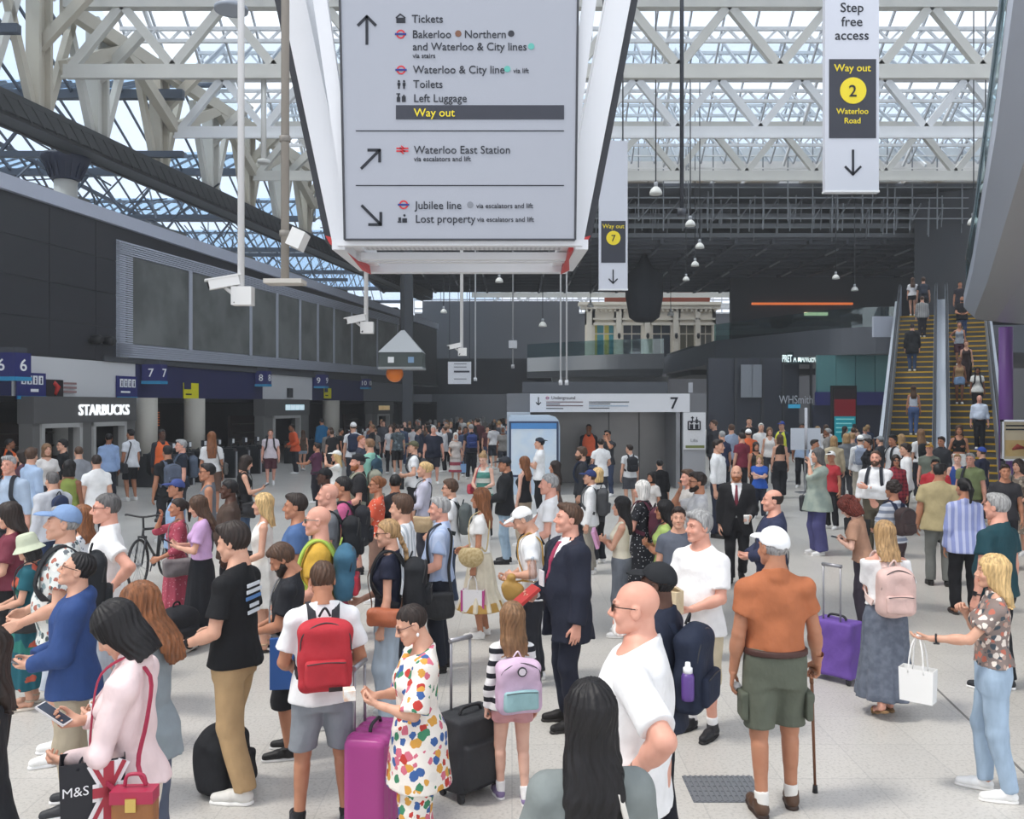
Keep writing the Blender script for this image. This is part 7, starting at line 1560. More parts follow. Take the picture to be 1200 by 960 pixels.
handbag(q, 'L', 'b8603c', 'tan leather belt bag at the hip of the woman with braided hair', w=.15, h=.075, dp=.05, z=1.03, strap='6a4a3a', cross=True)
q = p(1037, 610, 838, 22, 'blonde woman in white off-shoulder top and long grey skirt', sex='f', skin=5, hair=('mid', 'dblonde'), top=('off', 'efeff0'), bot=('skirt', ('6c7484', ('mottle', '5a6272', 18))), shoes=('sandal', 'a8804a', '8a6840'), L='cross', R='bent', legs='stroll', pitch=-10)
backpack(q, 'dcb8b0', 'pale pink backpack on the blonde woman in white off-shoulder top', w=.155, h=.22, dp=.09, z=1.16, strap='e4c8c0')
suitcase(981, 797, 150, '6846a4', 'purple suitcase with tall pull handle right of the man in orange', w=.20, h=.50, dp=.12, handle=.50, hard=False)
q = p(665, 590, 850, 112, 'man in dark navy suit, white shirt and red tie holding a red book', skin=5, hair=('short', 'brown'), top=[('shirt', 'f0f1f4'), ('suit', '262a3a', {'tie': 'b03458'})], bot=('trousers', '242838'), shoes=SHB, R='low', L='down', yaw=-8, pitch=6, build=1.08, belly=.2)
g_, u, t, nn = grip(q, 'R', .10, .02); b = LB(); b.box(Vector(g_) + Vector((0, .02, .02)), (.085, .012, .11), (Vector((1, 0, 0)), Vector((0, .6, .8)), Vector((0, -.8, .6)))); o = b.link(q, 'book', mat('c0302c', .5), None, 'red-covered book held by the man in navy suit', 'book')
b = LB(); b.lathe((.13, .245, 1.12), [(.03, 0), (.032, .02), (.032, .13), (.012, .18), (.012, .2)], 12); b.link(q, 'water_bottle', glass((.85, .9, .95), .12), None, 'clear water bottle held against the navy suit', 'bottle')
b = LB(); b.box((.02, .21, 1.17), (.045, .006, .06)); b.link(q, 'name_badge', mat('e8e4e6', .5), None, 'white name badge hanging over the red tie', 'badge')
q = p(1168, 578, 808, 62, 'grey-haired man in dark teal polo shirt and black trousers, right edge', skin=5, hair=('short', 'grey'), top=('polo', '1e4650'), bot=('trousers', '22242a'), shoes=('sneaker', '26282c', 'f0f0f0'), L='down', R='down', build=1.18, belly=.4, watch=('L', '26262a'))
p(1130, 560, 720, 14, 'black-haired woman in blue striped shirt and black trousers seen from behind', sex='f', skin=2, hair=('tail', 'black'), top=('shirt', ('8c98d0', ('vstripe', 'b8c0e4', 28)), {'hem': .80}), bot=('trousers', '1e1e22'), shoes=('sandal', '4a3a34'), yaw=20)
q = p(1100, 543, 686, 8, 'man in khaki shirt and grey trousers seen from behind', skin=2, hair=('short', 'black'), top=('sshirt', 'b4a478', {'hem': .80}), bot=('trousers', '6c6e6a'), shoes=SHB, build=1.2, yaw=-40, L='down', R='carry')
g_, u, t, nn = grip(q, 'R', .08, .02); b = LB(); b.tube([tuple(g_ + V3(0, .03, .1)), tuple(g_), tuple(g_ + V3(.0, -.02, -.12)), tuple(g_ + V3(.02, -.04, -.68))], [.012, .012, .03, .012], 8); b.link(q, 'umbrella', mat('a03448', .6), None, 'folded red umbrella held by the man in khaki shirt', 'umbrella')
q = p(1013, 582, 740, 75, 'woman with voluminous curly red hair bending over her phone', sex='f', skin=0, hair=('bigcurl', 'red'), top=('blouse', 'b88a70'), bot=('trousers', '3a3440'), L='phone', R='phone', pitch=-35, lean=14)
phone(q, 'L', 'black phone held out by the curly red-haired woman')
q = p(1046, 563, 715, 45, 'dark curly-haired woman in striped top behind the blonde woman in white', sex='f', skin=2, hair=('curly', 'dark'), top=('blouse', ('d4d8e0', ('hstripe', '8a94a8', 24))), bot=('trousers', '46383c'), L='low', R='low')
backpack(q, '4a3c3c', 'dark brown backpack on the dark curly-haired woman in striped top', w=.14, h=.19, dp=.08, strap='28304a')
q = p(863, 545, 682, 180, 'bald bearded man in black suit and dark red tie walking with a cup', skin=1, hair=None, beard=('beard', 'ginger'), top=[('shirt', 'f2f2f4'), ('suit', '222226', {'tie': '7c2436'})], bot=('trousers', '202024'), shoes=SHB, L='bent', R='down', legs='stroll')
g_, u, t, nn = grip(q, 'L', .09, .03); b = LB(); b.lathe(Vector(g_) - Vector((0, 0, .05)), [(.032, 0), (.042, .11), (.044, .115), (.04, .13)], 14); b.link(q, 'paper_cup', mat('f0efec', .5), None, 'white paper cup held by the bald man in black suit', 'cup')
q = p(905, 573, 765, 100, 'balding man in long navy sweater with crossbody bag behind the man in orange', skin=5, hair=('ring', 'dark'), top=('long', '343a58', {'hem': .70, 'g': .03}), bot=('trousers', '262a3a'), shoes=SHB, L='low', R='low', build=1.15, belly=.4)
handbag(q, 'L', '2a2a2e', 'small black crossbody bag on the man in navy sweater', w=.11, h=.1, cross=True)
p(842, 515, 630, 250, 'man in untucked white shirt and dark trousers beside the lift sign pier', skin=1, hair=('short', 'dark'), top=('shirt', 'eceef0', {'hem': .97}), bot=('trousers', '2a2f42'), shoes=SHB, L='down', R='down')
q = p(-24, 735, None, 95, 'person mostly outside the lower left edge with a bare arm and black bag', sex='f', skin=1, hair=('mid', 'dark'), top=('tank', '2a2c30'), bot=('jeans', '3c4a60'), h0=1.6)
handbag(q, 'R', '1e1e22', 'black bag cut off by the lower left edge', w=.13, h=.12, z=.85)
# ---- queue in the middle ------------------------------------------------
q = p(563, 572, 746, 80, 'woman in white t-shirt and long cream skirt with mustard hem', sex='f', skin=2, hair=('long', 'auburn'), top=('tee', 'efefec', {'hem': 1.0}), bot=('flare', 'ded4bc'), shoes=SNW, L='carry', R='bent')
o, pp, tp, bt = carrybag(q, 'L', 'eceaec', 'white carrier bag with magenta sides held by the woman in cream skirt', w=.13, h=.26, dp=.05, drop=.16, pat=None, ax=math.radians(90))
for a_ in (-.125, .125): b = LB(); b.box(pp(a_, .0, (bt + tp) / 2), (.052, .012, .12)); b.link(q, 'magenta_side', mat('c0408c', .5), o)
handbag(q, 'L', 'd0ba88', 'round woven straw bag on the woman in cream skirt', w=.15, h=.13, dp=.06, z=1.12, kind='straw', flap='b89c64', y=.06)
o = netobj(q, [loft([(.327, .306, .276, 0), (.55, .230, .193, 0)], 0, fold=.10 * .22 / .74, nf=8 + q.seed % 4, ph=q.seed), plane((0, 0, 1), .43)], (-.4, -.4, .3), (.4, .4, .5), .014, 'skirt_hem', cm('c09448')); wear(q, o)
q = p(515, 582, 785, 88, 'older grey-haired man in light blue short-sleeved shirt and dark trousers', skin=5, hair=('short', 'grey'), top=('sshirt', ('a4b8dc', ('vstripe', 'b6c6e4', 30)), {'hem': .92}), bot=('trousers', '262a36'), shoes=SHB, L='bent', R='down', belly=.5, build=1.08)
handbag(q, 'L', '24262a', 'black shoulder bag on the older man in light blue shirt', w=.16, h=.13, dp=.05, z=.85, sw=.035)
p(470, 580, 800, 70, 'brown-haired man in white striped shirt behind the woman with braided hair', skin=1, hair=('thick', 'brown'), top=('shirt', ('e4e8ec', ('vstripe', 'b4bcc4', 34))), bot=('trousers', '2c3038'), h0=1.78)
q = p(527, 562, 712, 82, 'man with brown hair in white t-shirt carrying a grey backpack', skin=1, hair=('thick', 'brown'), glasses='sun', top=T('eceef0'), bot=('jeans', '3c4860'), L='bent', R='bent')
backpack(q, '5c6464', 'grey backpack with green trim on the man in white t-shirt', w=.15, h=.21, dp=.08, strap='2a3030')
q = p(372, 592, 850, 84, 'bald man with sports sunglasses in yellow t-shirt', skin=5, hair=None, glasses=('sun', '4a8a8c'), top=T('d8a838', sl=.6), bot=('jeans', '3c4a64'), L='bent', R='down', h0=1.75)
backpack(q, '3c6c88', 'multicoloured backpack with red pocket and green straps on the man in yellow', w=.16, h=.22, dp=.08, pocket='c83848', strap='a8c850')
q = p(401, 558, 748, 84, 'man with short black hair in pink t-shirt with black backpack', skin=2, hair=('crop', 'black'), top=T('cc5c8c'), bot=('trousers', 'a03050'), L='down', R='bent')
backpack(q, '2a2c32', 'black backpack on the man in pink t-shirt', w=.15, h=.22, dp=.08)
q = p(384, 566, 775, 86, 'bald man with sunglasses on his head in grey t-shirt', skin=5, hair=None, glasses='head', top=T('70747a'), bot=('jeans', '3c4458'), L='down', R='down')
backpack(q, '26282c', 'black rucksack with pale logo on the man in grey t-shirt', w=.15, h=.21, dp=.09)
p(346, 578, 800, 84, 'man with dark hair in blue t-shirt behind the man in yellow', skin=2, hair=('short', 'dark'), top=T('4c6ca0'), bot=('shorts', '5a5c64'))
p(308, 578, 762, 88, 'blonde woman in sleeveless white dress, hand resting on the man ahead', sex='f', skin=1, hair=('mid', 'blonde'), top=('sdress', 'ecebe4', {'hem': .50, 'w': .21}), bot=('none', ''), shoes=('sandal', 'b89878'), L='bent', R='down')
p(268, 562, 728, 88, 'dark-skinned person with braids in brown t-shirt with pale chest print', skin=4, hair=('braid', 'black'), top=T('54443c', hem=.78, sl=.7), bot=('trousers', '2c2c32'), build=1.15, belly=.3, L='down', R='down')
q = p(236, 580, 752, 86, 'woman with long brown hair in lilac top and long black skirt on her phone', sex='f', skin=1, hair=('long', 'brown'), top=('blouse', 'c8a0d0', {'hem': 1.0}), bot=('skirt', '22242a'), shoes=SNB, L='phone', R='phone', pitch=-16)
phone(q, 'L', 'phone in the hands of the woman in lilac top')
floorbag(207, 764, 40, '26272c', 'black wheeled bag standing beside the woman in long black skirt', w=.2, h=.46, dp=.13, name='travel_bag')
q = p(208, 584, 740, 92, 'dark-haired woman in long crimson patterned dress drinking', sex='f', skin=2, hair=('tail', 'dark'), top=('ldress', ('b04458', ('dots', 34, 'd8909c', .25)), {'hem': .18, 'w': .24, 'sl': 1.4}), bot=('none', ''), shoes=('sandal', '6a4a3a'), L='bent', R='face')
handbag(q, 'L', '7a7274', 'slouchy grey-brown shoulder bag on the woman in crimson dress', w=.19, h=.11, dp=.06, z=1.0)
p(206, 562, 712, 92, 'man in blue cap and light blue shirt behind the woman in crimson dress', skin=2, hair=('short', 'black'), hat=('cap', '3c4c8c'), top=('sshirt', '88a4c8'), bot=('trousers', '3a4252'))
p(243, 543, 690, 92, 'tanned man with sunglasses in grey tank top', skin=2, hair=('short', 'black'), glasses='sun', top=('tank', '6a6e76'), bot=('shorts', '3a3c42'))
q = p(286, 533, 652, 278, 'dark-haired woman in black strappy top looking at her phone near the gates', sex='f', skin=1, hair=('bob', 'dark'), top=('tank', '1c1c20'), bot=('jeans', '3c506c'), shoes=SNB, R='phone', L='bent', pitch=-18)
phone(q, 'R', 'phone of the woman in black strappy top')
handbag(q, 'R', '222226', 'black shoulder bag on the woman in black strappy top', w=.15, h=.13, z=.95)
q = p(317, 503, 569, 178, 'man in pale t-shirt and maroon shorts walking from the gates', skin=5, hair=('crop', 'brown'), top=T('d8ccd4'), bot=('shorts', '542a34'), shoes=('sneaker', 'e8e8e8', 'f0f0f0', 'f0f0f0', .2), legs='stroll', build=1.1)
backpack(q, '3a3638', 'dark backpack whose straps show on the man in maroon shorts', w=.14, h=.2, dp=.07)
# ---- left side by the coffee shop -------------------------------------------
q = p(10, 534, 690, 150, 'older man in light blue shirt with backpack straps at the left edge', skin=5, hair=('short', 'grey'), top=('shirt', 'b0c4dc', {'hem': .97}), bot=('trousers', '3a3a40'), shoes=SHB, L='carry', R='strap', build=1.08, belly=.4)
backpack(q, '2c3038', 'dark backpack on the older man in light blue shirt', w=.14, h=.2, dp=.07)
carrybag(q, 'L', 'c8b49a', 'beige paper bag carried by the older man in light blue shirt', w=.13, h=.3, dp=.06, drop=.12, pat=None)
p(38, 525, 655, 300, 'man with brown hair in loose light blue shirt facing the coffee shop', skin=1, hair=('thick', 'brown'), top=('shirt', 'a8c0e0'), bot=('chinos', 'b0a890'), yaw=30)
q = p(61, 553, 700, 30, 'person in pale grey sweatshirt with dark blue strap seen from behind', skin=1, hair=('short', 'dgrey'), top=('hoodie', 'c4c8d0'), bot=('jeans', '2c3c5c'), h0=1.7)
backpack(q, '2c3858', 'narrow dark blue backpack on the person in pale grey sweatshirt', w=.11, h=.22, dp=.06, one=True)
p(82, 539, 665, 330, 'woman in olive green sleeveless top seen from behind', sex='f', skin=3, hair=('bob', 'black'), top=('tank', '8a9a48', {'hem': .8}), bot=('trousers', '34363c'))
p(113, 533, 650, 10, 'man in plain white t-shirt seen from behind by the coffee shop', skin=1, hair=('short', 'dark'), top=T('f0f0f0', hem=.80), bot=('trousers', '3a3c44'))
p(92, 523, 625, 20, 'man in grey t-shirt behind the man in plain white t-shirt', skin=1, hair=('crop', 'brown'), top=T('8c9098'), bot=('trousers', '2c2e36'))
p(73, 515, 612, 100, 'dark-haired man with sunglasses in black t-shirt outside the coffee shop', skin=1, hair=('thick', 'black'), glasses='sun', top=T('1e2024'), bot=('trousers', '2a2a30'), build=1.1)
p(127, 508, 592, 15, 'man in blue shirt standing at the coffee shop doorway', skin=3, hair=('crop', 'black'), top=('shirt', '8ca8d4'), bot=('trousers', '262a34'), yaw=-30)
q = p(153, 503, 587, 42, 'man in white shirt, black shorts and white sneakers right of the coffee shop', skin=2, hair=('short', 'black'), top=('sshirt', 'e4e8ee'), bot=('shorts', '202226'), shoes=SNW, L='carry')
handbag(q, 'L', '26282e', 'black holdall carried by the man in black shorts', w=.2, h=.13, dp=.07, z=.95, sw=.03)
q = p(12, 514, 600, 270, 'worker in orange vest in the dark doorway at the left edge', skin=3, hair=('crop', 'black'), top=[('long', '24262c'), ('vest', 'e8622c')], bot=('trousers', '22242a'))
p(25, 527, 630, 80, 'dark-haired woman in plum top beside the older man at the left edge', sex='f', skin=1, hair=('mid', 'dark'), top=('blouse', '5c3a48'), bot=('trousers', '2c2c34'))
p(55, 520, 622, 200, 'pale-haired woman in white top near the left coffee shop doorway', sex='f', skin=1, hair=('bob', 'lbrown'), top=('blouse', 'dcd8d4'), bot=('trousers', '3a3a44'))
q = p(212, 515, 622, 100, 'grey-haired man with glasses in navy t-shirt by the ticket gates', skin=5, hair=('short', 'grey'), glasses='specs', top=T('232a38'), bot=('shorts', '34363c'))
backpack(q, '4a5668', 'slate blue backpack on the grey-haired man by the ticket gates', w=.15, h=.22, dp=.08)
q = p(196, 522, 636, 25, 'man in black t-shirt with patterned backpack by the ticket gates', skin=2, hair=('short', 'black'), top=T('222428'), bot=('trousers', '2c2e34'))
backpack(q, '5a6478', 'grey patterned backpack on the man in black t-shirt by the gates', w=.15, h=.21, dp=.08)
q = p(248, 506, 605, 5, 'woman with very long brown hair and white top seen from behind at the gates', sex='f', skin=2, hair=('long2', 'auburn'), top=('blouse', 'dcdcdc'), bot=('shorts', '6a5044'))
handbag(q, 'R', '4c4a48', 'dark grey shoulder bag on the woman with very long brown hair', w=.16, h=.12, z=1.1)
p(190, 503, 590, 200, 'gate worker in orange vest between the two beige columns', skin=4, hair=('crop', 'black'), top=[('long', '2a2c34'), ('vest', 'e8642e')], bot=('trousers', '22242a'))
p(346, 497, 556, 110, 'worker in orange jacket leaning into the shop near platform 8', skin=3, hair=('crop', 'black'), top=('jacket', 'e85a30'), bot=('trousers', '262830'), lean=12, L='bent', R='bent')
p(355, 504, 552, 20, 'woman with long hair, brown top and denim shorts walking to the gates', sex='f', skin=1, hair=('long', 'brown'), top=('tank', '5c4c40'), bot=('hotpants', 'a4b8cc'), legs='stroll')
p(377, 490, 545, 30, 'man in bright teal blue shirt by the gates', skin=2, hair=('short', 'black'), top=('shirt', '1c6a9c'), bot=('trousers', '2a3038'))
p(389, 504, 560, 20, 'man in black t-shirt walking away by platform 9', skin=1, hair=('short', 'brown'), top=T('26262a'), bot=('trousers', '2a2a30'))
p(371, 519, 590, 60, 'man in plum purple t-shirt with arm raised before him', skin=2, hair=('short', 'dark'), top=T('5a2e48'), bot=('trousers', '2c2a34'), L='out')
p(394, 528, 620, 95, 'woman in white sun cap and white top shading her eyes', sex='f', skin=1, hair=('mid', 'blonde'), hat=('cap', 'eceae4'), top=('blouse', 'eceae6'), bot=('trousers', 'c8b8a0'), L='shield', R='down')
q = p(380, 549, 690, 84, 'dark-skinned man in black cap and black t-shirt behind the bald man in grey', skin=4, hair=('buzz', 'black'), hat=('cap', '1e2024'), top=('tank', '26262a'), bot=('trousers', '26262c'))
# ---- middle distance, centre -------------------------------------------------
q = p(419, 532, 672, 96, 'red-bearded man with sunglasses on cap in black t-shirt and black shorts', skin=5, hair=('short', 'dgrey'), beard=('beard', 'ginger'), hat=('backcap', '24262c'), glasses='head', top=T('2a2a2e', sl=.65), bot=('shorts', '222226'), shoes=SNB, L='bent', R='down', build=1.12)
backpack(q, '8a8c7c', 'tall grey-green hiking rucksack on the red-bearded man', w=.14, h=.32, dp=.10, z=1.2)
q = p(441, 558, 705, 95, 'woman with sunglasses in orange-red floral top', sex='f', skin=2, hair=('updo', 'auburn'), glasses='sun', top=('blouse', ('e0583c', ('dots', 26, 'f4e8dc', .22))), bot=('trousers', '8a6a5c'), L='cross', R='cross2')
p(463, 556, 700, 10, 'person with black hair in dark top between floral top and lilac shirt', skin=2, hair=('short', 'black'), top=T('2e3036'), bot=('trousers', '26282e'))
q = p(497, 541, 676, 84, 'blonde woman with hair tied up in pale lilac shirt', sex='f', skin=1, hair=('updo', 'blonde'), top=('shirt', 'c4c4d8'), bot=('trousers', '3c3e4a'), L='low')
handbag(q, 'L', 'c0a47c', 'tan shoulder bag on the blonde woman in lilac shirt', w=.15, h=.12, z=.95, strap='2a2a2e')
q = p(484, 517, 620, 92, 'young man in olive cap and white t-shirt holding a black bag', skin=1, hair=('short', 'lbrown'), hat=('cap', '5c5c44'), top=T('e8eaec'), bot=('shorts', '26262a'), L='bag', R='bent')
backpack(q, '34363c', 'black backpack on the young man in olive cap', w=.13, h=.2, dp=.07)
carrybag(q, 'L', '24262a', 'black bag held by the young man in olive cap', w=.16, h=.2, dp=.08, drop=.06)
q = p(433, 514, 625, 40, 'short-haired man in mint green t-shirt with sling bag', skin=1, hair=('short', 'lbrown'), top=T('8cc8b4'), bot=('trousers', '3a3c44'))
backpack(q, '2e4a5c', 'dark teal sling backpack on the man in mint green', w=.11, h=.18, dp=.06, one=True)
p(424, 510, 600, 250, 'red-faced man behind the man in mint green', skin=5, hair=('buzz', 'ginger'), top=T('3c4050'), bot=('trousers', '2c2e36'))
q = p(414, 495, 573, 5, 'man in white cap and white t-shirt walking away', skin=1, hair=('short', 'brown'), hat=('backcap', 'f0f0f0'), top=T('e4e6ea'), bot=('trousers', '2a2e38'))
backpack(q, '26304a', 'large navy backpack on the man in white cap', w=.16, h=.24, dp=.1)
p(466, 497, 557, 8, 'man in grey patterned t-shirt and black shorts seen from behind', skin=1, hair=('short', 'dark'), top=T(('4c5860', ('floral', 10, '7c8c92', '3c464c', '5a6a70'))), bot=('shorts', '1e1e22'))
p(508, 499, 568, 180, 'large white-haired man in navy and white top facing the camera', skin=5, hair=('short', 'white'), top=T('23283a', hem=.8), bot=('shorts', '2a2c36'), build=1.2, belly=.6)
q = p(534, 507, 566, 180, 'white-haired woman in beige top and striped skirt with blue bag', sex='f', skin=1, hair=('bob', 'white'), top=('tee', 'c4bab4'), bot=('midi', ('c8c0bc', ('hstripe', 'a04050', 8))), L='carry', R='bent')
carrybag(q, 'L', '7ca4d4', 'light blue carrier bag held by the white-haired woman', w=.15, h=.3, dp=.05, drop=.1, pat=None)
q = p(552, 497, 562, 8, 'man in dark clothes walking away with bright blue backpack', skin=1, hair=('crop', 'grey'), top=T('2a2c38'), bot=('trousers', '22242c'))
backpack(q, '2c3e7c', 'bright blue backpack on the man in dark clothes', w=.16, h=.22, dp=.09)
p(560, 490, 545, 20, 'man in maroon brown jacket in the far crowd', skin=1, hair=('short', 'dark'), top=('jacket', '5c3238'), bot=('trousers', '26262c'))
q = p(567, 529, 632, 160, 'woman with hair up looking down in green striped vest dress', sex='f', skin=0, hair=('bun', 'dblonde'), top=('tank', ('4c8c80', ('hstripe', 'd8e4dc', 10))), bot=('trousers', '26282c'), L='low', R='low', pitch=-30)
handbag(q, 'R', 'c83448', 'red bag held by the woman with hair up in green stripes', w=.13, h=.1, z=1.1)
p(592, 535, 660, 88, 'man in dark cap, black jacket and light blue jeans', skin=2, hair=('short', 'dark'), hat=('cap', '2c3038'), top=('jacket', '24262a'), bot=('jeans', '94aec4'), shoes=SNB, L='low', R='low', pitch=-10)
p(614, 535, 640, 60, 'woman with wavy auburn hair in black top beside the blue kiosk', sex='f', skin=0, hair=('longwave', 'auburn'), top=('tank', '26262a'), bot=('wide', 'b8a48c'))
q = p(632, 513, 608, 92, 'young man in white polo and dark cap before the blue kiosk', skin=1, hair=('short', 'black'), hat=('backcap', '2c3440'), top=('polo', 'eef0f2'), bot=('trousers', '24262a'), L='cross', R='cross2')
p(650, 540, 645, 100, 'dark-haired woman in brown top before the blue kiosk, right of the white polo', sex='f', skin=2, hair=('long', 'dark'), top=('blouse', '5c4c46'), bot=('trousers', '2a2a30'))
q = p(643, 555, 735, 88, 'grey-haired man in white t-shirt with arm outstretched behind the navy suit', skin=5, hair=('crop', 'grey'), top=T('eff0f1'), bot=('trousers', '3a3c42'), L='bent', R='out', belly=.4)
q = p(626, 592, 800, 88, 'man in white cap and white t-shirt bowed over a mustard pouch', skin=1, hair=('short', 'grey'), hat=('cap', 'f0f0ee'), top=T('eceef0'), bot=('trousers', '2c2e36'), L='bag', R='low', pitch=-30, lean=6)
backpack(q, '2c3036', 'dark sling bag on the man in white cap and white t-shirt', w=.13, h=.19, dp=.07, one=True)
handbag(q, 'L', 'b4893c', 'mustard drawstring pouch hanging before the navy suit', w=.11, h=.10, dp=.06, z=1.08, kind='pouch', y=.2)
q = p(691, 551, 672, 86, 'man in navy cap and white shirt with backpack, centre', skin=1, hair=('short', 'brown'), hat=('cap', '2e3c70'), top=('shirt', 'e8eaec'), bot=('trousers', '9a9488'), L='down', R='bent')
backpack(q, '4a4c50', 'dark grey backpack on the man in navy cap', w=.15, h=.23, dp=.09)
p(700, 548, 660, 60, 'blonde short-haired woman in black and white top behind the man in navy cap', sex='f', skin=1, hair=('bob', 'blonde'), top=('blouse', ('2c2c30', ('hstripe', 'e0e0e0', 14))), bot=('trousers', '24262c'))
q = p(681, 524, 632, 88, 'man with thick brown hair and beard in dark top, centre', skin=1, hair=('thick', 'brown'), beard=('beard', 'brown'), top=('long', '34363c'), bot=('trousers', '2a2c34'))
backpack(q, '26324a', 'navy backpack on the brown-bearded man in the centre', w=.15, h=.22, dp=.09)
p(704, 514, 592, 12, 'man in white t-shirt seen from behind before entrance 7', skin=1, hair=('short', 'dark'), top=T('eeeff0', hem=.76), bot=('trousers', '3a3e4a'), L='bent', R='bent')
q = p(712, 504, 582, 150, 'man with sunglasses and dark t-shirt touching his face before entrance 7', skin=2, hair=('short', 'black'), glasses='sun', top=T('2e3036'), bot=('jeans', '34405c'), L='face')
p(690, 497, 570, 180, 'worker in orange vest inside entrance 7', skin=3, hair=('crop', 'black'), top=[('long', '2a2c36'), ('vest', 'f0643c')], bot=('trousers', '262a34'))
q = p(738, 521, 595, 20, 'man in grey-white t-shirt with black backpack before entrance 7', skin=1, hair=('short', 'dark'), top=T('dcdee0'), bot=('shorts', '4a4c54'), yaw=35)
backpack(q, '26282e', 'black backpack on the man before entrance 7', w=.15, h=.21, dp=.09)
p(773, 538, 622, 15, 'woman with short black hair in black blouse seen from behind', sex='f', skin=1, hair=('updo', 'black'), top=('lblouse', '1e1e22'), bot=('skirt', '202024'))
p(763, 553, 640, 150, 'small dark-haired woman half hidden beside the woman in black blouse', sex='f', skin=2, hair=('bob', 'black'), top=('blouse', 'd0ccc8'), bot=('trousers', '2c2c30'))
q = p(752, 563, 712, 70, 'woman with white bobbed hair in black dotted dress', sex='f', skin=5, hair=('bob', 'white'), top=('dress', ('26282e', ('dots', 30, 'd0d0d4', .22)), {'hem': .3, 'w': .26}), bot=('none', ''), L='low')
backpack(q, '5c2c3c', 'maroon backpack on the woman with white bobbed hair', w=.15, h=.22, dp=.09, z=1.18)
q = p(728, 582, 745, 88, 'woman with long black hair and fringe in cream top carrying a pink folder', sex='f', skin=1, hair=('long', 'black'), top=('tank', 'e0d8c0', {'hem': .97}), bot=('widejeans', '6a707a'), L='cross', R='cross2')
b = LB(); b.box((.0, .32, 1.22), (.14, .02, .11), (Vector((1, .0, .1)).normalized(), Vector((0, 1, -.3)).normalized(), Vector((-.1, .3, 1)).normalized())); b.link(q, 'folder', mat('dc9cc8', .5), None, 'pink folder hugged by the woman with long black hair', 'folder')
q = p(778, 586, 750, 92, 'smiling dark-haired woman with sunglasses in lime green top', sex='f', skin=2, hair=('mid', 'black'), glasses='sun', top=('tee', 'b4d070', {'hem': .92}), bot=('jeans', '4a586c'), L='cross', R='cross2')
handbag(q, 'R', '2a2a30', 'black crossbody bag on the woman in lime green', w=.12, h=.1, cross=True)
p(795, 594, 775, 182, 'young dark-haired man looking at the camera behind the grey-haired man', skin=1, hair=('short', 'dark'), top=T('5c6270'), bot=('trousers', '2c303c'))
q = p(817, 553, 725, 100, 'man with dark hair and glasses in grey patterned shirt, hand at his mouth', skin=2, hair=('short', 'dark'), glasses='specs', beard=('stubble', 'dark'), top=('sshirt', ('d0d0d0', ('mottle', 'b8b8bc', 14))), bot=('trousers', '34363e'), R='face')
p(806, 550, 690, 110, 'man behind the man in grey patterned shirt', skin=5, hair=('short', 'brown'), top=T('b8b4b0'), bot=('trousers', '34363e'))
# ---- right middle distance ---------------------------------------------------
p(846, 505, 585, 30, 'man in navy polo walking away right of the lift sign', skin=1, hair=('crop', 'grey'), top=('polo', '343c5c'), bot=('trousers', '2a2c36'))
p(869, 507, 585, 40, 'man in maroon t-shirt before the dark shops', skin=1, hair=('short', 'dark'), top=T('842c40'), bot=('trousers', '2c2c34'))
p(877, 503, 578, 10, 'worker in white helmet and full orange suit', skin=2, hair=('short', 'dark'), hat=('backcap', 'f0f0f0'), top=('jacket', 'ee6a38'), bot=('trousers', 'e8622e'))
p(890, 533, 608, 175, 'blonde woman in bright blue t-shirt facing the camera', sex='f', skin=0, hair=('long', 'dblonde'), top=('tee', '2c5cc0'), bot=('trousers', '2a3040'), build=1.1, R='cross', L='cross2')
p(886, 518, 590, 200, 'dark-haired woman in black top behind the woman in bright blue', sex='f', skin=2, hair=('bob', 'dark'), top=('tank', '2a2624'), bot=('trousers', '26262c'))
p(914, 509, 584, 12, 'woman with bare back and wide black trousers walking away', sex='f', skin=1, hair=('bob', 'brown'), top=('crop', '2a2624', {'hem': 1.2}), bot=('wide', '24242a'), legs='stroll')
p(902, 501, 570, 185, 'woman in white top left of the yellow police vest', sex='f', skin=1, hair=('long', 'lbrown'), top=('tank', 'e8e4e0'), bot=('trousers', '3a3c46'))
p(892, 496, 566, 190, 'white-haired person in black and white before the dark shops', skin=1, hair=('short', 'white'), top=('shirt', 'd8d8d8'), bot=('trousers', '26262c'))
p(878, 489, 560, 180, 'dark-haired man in black shirt furthest back by the dark shops', skin=1, hair=('short', 'black'), top=('shirt', '26282e'), bot=('trousers', '26282e'))
p(836, 492, 572, 100, 'man in dark grey jacket close to the lift sign pier', skin=1, hair=('crop', 'brown'), top=('jacket', '3e4046'), bot=('trousers', '2a2c32'))
p(857, 497, 575, 20, 'man in pale blue shirt behind the man in maroon', skin=1, hair=('short', 'brown'), top=('shirt', '94a8c4'), bot=('trousers', '2c303a'))
p(916, 494, 565, 150, 'officer in blue cap and yellow vest before the dark shops', skin=1, hair=('short', 'brown'), hat=('cap', '3448a0'), top=[('long', '24304a'), ('vest', 'd8dc3c')], bot=('trousers', '26282e'))
q = p(940, 496, 572, 180, 'man in pale blue shirt behind a small white notice stand', skin=3, hair=('crop', 'black'), top=('sshirt', 'a4bcdc'), bot=('trousers', '26282e'))
d = 25.5; c = W(944, 515, d); r = empty('notice_stand', (c.x, d, 0), 'small white notice board on a thin stand among the crowd', 'sign'); MB().bb(c.x - .42, c.x + .42, d - .02, d + .02, c.z - .3, c.z + .32).build('board', mat('d0d8e4', .5), r); k_ = MB(); k_.beam((c.x, d + .03, 0), (c.x, d + .03, c.z), .05); k_.bb(c.x - .25, c.x + .25, d - .2, d + .2, 0, .03); k_.build('stand', CHROME, r); MB().bb(c.x - .04, c.x + .04, d - .04, d - .02, c.z - .28, c.z + .9).build('centre_post', CHROME, r)
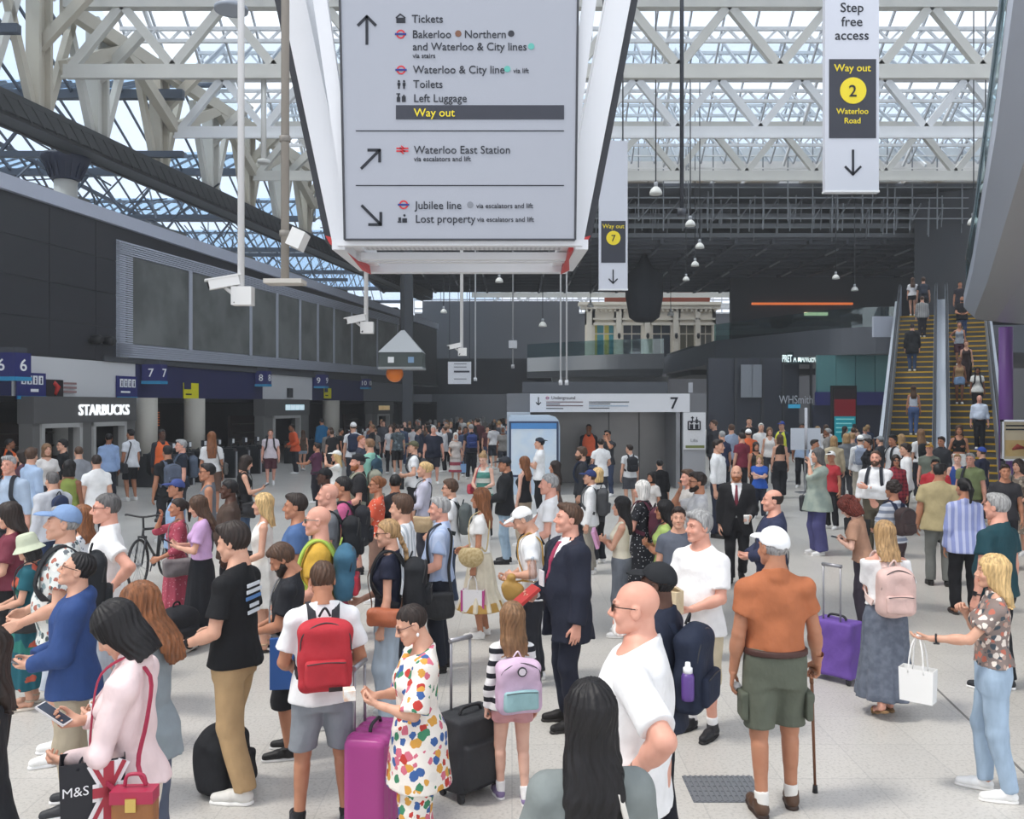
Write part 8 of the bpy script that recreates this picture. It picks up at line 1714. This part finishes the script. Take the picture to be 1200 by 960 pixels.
q = p(958, 525, 650, 120, 'grey-haired woman in pale green draped top and purple trousers', sex='f', skin=1, hair=('mid', 'dgrey'), top=('drape', ('a8b4a8', ('mottle', '8c9c94', 5))), bot=('wide', '4c4c80'), R='carry', L='face')
handbag(q, 'R', '34363c', 'black shoulder bag on the woman in pale green draped top', w=.17, h=.14, z=.95)
p(974, 529, 620, 150, 'woman in white cap, red top and black trousers', sex='f', skin=2, hair=('short', 'dark'), hat=('cap', 'eeeeec'), top=('tee', 'c0343c'), bot=('trousers', '222226'))
p(977, 511, 592, 10, 'person with fair hair in beige shirt seen from behind', skin=1, hair=('bob', 'dblonde'), top=('shirt', 'c4b494'), bot=('trousers', '4a463c'))
p(955, 515, 600, 250, 'dark-haired man in white shirt behind the pale green draped top', skin=2, hair=('short', 'dark'), top=('shirt', 'e4e4e4'), bot=('trousers', '34343c'))
q = p(1026, 528, 655, 170, 'bearded man in white shirt with backpack straps carrying a black bag', skin=5, hair=('balding', 'brown'), beard=('beard', 'brown'), top=('shirt', 'e8eaee', {'hem': .97}), bot=('trousers', '5c5648'), R='carry', L='cross', build=1.1, belly=.3)
backpack(q, '2c303a', 'dark backpack on the bearded man in white shirt', w=.14, h=.2, dp=.07)
carrybag(q, 'R', '26282c', 'black holdall carried by the bearded man in white shirt', w=.2, h=.26, dp=.1, drop=.12)
q = p(1050, 533, 628, 190, 'woman with dark hair and sunglasses in red plaid shirt and red trousers', sex='f', skin=2, hair=('mid', 'dark'), glasses='sun', top=('shirt', ('a03440', ('plaid', '5c2030'))), bot=('trousers', '7c2c3c'))
q = p(1061, 520, 622, 100, 'young man in white shirt and black trousers, right of the red plaid shirt', skin=1, hair=('thick', 'dark'), top=('shirt', 'eeeff0'), bot=('trousers', '222428'), L='down')
q = p(1046, 510, 598, 130, 'black-haired man in white t-shirt with backpack, before the escalators', skin=2, hair=('thick', 'black'), top=T('e8e8ea'), bot=('trousers', '2c2e36'))
backpack(q, '2c3036', 'black backpack on the black-haired man before the escalators', w=.14, h=.2, dp=.08)
p(992, 508, 584, 20, 'fair-haired person in grey top, left of the white cap with grey backpack', skin=1, hair=('bob', 'dblonde'), top=T('70747a'), bot=('trousers', '3a3c42'))
p(999, 508, 578, 20, 'woman with fair hair tied up before the shop windows', sex='f', skin=1, hair=('bun', 'dblonde'), top=('blouse', '8c8884'), bot=('trousers', '34363c'))
q = p(1008, 510, 590, 10, 'man in white cap and white shirt walking away, right of the totem', skin=1, hair=('short', 'brown'), hat=('backcap', 'f0f0ee'), top=('shirt', 'e0e2e6'), bot=('chinos', 'b8b0a0'))
backpack(q, '8c98b0', 'grey-blue backpack on the man in white cap right of the totem', w=.16, h=.22, dp=.09)
p(1017, 514, 598, 100, 'dark-haired woman in black jacket right of the grey-blue backpack', sex='f', skin=2, hair=('short', 'dark'), top=('jacket', '26262a'), bot=('trousers', '26262a'))
p(1031, 511, 585, 60, 'person in grey cap behind the bearded man in white shirt', skin=1, hair=('short', 'dgrey'), hat=('cap', '8c9298'), top=T('3c4048'), bot=('trousers', '2c2e34'))
p(1056, 509, 590, 30, 'woman with wavy blonde hair before the left escalator', sex='f', skin=1, hair=('longwave', 'dblonde'), top=('blouse', 'd8c8bc'), bot=('trousers', '3c3c44'))
q = p(1079, 503, 585, 20, 'woman with light brown hair and white top at the foot of the escalators', sex='f', skin=1, hair=('long', 'lbrown'), top=('blouse', 'e4e4e6'), bot=('trousers', '2c303a'))
backpack(q, '26282e', 'black backpack on the woman at the foot of the escalators', w=.13, h=.19, dp=.08)
q = p(1089, 520, 606, 170, 'man in mustard cap and grey-green t-shirt', skin=5, hair=('short', 'brown'), hat=('cap', 'd09a3c'), top=T('6c7468'), bot=('trousers', '3c3e40'))
p(1096, 538, 640, 185, 'man with sunglasses in bright red t-shirt behind the khaki shirt', skin=2, hair=('short', 'black'), glasses='sun', top=T('d0343c'), bot=('trousers', '2c2c32'), build=1.15)
p(1103, 512, 592, 150, 'man in dark shirt behind the mustard cap', skin=2, hair=('thick', 'dark'), top=('shirt', '34363c'), bot=('trousers', '2c2c32'))
p(1122, 532, 618, 180, 'fair-haired child in blue vest behind the olive polo', skin=0, hair=('short', 'dblonde'), top=('tank', '2c4c9c'), bot=('shorts', '3c3c44'), cat='child')
q = p(1137, 531, 635, 165, 'smiling man in olive polo with a backpack strap', skin=5, hair=('short', 'grey'), glasses='specs', top=('polo', '7c8a5c'), bot=('trousers', '5c5a50'), build=1.1, belly=.3)
backpack(q, '34363c', 'dark backpack on the man in olive polo', w=.14, h=.2, dp=.07, one=True)
p(1150, 524, 612, 60, 'person in royal blue hat and navy top left of the poster stand', skin=1, hair=('short', 'brown'), hat=('cap', '2c4ca8'), top=T('2a3048'), bot=('trousers', '3a3e4a'))
q = p(1124, 498, 580, 178, 'woman in black crop top and white trousers stepping off the escalator', sex='f', skin=2, hair=('long', 'brown'), top=('crop', '202022'), bot=('wide', 'e8e6e4'), R='bent')
q = p(1193, 538, 650, 150, 'dark-haired woman in brown patterned dress at the right edge', sex='f', skin=1, hair=('mid', 'dark'), top=('dress', ('7c7064', ('floral', 20, 'a89c8c', '5c5048', '8c8070')), {'hem': .4, 'w': .24}), bot=('none', ''), L='bent')
handbag(q, 'L', '2a3038', 'small dark crossbody bag on the woman in brown patterned dress', w=.1, h=.09, cross=True)
p(1178, 544, 668, 190, 'person in dark clothes under the poster stand', skin=2, hair=('short', 'dark'), top=T('34343a'), bot=('trousers', '2a2a30'))
# ---- on the escalators -----------------------------------------------------------
EF = -math.degrees(math.atan2(EH.x, EH.y)) + 25.0
def esc(px, pyf, rc_, up, label, **k):
    """stand on the escalator tread whose height shows at image row pyf"""
    best = None
    for i in range(30):
        s_ = RUN * (i + (.3 if up else .7)) / 30; z_ = RISE * (i + 1) / 30; P_ = ep(s_, rc_, z_); y_ = HY - (P_.z - CZ) / P_.y * F
        if best is None or abs(y_ - pyf) < best[0]: best = (abs(y_ - pyf), P_)
    P_ = best[1]; return p(600 + P_.x / P_.y * F, 0, None, (4 if up else 184), label, d=P_.y, z=P_.z + .004, cat='person', **k)
LN = dict(legs='close')
esc(1066, 372, -1.1, 1, 'woman in white top and black shorts near the top of the left escalator', sex='f', skin=1, hair=('long', 'brown'), top=('blouse', 'd8d8dc'), bot=('hotpants', '202024'), H=1.65, **LN)
esc(1082, 376, -.68, 1, 'man in dark clothes with dark backpack near the top of the left escalator', skin=1, hair=('thick', 'brown'), top=T('34363e'), bot=('trousers', '24242a'), H=1.8, **LN)
q = PEOPLE[-1]; backpack(q, '3c4250', 'grey backpack near the top of the left escalator', w=.15, h=.22, dp=.08)
esc(1080, 398, -.7, 1, 'person in patterned grey shirt just below the dark backpack on the left escalator', skin=1, hair=('short', 'brown'), top=('shirt', ('a0a0a0', ('plaid', '505058'))), bot=('trousers', '2c2c34'), H=1.68, **LN)
esc(1074, 435, -1.0, 1, 'man in long black jacket and blue jeans standing on the left escalator', skin=1, hair=('short', 'dark'), top=('jacket', '222428', {'hem': .66}), bot=('jeans', '3c5070'), H=1.82, **LN)
esc(1080, 512, -.85, 1, 'woman with brown hair and bare back on the lower left escalator', sex='f', skin=2, hair=('long', 'brown'), top=('crop', 'c4ccd8', {'hem': 1.0}), bot=('jeans', '4a6494'), H=1.7, **LN)
esc(1109, 378, .7, 0, 'person in dark top furthest up the right escalator', skin=2, hair=('short', 'black'), top=T('34323a'), bot=('trousers', '2a2a30'), H=1.72, **LN)
esc(1113, 400, .75, 0, 'bearded man in black shirt on the upper right escalator', skin=2, hair=('balding', 'dark'), beard=('beard', 'dark'), top=('sshirt', '222226'), bot=('jeans', '34466a'), H=1.8, L='low', R='low', legs='close')
esc(1114, 428, .62, 0, 'woman in grey tank top with hand on hip on the right escalator', sex='f', skin=2, hair=('pony', 'dark'), top=('tank', '8c929c'), bot=('shorts', '4a2430'), H=1.68, R='hip', **LN)
esc(1121, 455, .82, 0, 'woman in long dark brown dress on the right escalator', sex='f', skin=1, hair=('updo', 'auburn'), top=('sdress', '3a2c2c', {'hem': .2, 'w': .2}), bot=('none', ''), H=1.7, **LN)
esc(1113, 472, .58, 0, 'woman in tan top and denim shorts on the right escalator', sex='f', skin=3, hair=('updo', 'brown'), top=('tank', 'a8845c', {'hem': 1.0}), bot=('hotpants', '7c9cc4'), shoes=SNW, H=1.68, **LN)
esc(1138, 492, 1.12, 0, 'woman in white t-shirt with dark straps on the right escalator', sex='f', skin=3, hair=('bob', 'black'), top=('tee', 'e4e2dc'), bot=('trousers', '26262a'), H=1.72, **LN)
q = PEOPLE[-1]; backpack(q, '26282e', 'black backpack on the woman in white t-shirt on the right escalator', w=.14, h=.2, dp=.07)
esc(1141, 525, 1.12, 0, 'bald man in pale blue shirt with strap low on the right escalator', skin=5, hair=('ring', 'grey'), top=('shirt', 'ccd8ec', {'hem': .97}), bot=('trousers', '22242c'), H=1.78, belly=.3, **LN)
# ---- far crowd in the shade -----------------------------------------------------
rr = random.Random(11); GRP = 'distant people in the shade at the far end'; FL = 'distant person in the shaded far crowd between the gates and the blue kiosk'
TOPS_ = ['26282e', '34363e', '2c3448', '4a4c54', '5c3238', '3c4c6c', '8c8884', 'c8c8cc', '26262a', '5a5048', 'dcdce0', '6c3a34']; k_ = 0; used = [(-5.11, 44), (-5.1, 44.5), (-5.1, 43.5)]
tries = 0
while k_ < 74 and tries < 4000:
    tries += 1; d = rr.uniform(31, 58); px = rr.uniform(428, 596) if rr.random() < .85 else rr.uniform(350, 430); X = (px - 600) / F * d
    if X < -17.4 + .18 * d + 3.0: continue
    if any((X - a) ** 2 + (d - b) ** 2 < .55 for a, b in used): continue
    used.append((X, d)); k_ += 1; fe = rr.random() < .45
    person(px, 0, None, rr.choice((0, 10, 170, 180, 190, 90, 270, 350)), FL, d=d, H=rr.uniform(1.58, 1.84), sex='f' if fe else 'm', skin=rr.choice((0, 1, 1, 2, 3, 5)), hair=(rr.choice(('long', 'bob', 'mid', 'updo')) if fe else rr.choice(('short', 'crop', 'thick')), rr.choice(('black', 'dark', 'brown', 'lbrown', 'grey', 'dblonde'))), top=(rr.choice(('tee', 'shirt', 'jacket', 'blouse')), rr.choice(TOPS_)), bot=(rr.choice(('trousers', 'trousers', 'shorts', 'jeans')), rr.choice(('24242a', '2c303c', '3c3c44', '34466a'))), legs=rr.choice(('stand', 'stroll', 'walk')), group=GRP)
used = []
for i_ in range(26):                                # more people further off between the right-hand shops and the escalators
    d = rr.uniform(29, 36); px = rr.uniform(946, 1020); X = (px - 600) / F * d
    if any((X - a) ** 2 + (d - b) ** 2 < .6 for a, b in used) or abs(px - 989) < 26 and d > 35: continue
    used.append((X, d)); fe = rr.random() < .5
    person(px, 0, None, rr.choice((0, 20, 160, 180, 90, 270)), 'distant person in the dense crowd before the teal shop windows', d=d, H=rr.uniform(1.6, 1.82), sex='f' if fe else 'm', skin=rr.choice((0, 1, 2, 5, 3)), hair=(rr.choice(('long', 'bob', 'updo')) if fe else rr.choice(('short', 'crop')), rr.choice(('black', 'dark', 'brown', 'dblonde', 'grey'))), top=(rr.choice(('tee', 'shirt', 'blouse')), rr.choice(('d8d8dc', '34363e', '8c8884', '3c4c6c', 'b8a890', 'e4e4e6'))), bot=('trousers', rr.choice(('24242a', '3c3c44', '8a8070'))), legs=rr.choice(('stand', 'stroll')), group='distant people before the teal shop windows')
# ---- bicycle behind the crimson dress ----------------------------------------------
P_ = Fr(180, 683, 158); bt = empty('bicycle', tuple(P_.loc), 'black bicycle standing behind the woman in crimson dress', 'bicycle'); bt.rotation_euler = P_.ob.rotation_euler
P_.ob2 = bt; bt['_b'] = [0., 0., 0.]; CLEAN.append(bt)
for y_, nm in ((.52, 'front_wheel'), (-.50, 'rear_wheel')):
    b = LB(); b.tube([(0, y_ + .33 * math.cos(a), .345 + .33 * math.sin(a)) for a in (2 * math.pi * k / 32 for k in range(32))], .019, 7, True); o = b.link(P_, nm, mat('26262a', .6), bt)
    b = LB(); b.lathe((0, y_, .345), [(.025, -.05), (.025, .05)], 10, (1, 0, 0)); [b.tube([(0, y_, .345), (0, y_ + .32 * math.cos(a), .345 + .32 * math.sin(a))], .0028, 4) for a in (2 * math.pi * k / 16 for k in range(16))]; b.link(P_, 'spokes', mat('9a9ca0', .4, .5), o)
b = LB()
for a, c in (((0, -.12, .30), (0, -.22, .80)), ((0, -.22, .74), (0, .34, .80)), ((0, -.12, .30), (0, .36, .72)), ((0, -.12, .30), (0, -.50, .345)), ((0, -.21, .72), (0, -.50, .345)), ((0, .34, .82), (0, .38, .68))): b.tube([a, c], .018, 8)
for sx_ in (-1, 1): b.tube([(sx_ * .05, .38, .70), (sx_ * .05, .52, .345)], .013, 6)
b.tube([(-.06, .38, .70), (.06, .38, .70)], .016, 6); b.link(P_, 'frame', mat('2a2c30', .4), bt)
b = LB(); b.tube(crv([(-.30, .22, .98), (-.22, .34, 1.0), (0, .36, .97), (.22, .34, 1.0), (.30, .22, .98)]), .014, 7); b.tube([(0, .36, .97), (0, .34, .80)], .015, 7); b.link(P_, 'handlebar', mat('2a2a2e', .4), bt)
b = LB(); b.prism([(-.02, -.08, .84), (.02, -.08, .84), (.075, -.32, .85), (-.075, -.32, .85)], (0, 0, .045)); b.tube([(0, -.22, .78), (0, -.22, .85)], .014, 6); b.link(P_, 'saddle', mat('1e1e20', .5), bt)
b = LB(); b.lathe((.04, -.12, .30), [(.09, -.004), (.09, .004)], 20, (1, 0, 0)); b.tube([(.06, -.12, .30), (.07, -.05, .15)], .01, 6); b.tube([(-.06, -.12, .30), (-.07, -.19, .45)], .01, 6); b.link(P_, 'crank', mat('5a5c60', .4, .6), bt)
for o in CLEAN:
    for k in ('_b', '_p'):
        if k in o: del o[k]
for o in [o for o in bpy.data.objects if o.name.startswith('frame') and o.type == 'EMPTY']: bpy.data.objects.remove(o)
